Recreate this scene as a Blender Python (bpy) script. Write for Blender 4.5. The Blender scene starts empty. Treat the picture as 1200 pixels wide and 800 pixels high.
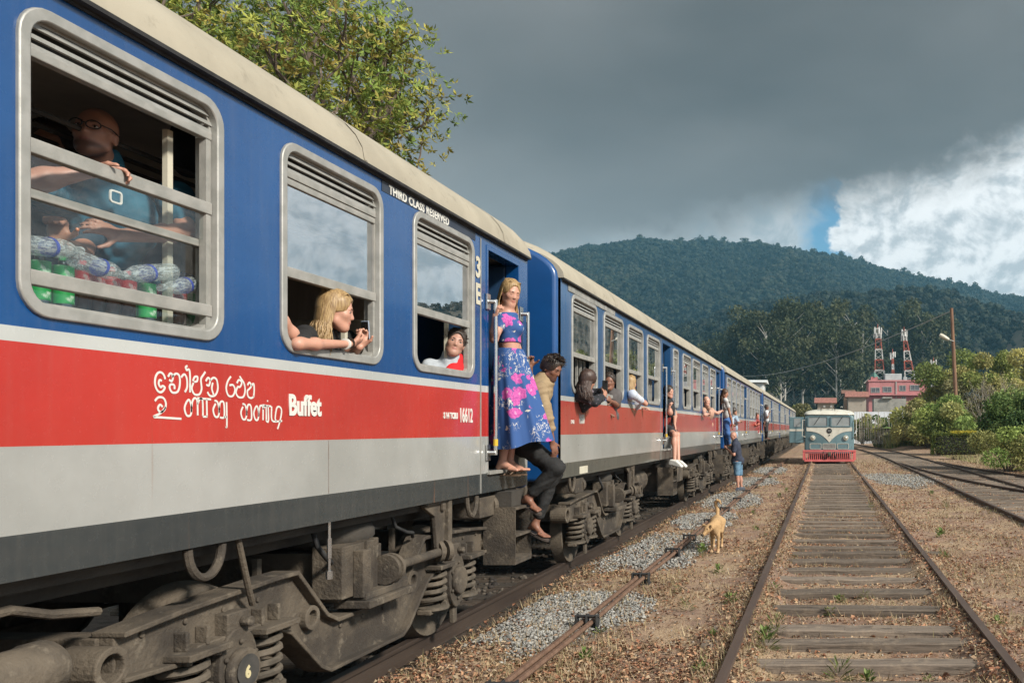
import bpy, bmesh, math, random
import numpy as np
from mathutils import Vector, Matrix, noise
R = math.radians; PI = math.pi
SC = bpy.context.scene; COL = SC.collection
rnd = random.Random(7)

# ------------------------------------------------------------------ camera
cam_d = bpy.data.cameras.new('camera'); cam = bpy.data.objects.new('camera', cam_d); COL.objects.link(cam)
CAMZ = 1.65
cam.location = (0, 0, CAMZ); cam.rotation_euler = (R(90), 0, 0)      # looks along the rails; a shift lens frames the train
cam_d.sensor_width = 36; cam_d.lens = 30
cam_d.shift_x = -366/1200; cam_d.shift_y = 102.5/1200
cam_d.clip_start = 0.05; cam_d.clip_end = 12000
SC.camera = cam

# ------------------------------------------------------------------ light
SUN = Vector((0.80, -0.46, 0.64)).normalized()
sl = bpy.data.lights.new('sun', 'SUN'); sl.energy = 4.1; sl.angle = R(7); sl.color = (1.0, 0.93, 0.82)
so = bpy.data.objects.new('sun', sl); COL.objects.link(so)
so.rotation_euler = (-SUN).to_track_quat('-Z', 'Y').to_euler()
SC.view_settings.view_transform = 'Standard'; SC.view_settings.look = 'None'
SC.view_settings.gamma = 1; SC.view_settings.exposure = 0.67
SC.cycles.use_denoising = True
SC.cycles.max_bounces = 8; SC.cycles.transparent_max_bounces = 12; SC.cycles.volume_bounces = 1
SC.cycles.caustics_reflective = False; SC.cycles.caustics_refractive = False

class G:
    """small helper that wires shader nodes"""
    def __init__(s, nt): s.nt = nt; s.N = nt.nodes; s.L = nt.links
    def n(s, t, **kw):
        x = s.N.new(t)
        for k, v in kw.items(): setattr(x, k, v)
        return x
    def put(s, sock, v):
        if v is None: return
        if hasattr(v, 'is_output'): s.L.new(v, sock)
        else: sock.default_value = v
    def m(s, op, a, b=None, c=None, clamp=False):
        x = s.n('ShaderNodeMath', operation=op, use_clamp=clamp)
        for i, v in enumerate((a, b, c)):
            if v is not None: s.put(x.inputs[i], v)
        return x.outputs[0]
    def ss(s, v, a, b):                                   # smoothstep from a to b
        x = s.n('ShaderNodeMapRange', interpolation_type='SMOOTHSTEP')
        s.put(x.inputs[0], v); s.put(x.inputs[1], a); s.put(x.inputs[2], b)
        return x.outputs[0]
    def mix(s, f, a, b, bt='MIX'):
        x = s.n('ShaderNodeMix', data_type='RGBA', blend_type=bt)
        s.put(x.inputs[0], f)
        for i, v in ((6, a), (7, b)):
            if not hasattr(v, 'is_output') and len(v) == 3: v = (*v, 1)
            s.put(x.inputs[i], v)
        return x.outputs[2]
    def noise(s, vec, scale, detail=4, rough=.55, dist=0):
        x = s.n('ShaderNodeTexNoise')
        if vec is not None: s.put(x.inputs['Vector'], vec)
        x.inputs['Scale'].default_value = scale; x.inputs['Detail'].default_value = detail
        x.inputs['Roughness'].default_value = rough; x.inputs['Distortion'].default_value = dist
        return x.outputs[0]
    def xyz(s, v):
        x = s.n('ShaderNodeSeparateXYZ'); s.put(x.inputs[0], v); return x.outputs
    def vec(s, a, b, c):
        x = s.n('ShaderNodeCombineXYZ')
        for i, v in enumerate((a, b, c)): s.put(x.inputs[i], v)
        return x.outputs[0]
    def vmul(s, v, k):
        x = s.n('ShaderNodeVectorMath', operation='MULTIPLY'); s.put(x.inputs[0], v); x.inputs[1].default_value = k
        return x.outputs[0]

# ------------------------------------------------------------------ sky
def make_world():
    W = bpy.data.worlds.new('World'); SC.world = W; W.use_nodes = True
    nt = W.node_tree; nt.nodes.clear(); g = G(nt)
    out = g.n('ShaderNodeOutputWorld'); bg = g.n('ShaderNodeBackground')
    d = g.n('ShaderNodeTexCoord').outputs['Generated']
    x, y, z = g.xyz(d)
    deg = 180/PI
    az = g.m('MULTIPLY', g.m('ARCTAN2', x, y), deg)
    el = g.m('MULTIPLY', g.m('ARCSINE', z), deg)
    sky = g.n('ShaderNodeTexSky', sky_type='NISHITA', sun_disc=False)
    sky.sun_elevation = math.asin(SUN.z); sky.sun_rotation = math.atan2(SUN.x, SUN.y)
    blue = g.mix(1.0, sky.outputs[0], (.050, .078, .086), 'MULTIPLY')
    # flat grey cloud deck, seen in perspective
    zz = g.m('ADD', g.m('MAXIMUM', z, 0.0), .16)
    dv = g.vec(g.m('DIVIDE', x, zz), g.m('DIVIDE', y, zz), 0.3)
    n1 = g.noise(dv, .55, 4, .5, .3); n2 = g.noise(dv, 1.9, 4, .5, .3)
    t = g.m('ADD', g.m('MULTIPLY', n1, .75), g.m('MULTIPLY', n2, .25))
    left = g.ss(az, -4, -34)                               # the deck thins out to the left
    t2 = g.m('ADD', g.m('ADD', t, g.m('MULTIPLY', left, .15)), -.03)
    deck = g.mix(g.ss(t2, .30, .80), (.058, .056, .053), (.190, .185, .178))
    deck = g.mix(g.m('MULTIPLY', g.m('MULTIPLY', g.ss(el, 22, 9), g.ss(az, 4, -16)), .45), deck, (.29, .295, .295))
    # behind the camera the deck breaks up and is brighter
    back = g.m('MULTIPLY', g.ss(y, .5, -.4), .85)
    deck = g.mix(back, deck, g.mix(g.ss(t, .38, .60), (.40, .45, .48), (.95, .95, .93)))
    # heaped white cloud low in the sky on the right
    cv = g.vec(g.m('MULTIPLY', az, .13), g.m('MULTIPLY', el, .15), 2.7)
    c1 = g.noise(cv, .8, 5, .5, .2); c2 = g.noise(cv, 3.0, 7, .6, .25)
    cv2 = g.vec(g.m('ADD', g.m('MULTIPLY', az, .13), -.05), g.m('ADD', g.m('MULTIPLY', el, .15), .07), 2.7)
    lit = g.m('SUBTRACT', g.noise(cv, 2.0, 7, .6, .3), g.noise(cv2, 2.0, 7, .6, .3))
    ctone = g.m('ADD', g.m('ADD', g.m('MULTIPLY', lit, 3.4), g.m('MULTIPLY', c2, .5)), .36)
    cum = g.mix(g.ss(ctone, .20, .88), (.39, .42, .44), (.71, .72, .72))
    warp = g.m('ADD', g.m('MULTIPLY', g.m('SUBTRACT', c1, .5), 9), g.m('MULTIPLY', g.m('SUBTRACT', c2, .5), 7))
    elw = g.m('ADD', el, warp)
    # lower edge of the deck, in degrees of elevation over azimuth
    edge = g.m('ADD', 14.2, g.m('MINIMUM', g.m('MAXIMUM', g.m('MULTIPLY', az, .23), -9.0), 5.0))
    edge = g.m('ADD', edge, g.m('MULTIPLY', g.ss(az, 22, 60), 9))
    deck_m = g.ss(g.m('SUBTRACT', g.m('ADD', el, g.m('MULTIPLY', warp, .55)), edge), -1.6, 2.2)
    azw = g.m('ADD', az, g.m('MULTIPLY', warp, .95))
    ctop = g.m('ADD', 16.0, g.m('MULTIPLY', g.ss(az, 0, 14), 9))
    cum_m = g.m('MULTIPLY', g.ss(azw, .2, .9), g.ss(g.m('SUBTRACT', elw, ctop), .6, -.6))
    veil = g.m('MULTIPLY', g.ss(azw, -.6, -3.2), .97)      # pale low cloud left of the blue gap
    low = g.mix(veil, blue, g.mix(g.ss(c2, .3, .7), (.26, .295, .315), (.56, .58, .59)))
    low = g.mix(cum_m, low, cum)
    col = g.mix(deck_m, low, deck)
    g.put(bg.inputs[0], col); bg.inputs[1].default_value = 1.0
    nt.links.new(bg.outputs[0], out.inputs[0])
make_world()

# ------------------------------------------------------------------ mesh helpers
class MB:
    def __init__(s): s.v = []; s.f = []; s.mi = []; s.cur = 0
    def add(s, vs, fs):
        o = len(s.v); s.v.extend([tuple(p) for p in vs]); s.f.extend([tuple(i+o for i in f) for f in fs]); s.mi.extend([s.cur]*len(fs)); return s
    def box(s, c, d, rot=None, taper=None):
        hx, hy, hz = d[0]/2, d[1]/2, d[2]/2
        vs = [Vector((sx*hx, sy*hy, sz*hz)) for sz in (-1, 1) for sy in (-1, 1) for sx in (-1, 1)]
        if taper:
            for v in vs:
                if v.z > 0: v.x *= taper; v.y *= taper
        if rot is not None: vs = [rot @ v for v in vs]
        c = Vector(c)
        return s.add([v+c for v in vs], [(0,2,3,1),(4,5,7,6),(0,1,5,4),(2,6,7,3),(0,4,6,2),(1,3,7,5)])
    def bx(s, x0, x1, y0, y1, z0, z1):
        return s.box(((x0+x1)/2, (y0+y1)/2, (z0+z1)/2), (abs(x1-x0), abs(y1-y0), abs(z1-z0)))
    def tube(s, pts, r, n=8, caps=True):
        P = [Vector(p) for p in pts]; k = len(P)
        rr = [r]*k if isinstance(r, (int, float)) else list(r)
        up = None; vs = []
        for i, p in enumerate(P):
            t = (P[min(i+1, k-1)]-P[max(i-1, 0)])
            if t.length < 1e-9: t = Vector((0, 0, 1))
            t.normalize()
            if up is None:
                up = Vector((0, 0, 1)) if abs(t.z) < .9 else Vector((1, 0, 0))
            a = t.cross(up)
            if a.length < 1e-6: a = t.orthogonal()
            a.normalize(); b = a.cross(t).normalized(); up = b
            for j in range(n):
                th = 2*PI*j/n; vs.append(p+(a*math.cos(th)+b*math.sin(th))*rr[i])
        fs = []
        for i in range(k-1):
            for j in range(n):
                fs.append((i*n+j, i*n+(j+1) % n, (i+1)*n+(j+1) % n, (i+1)*n+j))
        if caps:
            fs.append(tuple(range(n-1, -1, -1))); fs.append(tuple((k-1)*n+j for j in range(n)))
        return s.add(vs, fs)
    def lathe(s, prof, o, ax=(0, 0, 1), n=20):
        """prof: (radius, height along the axis)"""
        q = Vector((0, 0, 1)).rotation_difference(Vector(ax)); o = Vector(o); vs = []; fs = []
        for r, h in prof:
            for j in range(n):
                th = 2*PI*j/n; vs.append(o+q @ Vector((r*math.cos(th), r*math.sin(th), h)))
        for i in range(len(prof)-1):
            for j in range(n): fs.append((i*n+j, i*n+(j+1) % n, (i+1)*n+(j+1) % n, (i+1)*n+j))
        fs.append(tuple(range(n-1, -1, -1))); fs.append(tuple((len(prof)-1)*n+j for j in range(n)))
        return s.add(vs, fs)
    def prism(s, poly, a, b, axis='x'):
        """closed 2-D outline extruded along an axis: x -> (y,z), y -> (x,z), z -> (x,y)"""
        def P(u, v, w): return {'x': (w, u, v), 'y': (u, w, v), 'z': (u, v, w)}[axis]
        n = len(poly); vs = [P(u, v, a) for u, v in poly]+[P(u, v, b) for u, v in poly]
        return s.add(vs, [tuple(range(n-1, -1, -1)), tuple(range(n, 2*n))]+[(i, (i+1) % n, (i+1) % n+n, i+n) for i in range(n)])
    def ring(s, outer, inner, a, b, axis='x'):
        """frame between two outlines with as many points, extruded"""
        def P(u, v, w): return {'x': (w, u, v), 'y': (u, w, v), 'z': (u, v, w)}[axis]
        n = len(outer); vs = []
        for w in (a, b):
            vs += [P(u, v, w) for u, v in outer]+[P(u, v, w) for u, v in inner]
        fs = []
        for i in range(n):
            j = (i+1) % n
            fs += [(i, n+i, n+j, j), (2*n+i, 2*n+j, 3*n+j, 3*n+i), (i, j, 2*n+j, 2*n+i), (n+i, 3*n+i, 3*n+j, n+j)]
        return s.add(vs, fs)
    def mesh(s, name, mats, smooth=None):
        me = bpy.data.meshes.new(name); me.from_pydata(s.v, [], s.f)
        for m in (mats if isinstance(mats, (list, tuple)) else [mats]): me.materials.append(m)
        if len(me.materials) > 1: me.polygons.foreach_set('material_index', s.mi)
        bm = bmesh.new(); bm.from_mesh(me); bmesh.ops.recalc_face_normals(bm, faces=bm.faces); bm.to_mesh(me); bm.free()
        if smooth is not None:
            me.shade_smooth(); me.set_sharp_from_angle(angle=R(smooth))
        return me
    def build(s, name, mats, parent=None, smooth=None, bevel=0, loc=None, rot=None, seg=2):
        return link(name, s.mesh(name, mats, smooth), parent, bevel, loc, rot, seg)

def link(name, me, parent=None, bevel=0, loc=None, rot=None, seg=2):
    o = bpy.data.objects.new(name, me); COL.objects.link(o)
    if parent is not None: o.parent = parent
    if loc is not None: o.location = loc
    if rot is not None: o.rotation_euler = rot
    if bevel:
        b = o.modifiers.new('bevel', 'BEVEL'); b.width = bevel; b.segments = seg; b.limit_method = 'ANGLE'; b.angle_limit = R(35)
        b.harden_normals = False
    return o
def np_mesh(name, V, F, mats, smooth=False, attr=None, mi=None):
    """mesh from arrays: V (n,3), F (m,3) or (m,4)"""
    V = np.asarray(V, np.float32); F = np.asarray(F, np.int32); k = F.shape[1]
    me = bpy.data.meshes.new(name); me.vertices.add(len(V)); me.vertices.foreach_set('co', V.ravel())
    me.loops.add(F.size); me.loops.foreach_set('vertex_index', F.ravel())
    me.polygons.add(len(F)); me.polygons.foreach_set('loop_start', np.arange(0, F.size, k, dtype=np.int32))
    if smooth: me.polygons.foreach_set('use_smooth', np.ones(len(F), bool))
    for m in (mats if isinstance(mats, (list, tuple)) else [mats]): me.materials.append(m)
    if mi is not None: me.polygons.foreach_set('material_index', np.asarray(mi, np.int32))
    if attr is not None:
        a = me.color_attributes.new('tint', 'FLOAT_COLOR', 'POINT')
        c = np.ones((len(V), 4), np.float32); c[:, :3] = attr; a.data.foreach_set('color', c.ravel())
    me.update(calc_edges=True)
    return me
def empty(name, loc=(0, 0, 0), rz=0, label=None, cat=None, group=None, kind=None):
    o = bpy.data.objects.new(name, None); COL.objects.link(o); o.location = loc; o.rotation_euler = (0, 0, rz); o.empty_display_size = .1
    return tag(o, label, cat, group, kind)
def tag(o, label=None, cat=None, group=None, kind=None):
    for k, v in (('label', label), ('category', cat), ('group', group), ('kind', kind)):
        if v: o[k] = v
    return o
def copy_tree(o, parent=None):
    c = o.copy(); COL.objects.link(c)
    if parent is not None: c.parent = parent
    for ch in o.children: copy_tree(ch, c)
    return c
def rrect(y0, y1, z0, z1, r, n=6):
    pts = []
    for cy, cz, a0 in ((y1-r, z1-r, 0), (y0+r, z1-r, 90), (y0+r, z0+r, 180), (y1-r, z0+r, 270)):
        for i in range(n+1):
            a = R(a0+90*i/n); pts.append((cy+r*math.cos(a), cz+r*math.sin(a)))
    return pts
def img(x, y, Y):
    """place in the world of a point seen at x, y in the photograph, at distance Y along the rails"""
    return Vector(((x-966)*Y/1000, Y, CAMZ-(y-502.5)*Y/1000))

# ------------------------------------------------------------------ materials
def mat(name): 
    m = bpy.data.materials.new(name); m.use_nodes = True; nt = m.node_tree
    return m, G(nt), nt.nodes['Principled BSDF']
def pmat(name, col, col2=None, scale=4, rough=.6, rough2=None, metal=0, bump=0, bscale=60, coat=0, spec=.5, detail=5, lo=.35, hi=.65, rand=0, stretch=None, col3=None, sub=0, bdist=.02):
    """procedural surface: two tones of one colour mixed by noise, worn spots, fine relief"""
    m, g, p = mat(name)
    tc = g.n('ShaderNodeTexCoord').outputs['Object']
    if rand:
        ri = g.n('ShaderNodeObjectInfo').outputs['Random']
        va = g.n('ShaderNodeVectorMath', operation='ADD'); g.put(va.inputs[0], tc)
        g.put(va.inputs[1], g.vec(g.m('MULTIPLY', ri, 37), g.m('MULTIPLY', ri, 91), 0)); tcs = va.outputs[0]
    else: tcs = tc
    if stretch: tcs = g.vmul(tcs, stretch)
    c = col
    if col2 is not None:
        c = g.mix(g.ss(g.noise(tcs, scale, detail, .6), lo, hi), col, col2)
    if col3 is not None:
        c = g.mix(g.ss(g.noise(tcs, scale*3.7, 6, .65), .56, .72), c, col3)
    if rand:
        hs = g.n('ShaderNodeHueSaturation'); g.put(hs.inputs['Color'], c if hasattr(c, 'is_output') else (*c, 1))
        g.put(hs.inputs['Value'], g.m('ADD', 1-rand/2, g.m('MULTIPLY', ri, rand))); c = hs.outputs[0]
    g.put(p.inputs['Base Color'], c if hasattr(c, 'is_output') else (*c, 1))
    if rough2 is not None:
        r = g.n('ShaderNodeMapRange'); g.put(r.inputs[0], g.noise(tcs, scale*2.3, 5, .6)); r.inputs[3].default_value = rough; r.inputs[4].default_value = rough2
        g.put(p.inputs['Roughness'], r.outputs[0])
    else: p.inputs['Roughness'].default_value = rough
    p.inputs['Metallic'].default_value = metal; p.inputs['Specular IOR Level'].default_value = spec
    if coat: p.inputs['Coat Weight'].default_value = coat; p.inputs['Coat Roughness'].default_value = .08
    if sub: p.inputs['Subsurface Weight'].default_value = sub; p.inputs['Subsurface Scale'].default_value = .02; p.inputs['Subsurface Radius'].default_value = (1, .35, .2)
    if bump:
        b = g.n('ShaderNodeBump'); b.inputs['Strength'].default_value = bump; b.inputs['Distance'].default_value = bdist
        g.put(b.inputs['Height'], g.noise(tcs, bscale, 5, .6)); g.put(p.inputs['Normal'], b.outputs[0])
    return m
M = {}
M['alu'] = pmat('aluminium', (.31, .31, .29), (.39, .385, .365), 9, .42, .6, .35, .05, 90)
M['alu_worn'] = pmat('worn_aluminium', (.27, .27, .25), (.37, .36, .335), 6, .45, .65, .25, .08, 70)
M['chrome'] = pmat('polished_steel', (.55, .55, .55), (.62, .62, .6), 8, .18, .35, .95)
M['under'] = pmat('dusty_underframe', (.110, .088, .064), (.040, .032, .025), 2.6, .72, .95, 0, .5, 45, col3=(.145, .12, .09))
M['under2'] = pmat('dark_underframe', (.030, .027, .024), (.055, .048, .040), 3, .9, .95, 0, .3, 30)
M['spring'] = pmat('spring_steel', (.13, .106, .08), (.06, .05, .038), 8, .7, .85, .1, .2, 60)
M['rust'] = pmat('rusty_steel', (.12, .066, .042), (.17, .10, .065), 12, .75, .9, .1, .25, 90, col3=(.07, .042, .032))
M['railtop'] = pmat('dull_rail', (.082, .055, .043), (.115, .080, .062), 3, .5, .7, .3, .1, 60, stretch=(1, .2, 1))
M['black'] = pmat('black_rubber', (.012, .012, .013), (.03, .03, .03), 8, .7, .85)
M['roof'] = pmat('coach_roof', (.36, .325, .255), (.305, .275, .215), 2.2, .7, .85, 0, .12, 14, col3=(.255, .23, .18))
M['inner'] = pmat('coach_lining', (.30, .27, .23), (.24, .215, .18), 3, .6, .8)
M['inner_wood'] = pmat('coach_panelling', (.34, .25, .165), (.26, .19, .125), 2, .55, .7, stretch=(6, 6, 1))
M['ceil'] = pmat('coach_ceiling', (.42, .39, .34), (.34, .31, .28), 3, .6, .7)
M['lampwhite'] = pmat('lamp_cover', (.5, .47, .38), (.45, .42, .34), 5, .4)
M['cream'] = pmat('cream_paint', (.55, .52, .42), (.48, .45, .36), 5, .5, .7)
M['whitepaint'] = pmat('white_lettering', (.62, .62, .58), (.5, .5, .47), 14, .6, .75, lo=.5, hi=.75)
M['yellow'] = pmat('yellow_paint', (.62, .42, .03), (.5, .33, .03), 9, .5)

def coach_paint(name, fade):
    """livery: blue over a white line, red band, pale grey, dark sill - flat bands of paint by height, dusted and faded"""
    m, g, p = mat(name)
    tc = g.n('ShaderNodeTexCoord').outputs['Object']; x, y, z = g.xyz(tc)
    n = g.noise(tc, 1.3, 5, .6); nf = g.noise(tc, 26, 4, .6)
    streak = g.noise(g.vmul(tc, (1, 9, .45)), 2.2, 5, .65)
    f = fade
    def tone(c, d): return g.mix(g.ss(n, .3, .7), c, d)
    blue = tone((.002+.03*f, .058+.05*f, .205+.02*f), (.002+.03*f, .047+.05*f, .170+.02*f))
    white = tone((.46, .475, .465), (.38, .395, .385))
    red = tone((.44-.06*f, .030+.05*f, .022+.045*f), (.37-.06*f, .024+.05*f, .018+.045*f))
    grey = tone((.35, .355, .345), (.275, .28, .27))
    dark = tone((.024+.05*f, .031+.05*f, .035+.03*f), (.034+.05*f, .041+.05*f, .044+.03*f))
    def over(zc, a, b): return g.mix(g.m('GREATER_THAN', z, zc), a, b)
    c = over(1.257, dark, grey); c = over(1.585, c, red); c = over(1.975, c, white); c = over(2.032, c, blue)
    dust = g.m('MULTIPLY', g.ss(streak, .42, .78), .06+.51*f)
    dust2 = g.m('MULTIPLY', g.ss(z, 2.1, .95), .07+.34*f)
    c = g.mix(g.m('MULTIPLY', g.m('ADD', dust, g.m('MULTIPLY', dust2, nf)), .9, clamp=True), c, (.27, .24, .20))
    rs = g.noise(g.vmul(tc, (1, 14, .5)), 1.1, 3, .5)
    c = g.mix(g.m('MULTIPLY', g.ss(rs, .70, .78), g.m('MULTIPLY', g.ss(z, 2.0, 1.3), .6)), c, (.20, .09, .045))
    g.put(p.inputs['Base Color'], c)
    r = g.n('ShaderNodeMapRange'); g.put(r.inputs[0], nf); r.inputs[3].default_value = .20+.06*f; r.inputs[4].default_value = .32+.12*f
    g.put(p.inputs['Roughness'], r.outputs[0])
    p.inputs['Coat Weight'].default_value = .32+.15*f; p.inputs['Coat Roughness'].default_value = .06+.1*f
    b = g.n('ShaderNodeBump'); b.inputs['Strength'].default_value = .35; b.inputs['Distance'].default_value = .010
    g.put(b.inputs['Height'], g.noise(g.vmul(tc, (1, 1.0, .6)), 2.6, 2, .5)); g.put(p.inputs['Normal'], b.outputs[0]); g.put(p.inputs['Coat Normal'], b.outputs[0])
    return m
M['paint1'] = coach_paint('coach_livery', .0)
M['paint2'] = coach_paint('coach_livery_faded', .45)
M['bluepaint'] = pmat('blue_gloss', (.006, .066, .225), (.005, .054, .185), 2, .28, .4, coat=.5)

def glass(name, tint=(.8, .85, .85), dirt=.1, mirror=.12, rough=.02):
    """thin window glass: lets you see in, mirrors the sky, carries a film of dust"""
    m, g, p = mat(name); nt = g.nt; nt.nodes.remove(p)
    out = nt.nodes['Material Output']
    tr = g.n('ShaderNodeBsdfTransparent'); tr.inputs[0].default_value = (*tint, 1)
    gl = g.n('ShaderNodeBsdfGlossy'); gl.inputs['Roughness'].default_value = rough; gl.inputs[0].default_value = (.95, .97, 1, 1)
    df = g.n('ShaderNodeBsdfDiffuse'); df.inputs[0].default_value = (.42, .42, .39, 1)
    geo = g.n('ShaderNodeNewGeometry'); dt = g.n('ShaderNodeVectorMath', operation='DOT_PRODUCT'); g.put(dt.inputs[0], geo.outputs['True Normal']); g.put(dt.inputs[1], geo.outputs['Incoming'])
    fr = g.m('ADD', .04, g.m('MULTIPLY', .96, g.m('POWER', g.m('SUBTRACT', 1, g.m('ABSOLUTE', dt.outputs['Value']), clamp=True), 5)))
    tc = g.n('ShaderNodeTexCoord').outputs['Object']
    nz = g.noise(tc, 5, 6, .65); nz2 = g.noise(tc, 160, 2, .5)
    a = g.n('ShaderNodeMixShader'); g.put(a.inputs[0], g.m('ADD', fr, mirror, clamp=True)); nt.links.new(tr.outputs[0], a.inputs[1]); nt.links.new(gl.outputs[0], a.inputs[2])
    b = g.n('ShaderNodeMixShader')
    g.put(b.inputs[0], g.m('MULTIPLY', g.m('ADD', g.ss(nz, .35, .8), g.m('MULTIPLY', g.ss(nz2, .60, .70), .5)), dirt))
    nt.links.new(a.outputs[0], b.inputs[1]); nt.links.new(df.outputs[0], b.inputs[2]); nt.links.new(b.outputs[0], out.inputs[0])
    return m
M['glass'] = glass('window_glass', (.30, .36, .40), .10, .52, .0)
M['glass_clear'] = glass('clear_dusty_glass', (.86, .90, .90), .07, .03)
M['glass_old'] = glass('old_window_glass', (.30, .33, .32), .25, .42, .0)

M['doorleaf'] = pmat('dull_blue_door', (.012, .045, .11), (.009, .034, .085), 3, .45, .6)
# ================================================================== ground and tracks
RNG = np.random.default_rng(11)
RAILS = (-.683, 1.322)
GRAVEL = [(-2.42, 8.0, .58, 1.25), (-2.42, 12.5, .64, 1.6), (-2.4, 16.6, .62, 1.3), (-2.3, 21.6, .72, 2.2), (-2.35, 29, .7, 2.6), (-2.3, 36.5, .7, 3), (2.5, 30, 1.0, 3.2), (-2.35, 3.6, .6, 1.1)]
def vnoise(x, y, s, seed=0):
    """smooth value noise on arrays"""
    x = x*s+seed*17.3; y = y*s+seed*5.7
    xi = np.floor(x).astype(np.int64); yi = np.floor(y).astype(np.int64); fx = x-xi; fy = y-yi
    def h(a, b):
        n = (a*374761393+b*668265263+seed*144665) & 0x7fffffff
        n = ((n ^ (n >> 13))*1274126177) & 0x7fffffff
        return ((n ^ (n >> 16)) & 0xffff)/65535.
    u = fx*fx*(3-2*fx); v = fy*fy*(3-2*fy)
    return (h(xi, yi)*(1-u)+h(xi+1, yi)*u)*(1-v)+(h(xi, yi+1)*(1-u)+h(xi+1, yi+1)*u)*v
def fbm(x, y, s, seed=0, o=4):
    t = 0; a = .5
    for i in range(o): t = t+a*vnoise(x, y, s*2**i, seed+i); a *= .5
    return t/(1-.5**o)
def sstep(v, a, b):
    t = np.clip((v-a)/(b-a), 0, 1); return t*t*(3-2*t)
def p_left(Y):   return np.interp(Y, [-20, 16, 30, 40, 50, 62, 75, 130], [3.7, 3.68, 3.65, 3.62, 3.55, 3.3, 2.65, -.6])
def ground_z(X, Y):
    z = -.135+.05*(fbm(X, Y, .9, 3)-.5)+.035*(fbm(X, Y, 5, 5, 3)-.5)
    for r in RAILS:
        d = np.abs(X-r); z = z+.055*np.exp(-(d/.24)**2)
    inside = sstep(X, -.60, -.36)*(1-sstep(X, .98, 1.22))
    z = z-.016*inside+(1-inside)*.045*np.exp(-((X-.32)/1.25)**6)*(.6+.8*fbm(X, Y, 2.2, 15, 3))
    side = sstep(X, p_left(Y)-.6, p_left(Y)-.1)*(1-sstep(X, p_left(Y)+2.6, p_left(Y)+3.2))
    z = z+side*.035
    under = sstep(X, -2.85, -3.2)                              # bed of the train's track, a little lower
    z = z-under*.09
    for cx, cy, rx, ry in GRAVEL:
        q = ((X-cx)/rx)**2+((Y-cy)/ry)**2; z = z+.03*np.exp(-q*1.2)
    near = 1-sstep(Y, 60, 140)
    bank = sstep(X, 8.0, 12.5)*sstep(Y, 26, 40); z = z+bank*(1.1+.5*fbm(X, Y, .15, 9))
    z = z+sstep(Y, 62, 80)*sstep(X, 5.5, 7.5)*.55
    return z
xs = np.unique(np.round(np.concatenate([-np.geomspace(7, 4000, 26)[::-1], np.arange(-7, -3.4, .2), np.arange(-3.4, 2.3, .045), np.arange(2.3, 7.5, .09), np.arange(7.5, 16, .3), np.geomspace(16, 4000, 26)]), 4))
ys = np.unique(np.round(np.concatenate([-np.geomspace(3, 600, 14)[::-1], np.arange(-3, 3, .5), np.arange(3, 13, .055), np.arange(13, 26, .12), np.arange(26, 60, .4), np.geomspace(60, 5000, 50)]), 4))
XX, YY = np.meshgrid(xs, ys); ZZ = ground_z(XX, YY)
V = np.stack([XX.ravel(), YY.ravel(), ZZ.ravel()], 1); nx, ny = len(xs), len(ys)
ii = (np.arange(ny-1)[:, None]*nx+np.arange(nx-1)[None]).ravel()
F = np.stack([ii, ii+1, ii+nx+1, ii+nx], 1)
def ground_material():
    m, g, p = mat('dry_earth'); nt = g.nt
    tc = g.n('ShaderNodeTexCoord').outputs['Object']; x, y, z = g.xyz(tc)
    a = g.noise(tc, 1.1, 6, .6); b_ = g.noise(tc, 9, 6, .65); c_ = g.noise(tc, 55, 4, .6); d_ = g.noise(tc, 170, 3, .6)
    earth = g.mix(g.ss(b_, .3, .7), (.195, .128, .093), (.305, .208, .155))
    straw = g.mix(g.ss(c_, .35, .65), (.25, .170, .112), (.43, .32, .21))
    col = g.mix(g.ss(a, .42, .60), earth, straw)
    leafy = g.mix(g.ss(d_, .38, .62), (.15, .085, .055), (.34, .205, .125))
    col = g.mix(g.m('MULTIPLY', g.ss(g.noise(tc, 1.7, 5, .6), .5, .66), g.ss(c_, .42, .56)), col, leafy)
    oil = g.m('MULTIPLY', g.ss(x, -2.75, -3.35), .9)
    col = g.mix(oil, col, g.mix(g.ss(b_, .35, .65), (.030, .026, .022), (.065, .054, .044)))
    green = g.m('MULTIPLY', g.ss(g.noise(tc, .35, 4, .6), .5, .7), g.ss(y, 20, 60))
    col = g.mix(g.m('MULTIPLY', green, .45), col, (.10, .105, .045))
    gm = g.m('MULTIPLY', g.ss(g.m('ADD', g.n('ShaderNodeAttribute', attribute_name='tint').outputs['Fac'], g.m('SUBTRACT', b_, .5)), .3, .7), .85); col = g.mix(gm, col, g.mix(d_, (.10, .097, .09), (.27, .265, .25)))
    fargreen = g.ss(y, 110, 190); col = g.mix(fargreen, col, g.mix(a, (.05, .065, .03), (.09, .10, .045)))
    g.put(p.inputs['Base Color'], col); p.inputs['Roughness'].default_value = .95; p.inputs['Specular IOR Level'].default_value = .2
    bm_ = g.n('ShaderNodeBump'); bm_.inputs['Strength'].default_value = .9; bm_.inputs['Distance'].default_value = .03
    g.put(bm_.inputs['Height'], g.m('ADD', g.m('MULTIPLY', b_, .5), g.m('ADD', g.m('MULTIPLY', c_, .4), g.m('MULTIPLY', d_, .2)))); g.put(p.inputs['Normal'], bm_.outputs[0])
    return m
gmask = np.zeros(len(V))
for cx, cy, rx, ry in GRAVEL: gmask = np.maximum(gmask, np.clip(1.5-((V[:, 0]-cx)/rx)**2-((V[:, 1]-cy)/ry)**2, 0, 1))
tag(link('ground', np_mesh('ground', V, F, ground_material(), True, np.repeat(gmask[:, None], 3, 1))), kind='structure')

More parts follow.
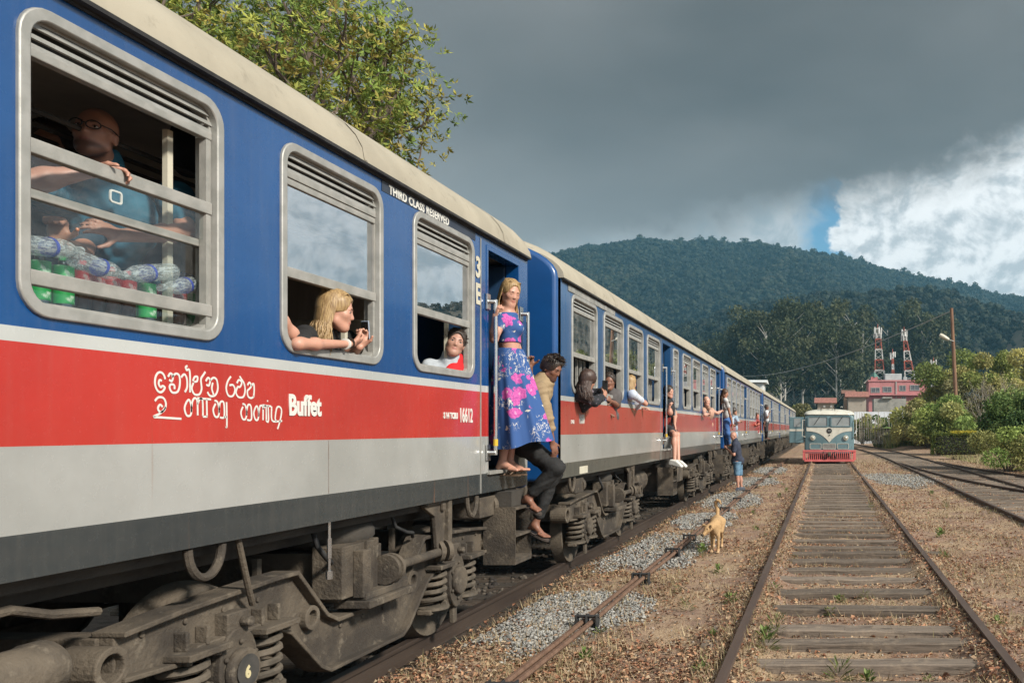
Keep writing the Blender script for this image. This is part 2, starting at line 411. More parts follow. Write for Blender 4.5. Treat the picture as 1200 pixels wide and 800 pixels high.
# ---- rails, sleepers
RAILP = [(-.034, 0), (.034, 0), (.036, -.012), (.033, -.035), (.010, -.045), (.010, -.115), (.066, -.130), (.068, -.142), (-.068, -.142), (-.066, -.130), (-.010, -.115), (-.010, -.045), (-.033, -.035), (-.036, -.012)]
def rail(path, ztop, parent):
    b = MB(); k = len(RAILP); vs = []
    P = [Vector((p[0], p[1])) for p in path]
    for i, p in enumerate(P):
        d = (P[min(i+1, len(P)-1)]-P[max(i-1, 0)]).normalized(); n = Vector((d.y, -d.x))
        for u, w in RAILP: vs.append((p.x+n.x*u, p.y+n.y*u, ztop+w))
    fs = [(i*k+j, i*k+(j+1) % k, (i+1)*k+(j+1) % k, (i+1)*k+j) for i in range(len(P)-1) for j in range(k)]
    fs += [tuple(range(k)), tuple((len(P)-1)*k+j for j in range(k))]
    b.add(vs, fs); return b.build('rail', M['railtop'], parent, smooth=30)
def wood(name, ca, cb, cc):
    m, g, p = mat(name); tc = g.n('ShaderNodeTexCoord').outputs['Object']; ri = g.n('ShaderNodeObjectInfo').outputs['Random']
    va = g.n('ShaderNodeVectorMath', operation='ADD'); g.put(va.inputs[0], g.vmul(tc, (1.2, 22, 22))); g.put(va.inputs[1], g.vec(g.m('MULTIPLY', ri, 50), g.m('MULTIPLY', ri, 90), 0))
    gr = g.noise(va.outputs[0], 1.5, 7, .68, .8); sp = g.noise(tc, 9, 5, .65)
    c = g.mix(g.ss(gr, .32, .62), ca, cb); c = g.mix(g.m('MULTIPLY', g.ss(sp, .5, .7), .8), c, cc)
    c = g.mix(g.ss(gr, .40, .30), c, (.028, .022, .018))
    hs = g.n('ShaderNodeHueSaturation'); g.put(hs.inputs['Color'], c); g.put(hs.inputs['Value'], g.m('ADD', .72, g.m('MULTIPLY', ri, .55))); g.put(p.inputs['Base Color'], hs.outputs[0])
    p.inputs['Roughness'].default_value = .9; p.inputs['Specular IOR Level'].default_value = .25
    bm_ = g.n('ShaderNodeBump'); bm_.inputs['Strength'].default_value = 1.0; bm_.inputs['Distance'].default_value = .012; g.put(bm_.inputs['Height'], gr); g.put(p.inputs['Normal'], bm_.outputs[0])
    return m
M['darkrail'] = pmat('oily_rail', (.045, .032, .026), (.075, .055, .043), 3, .45, .65, .3, .1, 60, stretch=(1, .2, 1))
M['sleeper'] = wood('weathered_sleeper', (.085, .068, .055), (.185, .150, .120), (.22, .176, .134))
M['sleeper_dark'] = wood('oily_sleeper', (.03, .026, .022), (.055, .046, .038), (.08, .066, .05))
def sleeper_mesh(seed, L, w, h):
    """an old hewn beam: uneven edges, split and sagging ends"""
    r = random.Random(seed); n = 14; vs = []; fs = []
    for i in range(n+1):
        x = -L/2+L*i/n; e = abs(i-n/2)/(n/2)
        w0 = w/2*(1-.12*max(0, e-.7)*3*r.random())+r.uniform(-.006, .006); w1 = w/2+r.uniform(-.006, .006); t = h/2+r.uniform(-.006, .004)-.012*r.random()*(e > .85)
        vs += [(x, -w0, -h/2), (x, -w0, t-.012), (x, -w0+.014, t), (x, 0, t-r.uniform(0, .012)), (x, w1-.014, t), (x, w1, t-.012), (x, w1, -h/2)]
    for i in range(n):
        for j in range(6): fs.append((i*7+j, i*7+j+1, (i+1)*7+j+1, (i+1)*7+j))
    fs += [tuple(range(7)), tuple(n*7+j for j in range(7))]
    b = MB(); b.add(vs, fs); return b
sl_meshes = [sleeper_mesh(s, 2.45, w, .15).mesh('sleeper', M['sleeper'], 40) for s, w in enumerate((.20, .18, .23, .19, .165))]
sl_dark = [sleeper_mesh(20+s, 2.9, .25, .15).mesh('sleeper', M['sleeper_dark'], 40) for s in range(2)]
sl_side = [sleeper_mesh(30+s, 2.5, w, .15).mesh('sleeper', M['sleeper'], 40) for s, w in enumerate((.27, .3, .24, .28))]
r = random.Random(5)
tr = tag(empty('railway_track'), kind='structure')
for x in RAILS: rail([(x, -8), (x, 5), (x+.006, 20), (x, 45), (x, 75), (x-.1, 90), (x-1.2, 130)], 0.0, tr)
spots = [4.55, 5.20, 5.78, 6.36, 6.98, 7.46, 8.28, 9.15, 9.95, 10.65]; y = 11.3
while y < 60: spots.append(y); y += r.uniform(.55, .74)
for y in [-2.0, -.7, .6, 1.9, 3.2, 3.9]+spots:
    o = link('sleeper', r.choice(sl_meshes), tr, loc=(.305+r.uniform(-.10, .10), y, -.080-.075+r.uniform(-.016, .010)-(.02 if y > 11 and r.random() < .3 else 0)), rot=(R(r.uniform(-2.5, 2.5)), R(r.uniform(-.5, .5)), R(-1.6+r.uniform(-1.3, 1.3))))
tr2 = tag(empty('railway_track'), kind='structure')
for x in (-3.385, -5.415): rail([(x, -12), (x, 40), (x, 90), (x-.8, 110)], -.07, tr2).data.materials[0] = M['darkrail']
y = -2.
while y < 44:
    link('sleeper', r.choice(sl_dark), tr2, loc=(TXC := -4.40, y, -.07-.142-.072), rot=(0, 0, R(r.uniform(-1, 1)))); y += .68
tr3 = tag(empty('railway_siding'), kind='structure')
yy = [2, 10, 16, 22, 30, 36, 40, 45, 50, 56, 62, 68, 75, 90, 110, 130]
rail([(float(p_left(v)), v) for v in yy], .0, tr3); rail([(float(p_left(v))+2.08, v) for v in yy], .0, tr3)
def smooth_path(pts, n=6):
    P = [Vector((a, b_, 0)) for a, b_ in pts]; out = []
    for i in range(len(P)-1):
        p0, p1, p2, p3 = P[max(i-1, 0)], P[i], P[i+1], P[min(i+2, len(P)-1)]
        for k in range(n):
            t = k/n; q = .5*((2*p1)+(p2-p0)*t+(2*p0-5*p1+4*p2-p3)*t*t+(3*p1-p0-3*p2+p3)*t*t*t); out.append((q.x, q.y))
    out.append((P[-1].x, P[-1].y)); return out
rail(smooth_path([(3.72, 42), (4.0, 35.5), (4.35, 30.5), (4.95, 25.5), (5.66, 22), (6.8, 18), (9, 12.5)]), .004, tr3)
rail(smooth_path([(5.80, 44), (6.2, 38), (6.85, 32.5), (7.8, 27), (9.2, 21.5)]), .004, tr3)
y = 13.
while y < 64:
    x = float(p_left(y))+1.04; wide = 0 if y > 40 else min(2.2, (40-y)*.12)
    o = link('sleeper', r.choice(sl_side), tr3, loc=(x+wide/2+r.uniform(-.08, .08), y, -.135+r.uniform(-.012, .012)), rot=(R(r.uniform(-2, 2)), 0, R(r.uniform(-2, 2)+(4 if y < 30 else 0)))); o.scale.x = 1+wide/2.9
    y += r.uniform(.56, .72)

# ---- point rodding on its roller stands
rod = empty('point_rodding', (-2.1, 0, -.05), 0, 'pair of long rusty steel rods running beside the train on low stands', 'point rodding')
for dx in (-.040, .040):
    b = MB(); pts = []
    for i in range(48): y = -2+i*1.1; pts.append((dx+.006*math.sin(i*2.1+dx*50), y, .006*math.sin(i*1.3)))
    b.tube(pts, .023, 6); b.build('rod', M['rust'], rod, smooth=50)
def stand_mesh():
    b = MB(); b.bx(-.11, .11, -.08, .08, -.16, -.055)
    for x in (-.098, -.006, .086): b.bx(x, x+.014, -.045, .045, -.06, .062)
    b.tube([(-.10, 0, -.035), (.105, 0, -.035)], .014, 8); b.tube([(-.105, 0, .046), (.11, 0, .046)], .015, 8)
    for x in (-.045, .042): b.lathe([(.02, -.035), (.028, -.03), (.02, 0), (.028, .03), (.02, .035)], (x, 0, -.038), (1, 0, 0), 12)
    return b.mesh('roller_stand', M['black'])
st_me = stand_mesh()
for y in (4.5, 5.55, 7.55, 9.75, 11.8, 13.3, 15.6, 18.0, 20.5, 23, 25.5, 28, 31, 34, 37, 40):
    link('roller_stand', st_me, rod, loc=(0, y, 0), rot=(0, 0, R(r.uniform(-3, 3))), bevel=.004)

# ---- loose cover: gravel, leaf litter, dry grass
def leaf_mat(name, rough=.75, trans=.25):
    m, g, p = mat(name); nt = g.nt; nt.nodes.remove(p); out = nt.nodes['Material Output']
    at = g.n('ShaderNodeAttribute', attribute_name='tint').outputs['Color']
    df = g.n('ShaderNodeBsdfPrincipled'); df.inputs['Roughness'].default_value = rough; df.inputs['Specular IOR Level'].default_value = .3; g.put(df.inputs['Base Color'], at)
    tl = g.n('ShaderNodeBsdfTranslucent'); g.put(tl.inputs[0], at)
    mx = g.n('ShaderNodeMixShader'); mx.inputs[0].default_value = trans; nt.links.new(df.outputs[0], mx.inputs[1]); nt.links.new(tl.outputs[0], mx.inputs[2]); nt.links.new(mx.outputs[0], out.inputs[0])
    return m
M['leaf'] = leaf_mat('leaves'); M['litter'] = leaf_mat('dead_leaves', .85, .1); M['stone'] = leaf_mat('stones', .85, 0)
def pick(cols, n, rng=RNG, var=.25):
    c = np.array(cols)[rng.integers(0, len(cols), n)]
    return c*(1+var*(rng.random((n, 1))-.5)*2)
def rot_basis(n, rng, tilt):
    """random frames: long axis u, side v, normal w, tilted up to tilt rad from flat"""
    a = rng.random(n)*2*np.pi; t = (rng.random(n))*tilt; ph = rng.random(n)*2*np.pi
    w = np.stack([np.sin(t)*np.cos(ph), np.sin(t)*np.sin(ph), np.cos(t)], 1)
    u = np.stack([np.cos(a), np.sin(a), np.zeros(n)], 1); u = u-w*(u*w).sum(1, keepdims=True); u /= np.linalg.norm(u, axis=1, keepdims=True)+1e-9
    return u, np.cross(w, u), w
def leaves_arrays(P, L, W, u, v, w, fold):
    """six-sided folded leaves at points P"""
    n = len(P); L = np.asarray(L).reshape(-1, 1)*np.ones((n, 1)); W = np.asarray(W).reshape(-1, 1)*np.ones((n, 1)); fold = np.asarray(fold).reshape(-1, 1)*np.ones((n, 1))
    a = P-u*L*.5; c = P+u*L*.5-w*L*fold*.4; m1 = P+v*W*.5+w*W*fold; m2 = P-v*W*.5+w*W*fold
    V = np.stack([a, m1, c, m2], 1).reshape(-1, 3); i = np.arange(n)*4
    F = np.concatenate([np.stack([i, i+1, i+2], 1), np.stack([i, i+2, i+3], 1)])
    return V, F
def in_view(X, Y, pad=.6):
    sx = 966+1000*X/Y; return (sx > -60) & (sx < 1260)
n = 210000
Y = 4/(1-RNG.random(n)*(1-4/46.)); Y = np.clip(Y, 4, 46)
X = -3.4+RNG.random(n)*11.5
keep = (X < .26*Y+.6) & (X > -3.3)
dens = fbm(X, Y, .8, 21); near_rail = np.minimum(np.abs(X-RAILS[0]+.12), np.abs(X-RAILS[1]-.1)) < .3
edge_l = np.abs(X+2.85) < .35
path = np.exp(-((X+1.25)/.28)**2)*.5
pr = np.clip((dens-.36)*4, .26, 1)+.4*near_rail+.4*edge_l-.4*path-.05*((X > -.4) & (X < 1.0))
keep &= RNG.random(n) < pr
X, Y = X[keep], Y[keep]; n = len(X); Z = ground_z(X, Y)+.006+RNG.random(n)*.02
u, v, w = rot_basis(n, RNG, .9)
s = .016+.036*RNG.random(n)**2.4+.0009*Y
V, F = leaves_arrays(np.stack([X, Y, Z], 1), s, s*(.35+.4*RNG.random(n)), u, v, w, .1+.4*RNG.random(n))
col = pick([(.26, .120, .070), (.34, .18, .105), (.20, .10, .065), (.41, .24, .14), (.28, .19, .12), (.40, .28, .17), (.14, .085, .058), (.36, .28, .19)], n)
tag(link('fallen_leaves', np_mesh('fallen_leaves', V, F, M['litter'], attr=np.repeat(col, 4, 0))), kind='stuff')
# dry grass stems
n = 210000
Y = 4/(1-RNG.random(n)*(1-4/50.)); X = -3.2+RNG.random(n)*14
clump = fbm(X, Y, 1.4, 33)
keep = (X < .26*Y+.6) & (RNG.random(n) < np.clip((clump-.40)*5, .08, 1)) & ~((X > -.45) & (X < 1.05) & (RNG.random(n) < .5)) & (np.abs(X-RAILS[0]) > .05) & (np.abs(X-RAILS[1]) > .05)
keep &= ~((np.abs(X+1.25) < .35) & (RNG.random(n) < .7))
sd = X-p_left(Y); keep &= ~((sd > -.05) & (sd < 2.6) & (RNG.random(n) < .85))
X, Y = X[keep], Y[keep]; n = len(X); Z = ground_z(X, Y)
a = RNG.random(n)*2*np.pi; lean = .3+1.1*RNG.random(n); L = .035+.11*RNG.random(n)**2+.0012*Y
d = np.stack([np.cos(a)*np.sin(lean), np.sin(a)*np.sin(lean), np.cos(lean)], 1); sd = np.stack([-np.sin(a), np.cos(a), 0*a], 1)
P = np.stack([X, Y, Z-.005], 1); wd = (.0022+.00022*Y)[:, None]
V = np.stack([P-sd*wd, P+sd*wd, P+d*L[:, None]], 1).reshape(-1, 3); F = np.arange(3*n).reshape(-1, 3)
col = pick([(.34, .26, .15), (.42, .34, .21), (.26, .19, .11), (.22, .19, .09), (.30, .22, .14)], n)
tag(link('dry_grass', np_mesh('dry_grass', V, F, M['litter'], attr=np.repeat(col, 3, 0))), kind='stuff')
# gravel heaps and scattered stones
OCT = np.array([(1, 0, 0), (-1, 0, 0), (0, 1, 0), (0, -1, 0), (0, 0, 1), (0, 0, -1), (.6, .6, .55), (-.6, .55, .6), (.55, -.6, .6), (-.6, -.6, .5)], float)
OF = np.array([(4, 6, 7), (4, 7, 9), (4, 9, 8), (4, 8, 6), (0, 2, 6), (6, 2, 7), (2, 1, 7), (7, 1, 9), (1, 3, 9), (9, 3, 8), (3, 0, 8), (8, 0, 6), (5, 2, 0), (5, 1, 2), (5, 3, 1), (5, 0, 3)])
def stones(name, X, Y, Z, s, cols):
    n = len(X); V = OCT[None]*(1+.5*(RNG.random((n, 10, 1))-.5))*np.stack([s, s*(.6+.5*RNG.random(n)), s*(.5+.4*RNG.random(n))], 1)[:, None]
    a = RNG.random(n)*6.28; c, s_ = np.cos(a)[:, None], np.sin(a)[:, None]
    t = (RNG.random(n)-.5)*1.6; ct, st = np.cos(t)[:, None], np.sin(t)[:, None]
    V = np.stack([V[..., 0], V[..., 1]*ct-V[..., 2]*st, V[..., 1]*st+V[..., 2]*ct], 2)
    V = np.stack([V[..., 0]*c-V[..., 1]*s_, V[..., 0]*s_+V[..., 1]*c, V[..., 2]], 2)+np.stack([X, Y, Z], 1)[:, None]
    F = (OF[None]+np.arange(n)[:, None, None]*10).reshape(-1, 3)
    return tag(link(name, np_mesh(name, V.reshape(-1, 3), F, M['stone'], attr=np.repeat(pick(cols, n), 10, 0))), kind='stuff')
gx, gy, gs = [], [], []
for k, (cx, cy, rx, ry) in enumerate(GRAVEL):
    cnt = int(min(8200, 76000/cy*rx)); q = np.sqrt(RNG.random(cnt)); a = RNG.random(cnt)*6.283
    wob = 1+.35*(vnoise(np.cos(a)*2+k*9, np.sin(a)*2, 1.2, 40+k)-.5)*2
    q = q*(1+.22*(RNG.random(cnt)**3))
    gx.append(cx+q*np.cos(a)*rx*wob); gy.append(cy+q*np.sin(a)*ry*wob); gs.append(.0075+.011*RNG.random(cnt)**1.5+.0006*cy)
gx, gy, gs = map(np.concatenate, (gx, gy, gs)); k = np.abs(gx+3.385) > .08; gx, gy, gs = gx[k], gy[k], gs[k]
stones('gravel', gx, gy, ground_z(gx, gy)+.004+.02*RNG.random(len(gx)), gs, [(.27, .265, .25), (.19, .19, .18), (.33, .325, .305), (.14, .138, .13), (.27, .25, .215), (.22, .215, .20)])
n = 16000
Y = 4/(1-RNG.random(n)*(1-4/40.)); X = -3.25+RNG.random(n)*9; k = (X < .26*Y+.6); X, Y = X[k], Y[k]
stones('loose_pebbles', X, Y, ground_z(X, Y)+.002, .004+.013*RNG.random(len(X))**3, [(.24, .20, .16), (.30, .26, .22), (.19, .155, .125), (.35, .32, .28)])
n = 2600; X = -3.3-RNG.random(n)*2.2; Y = 4+RNG.random(n)*22
stones('track_ballast', X, Y, ground_z(X, Y)+.005, .02+.025*RNG.random(n), [(.05, .043, .036), (.08, .068, .055), (.035, .03, .027)])

# ---- weeds
def weed_mesh(seed, h, n, broad, cols):
    g2 = np.random.default_rng(seed); P, L, W, U, VV, WW = [], [], [], [], [], []
    for i in range(n):
        a = g2.random()*6.28; t = g2.random(); el = .25+.9*t
        base = np.array([.05*np.cos(a)*g2.random(), .05*np.sin(a)*g2.random(), h*t*.75])
        u = np.array([np.cos(a)*np.cos(el), np.sin(a)*np.cos(el), np.sin(el)]); l = h*(.3+.35*g2.random()); v = np.array([-np.sin(a), np.cos(a), 0.]); w = np.cross(u, v)
        P.append(base+u*l*.5); L.append(l); W.append(l*broad*(.7+.6*g2.random())); U.append(u); VV.append(v); WW.append(w)
    V, F = leaves_arrays(np.array(P), np.array(L), np.array(W), np.array(U), np.array(VV), np.array(WW), .18)
    return np_mesh('weed_plant', V, F, M['leaf'], attr=np.repeat(pick(cols, n, g2), 4, 0))
GREENS = [(.10, .15, .035), (.14, .19, .05), (.08, .12, .035), (.17, .21, .075)]
DRYG = GREENS+[(.22, .20, .09), (.27, .23, .12)]
weeds = [weed_mesh(1, .12, 40, .34, GREENS), weed_mesh(2, .09, 44, .45, DRYG), weed_mesh(3, .17, 60, .10, DRYG), weed_mesh(4, .07, 26, .5, GREENS), weed_mesh(5, .14, 70, .07, DRYG), weed_mesh(6, .10, 34, .28, DRYG), weed_mesh(7, .13, 30, .5, GREENS)]
wp = [(-.95, 7.2), (-.92, 6.5), (-.50, 7.0), (-.45, 6.7), (-.88, 6.1), (-.42, 7.4), (-.52, 9.2), (-.95, 8.7), (-1.35, 8.4), (-1.3, 10.6), (-1.6, 9.3), (-1.85, 6.6), (-1.95, 7.4), (-1.75, 12.2), (-1.7, 11.8), (.30, 6.05), (.10, 6.02), (.75, 6.1), (.16, 8.9), (.42, 8.95), (.05, 8.2), (1.62, 11.6), (1.7, 11.9), (1.55, 7.6), (1.95, 7.7), (2.0, 7.2), (1.9, 14), (2.7, 19), (2.0, 24), (-1.2, 15), (-.95, 14), (-1.5, 18), (-.4, 11.5), (-1.15, 22), (-1.3, 27), (-1.05, 24), (2.2, 18), (2.9, 23), (1.05, 19), (-.35, 5.3), (1.6, 5.9), (-.9, 5.2), (.95, 24), (3.4, 17.5), (-1.9, 30), (-1.7, 33)]
for i, (x, y) in enumerate(wp):
    o = link('weed_plant', weeds[(i*3+i//5) % 7], loc=(x, y, float(ground_z(np.array([x]), np.array([float(y)]))[0])-.005), rot=(0, 0, i*2.4)); q = r.uniform(.6, 1.3); o.scale = (q, q, q)
    tag(o, 'small green weed growing in the dry litter by the rails', 'weed', 'green weeds along the tracks')
# ================================================================== the train
HW = 1.40                     # half width of a coach
TX = -4.40                    # centre line of the train
WZ0, WZ1 = 2.076, 3.262       # window frames
ROOF_N = 22
def arch(hw, z0, b, n=ROOF_N):
    return [(hw*math.cos(PI*i/n), z0+b*math.sin(PI*i/n)) for i in range(n+1)]

def wall_mesh(name, L, holes, m, x, y_in=0.0):
    """side panel with its window and door openings cut out"""
    bm = bmesh.new(); edges = []
    def loop(pts):
        vs = [bm.verts.new((x, y, z)) for y, z in pts]
        for i in range(len(vs)): edges.append(bm.edges.new((vs[i], vs[(i+1) % len(vs)])))
    loop([(y_in, 1.086), (L-y_in, 1.086), (L-y_in, 3.372), (y_in, 3.372)])
    for h in holes: loop(h)
    bmesh.ops.triangle_fill(bm, use_beauty=True, edges=edges, normal=(1, 0, 0))
    bmesh.ops.recalc_face_normals(bm, faces=bm.faces)
    if bm.faces and bm.faces[0].normal.x < 0: bmesh.ops.reverse_faces(bm, faces=bm.faces)
    me = bpy.data.meshes.new(name); bm.to_mesh(me); bm.free(); me.materials.append(m); return me

_win = {}
def win_meshes(w):
    """the pieces of one window, drawn from y = 0 to w, x = 0 in the face of the wall"""
    key = round(w, 3)
    if key in _win: return _win[key]
    d = {}
    r = min(.13, w*.16)
    o = rrect(0, w, WZ0, WZ1, r); i = rrect(.048, w-.048, WZ0+.05, WZ1-.048, r*.66)
    b = MB(); b.ring(o, i, -.09, .016); d['frame'] = b.mesh('window_frame', M['alu'], 30)
    b = MB(); i2 = rrect(.062, w-.062, WZ0+.062, WZ1-.06, r*.58); b.ring(i, i2, -.085, -.02); d['inner'] = b.mesh('inner_frame', M['alu_worn'], 30)
    b = MB(); b.box((-.02, w/2, 0), (.010, w-.10, .019), Matrix.Rotation(R(-14), 3, 'Y')); d['slat'] = b.mesh('louvre_slat', M['alu'])
    b = MB(); b.bx(-.085, -.075, .05, w-.05, 3.09, 3.22); d['back'] = b.mesh('louvre_shade_back', M['under2'])  # dark sheet added so the gaps between the slats look shaded
    b = MB(); b.bx(-.052, -.012, .05, w-.05, 0, .036); d['rail'] = b.mesh('sash_rail', M['alu_worn'])
    b = MB(); b.bx(-.052, -.010, .05, w-.05, 0, .058); d['widerail'] = b.mesh('sash_rail', M['alu_worn'])
    b = MB(); b.bx(-.05, -.016, 0, .03, 0, 1); d['stile'] = b.mesh('sash_stile', M['alu_worn'])
    b = MB(); b.add([(0, .055, 0), (0, w-.055, 0), (0, w-.055, 1), (0, .055, 1)], [(0, 1, 2, 3)]); d['pane'] = b
    b = MB(); b.bx(-.16, -.135, 0, .034, 0, 1); d['post'] = b.mesh('window_post', M['cream'])
    b = MB(); b.bx(-.14, -.11, 0, .022, 0, 1); d['bar'] = b.mesh('window_bar', M['alu_worn'])
    _win[key] = d; return d
def pane(d, key, m):
    k = 'pane_'+key
    if k not in d: d[k] = d['pane'].mesh('pane', m)
    return d[k]
def make_window(coach, y0, y1, kind):
    w = y1-y0; d = win_meshes(w)
    f = link('window', d['frame'], coach, loc=(HW, y0, 0), bevel=.006)
    link('inner_frame', d['inner'], f); link('louvre_shade_back', d['back'], f)
    for z in (3.187, 3.145, 3.108): link('louvre_slat', d['slat'], f, loc=(0, 0, z))
    link('sash_rail', d['rail'], f, loc=(0, 0, 3.066), bevel=.004)
    def P(z0, z1, key, m, x): 
        p = link('pane', pane(d, key, m), f, loc=(x, 0, z0)); p.scale = (1, 1, z1-z0)
    def V(key, nm, y, z0, z1): 
        p = link(nm, d[key], f, loc=(0, y, z0)); p.scale = (1, 1, z1-z0)
    if kind == 'lowered':
        for z in (2.700, 2.200): link('sash_rail', d['widerail'], f, loc=(0, 0, z), bevel=.004)
        link('sash_rail', d['rail'], f, loc=(-.04, 0, 2.540), bevel=.004); 
        P(2.57, 2.70, 'clear', M['glass_clear'], -.03); P(2.13, 2.56, 'clear', M['glass_clear'], -.066)
        V('post', 'window_post', w-.175, 2.10, 3.08)
        V('stile', 'sash_stile', w-.085, 2.13, 3.08)
    elif kind == 'raised':
        link('sash_rail', d['widerail'], f, loc=(0, 0, 2.505), bevel=.004)
        link('sash_rail', d['rail'], f, loc=(-.004, 0, 3.026), bevel=.004)
        P(2.54, 3.04, 'up', M['glass'], -.03)
        V('stile', 'sash_stile', w-.082, 2.13, 2.51)
        V('post', 'window_post', w-.205, 2.10, 2.62)
    elif kind == 'barred':
        link('sash_rail', d['widerail'], f, loc=(0, 0, 2.52), bevel=.004)
        P(2.55, 3.06, 'old', M['glass_old'], -.03)
        for y in (w*.56, w*.70, w*.85): V('bar', 'window_bar', y, 2.12, 2.53)
    elif kind == 'closed':
        link('sash_rail', d['widerail'], f, loc=(0, 0, 2.52), bevel=.004)
        P(2.12, 3.06, 'old', M['glass_old'], -.03)
    return f

def bogie_parts(coach, yc, number=None):
    """one four-wheel bogie, its springs, axle boxes, wheels and links"""
    U = M['under']
    prof_top = [(-2.05, .735), (-1.7, .765), (-1.0, .80), (-.80, .80), (-.50, .49), (-.38, .43), (.38, .43), (.50, .49), (.80, .80), (1.0, .80), (1.7, .765), (2.05, .735)]
    prof_bot = [(2.05, .53), (1.66, .51), (1.60, .565), (1.10, .565), (1.0, .52), (.86, .46), (.56, .18), (.46, .13), (-.46, .13), (-.56, .18), (-.86, .46), (-1.0, .52), (-1.10, .565), (-1.60, .565), (-1.66, .51), (-2.05, .53)]
    b = MB()
    for s in (1, -1):
        x0, x1 = (1.165*s, 1.235*s)
        b.prism(prof_top+prof_bot, x0, x1)
        def strip(pts, t):
            for (a0, z0), (a1, z1) in zip(pts, pts[1:]):
                d = Vector((a1-a0, z1-z0)); L = d.length
                b.box((1.215*s, (a0+a1)/2, (z0+z1)/2), (.155, L+.012, t), Matrix.Rotation(math.atan2(d.y, d.x), 3, 'X'))
        strip(prof_top, .026); strip(prof_bot[:], .024)
        for u in (-.64, .64):                                     # bosses
            b.lathe([(.075, 0), (.075, .05), (.045, .05), (.045, .0)], (1.23*s, u, .50), (s, 0, 0), 20)
        for u in (-2.10, 2.10):
            b.lathe([(.095, -.12), (.095, .075), (.062, .075), (.062, -.10)], (1.2*s, u, .60), (s, 0, 0), 20)
        for u in (-1.62, -1.06, 1.06, 1.62):                      # spring pads and gussets
            b.box((1.235*s, u, .548), (.27, .30, .035))
            for k in (-.07, .07): b.prism([(u+k-.012, .565), (u+k+.012, .565), (u+k+.012, .66), (u+k-.012, .66)], 1.235*s, 1.30*s)
            for k in (-.10, .10): b.lathe([(.022, 0), (.022, .05)], (1.32*s, u+k, .505), (0, 0, 1), 6)
    for s in (1, -1):
        for i in range(15):
            u = -1.9+i*.27
            if abs(u) > .95: b.lathe([(.017, 0), (.017, .012)], (1.236*s, u, .70), (s, 0, 0), 6)
            if abs(u) < .5: b.lathe([(.017, 0), (.017, .012)], (1.236*s, u, .37), (s, 0, 0), 6)
    for u in (-2.0, 2.0): b.bx(-1.17, 1.17, u-.07, u+.07, .54, .72)
    bog = b.build('bogie', U, coach, bevel=.007, loc=(0, yc, 0))
    # springs
    if 'spring' not in _win:
        h = MB(); pts = [(.095*math.cos(2*PI*t/14), .095*math.sin(2*PI*t/14), .30*t/70) for t in range(71)]
        h.tube(pts, .021, 7); h.lathe([(.13, -.035), (.13, -.012), (.09, -.004), (.05, 0)], (0, 0, 0), n=18)
        _win['spring'] = h.mesh('coil_spring', M['spring'], 40)
        a = MB()
        a.prism([(math.cos(t)*.145*(1+.1*math.sin(t)), .02+math.sin(t)*.225) for t in [2*PI*i/24 for i in range(24)]], -.03, .085)
        a.lathe([(.118, 0), (.118, .03), (.108, .042), (.0, .046)], (.085, 0, .02), (1, 0, 0), 24)
        a.prism([(-.42, -.19), (.42, -.19), (.42, -.15), (.2, -.12), (.15, .0), (-.15, .0), (-.2, -.12), (-.42, -.15)], -.06, .05)
        for t in range(6): a.lathe([(.016, 0), (.016, .018)], (.085, .130*math.cos(t*PI/3+.5), .02+.150*math.sin(t*PI/3+.5)), (1, 0, 0), 6)
        a.bx(.0, .08, -.08, .08, .20, .33); a.lathe([(.03, 0), (.03, .05)], (.08, .03, .27), (1, 0, 0), 8); a.bx(.02, .06, -.02, .05, -.34, -.19)
        _win['axlebox'] = a.mesh('axle_box', U, 35)
        w = MB()
        w.lathe([(.08, -.06), (.16, -.05), (.30, -.02), (.385, -.055), (.475, -.055), (.475, -.03), (.445, .075), (.39, .075), (.30, .035), (.16, .05), (.08, .09)], (0, 0, 0), (1, 0, 0), 40)
        _win['wheel'] = w.mesh('wheel', M['under'], 40)
        ax = MB(); ax.tube([(-1.1, 0, 0), (1.1, 0, 0)], .075, 12); _win['axle'] = ax.mesh('axle', M['under2'], 40)
        br = MB(); br.bx(-.03, .06, -.05, .05, -.22, .2); br.bx(0, .03, -.02, .02, .2, .5); _win['brake'] = br.mesh('brake_block', M['under'], None)
    for u in (-1.34, 1.34):
        for s in (1, -1):
            for k in (-.285, .285): link('coil_spring', _win['spring'], bog, loc=(1.225*s, u+k, .235))
            a = link('axle_box', _win['axlebox'], bog, loc=(1.225*s, u, .36), rot=(0, 0, 0 if s > 0 else PI), bevel=.008)
            wl = link('wheel', _win['wheel'], bog, loc=(1.015*s, u, .37), rot=(0, 0, 0 if s > 0 else PI))
            link('brake_block', _win['brake'], bog, loc=(1.02*s, u+(.55 if u < 0 else -.55), .38))
        link('axle', _win['axle'], bog, loc=(0, u, .37))
    # bolster, air springs, links
    if 'bolster' not in _win:
        o = MB(); o.bx(-1.24, 1.24, -.30, .24, .52, .84)
        for s in (1, -1):
            o.bx(1.10*s, 1.30*s, -.36, .05, .55, .89); o.bx(1.24*s, 1.325*s, -.10, -.03, .5, .90); o.bx(1.24*s, 1.30*s, .03, .09, .52, .90)
        _win['bolster'] = o.mesh('bolster', U)
        o = MB()
        o.bx(-.10, .14, -.20, .42, -.02, .03); o.bx(-.10, .10, -.17, .39, .03, .075); o.prism([(.18, .07), (.40, .07), (.34, .16), (.24, .16)], -.04, .10)
        o.bx(.02, .09, -.19, -.09, .05, .36)
        _win['rodbase'] = o.mesh('link_bracket', M['alu_worn'] if False else U)
        o = MB(); o.lathe([(.22, 0), (.27, .03), (.30, .07), (.30, .12), (.27, .17), (.22, .20)], (0, 0, 0), n=28); _win['airbag'] = o.mesh('air_spring', M['under2'], 50)
        o = MB(); o.tube([(0, 0, 0), (0, .86, .0)], .034, 12)
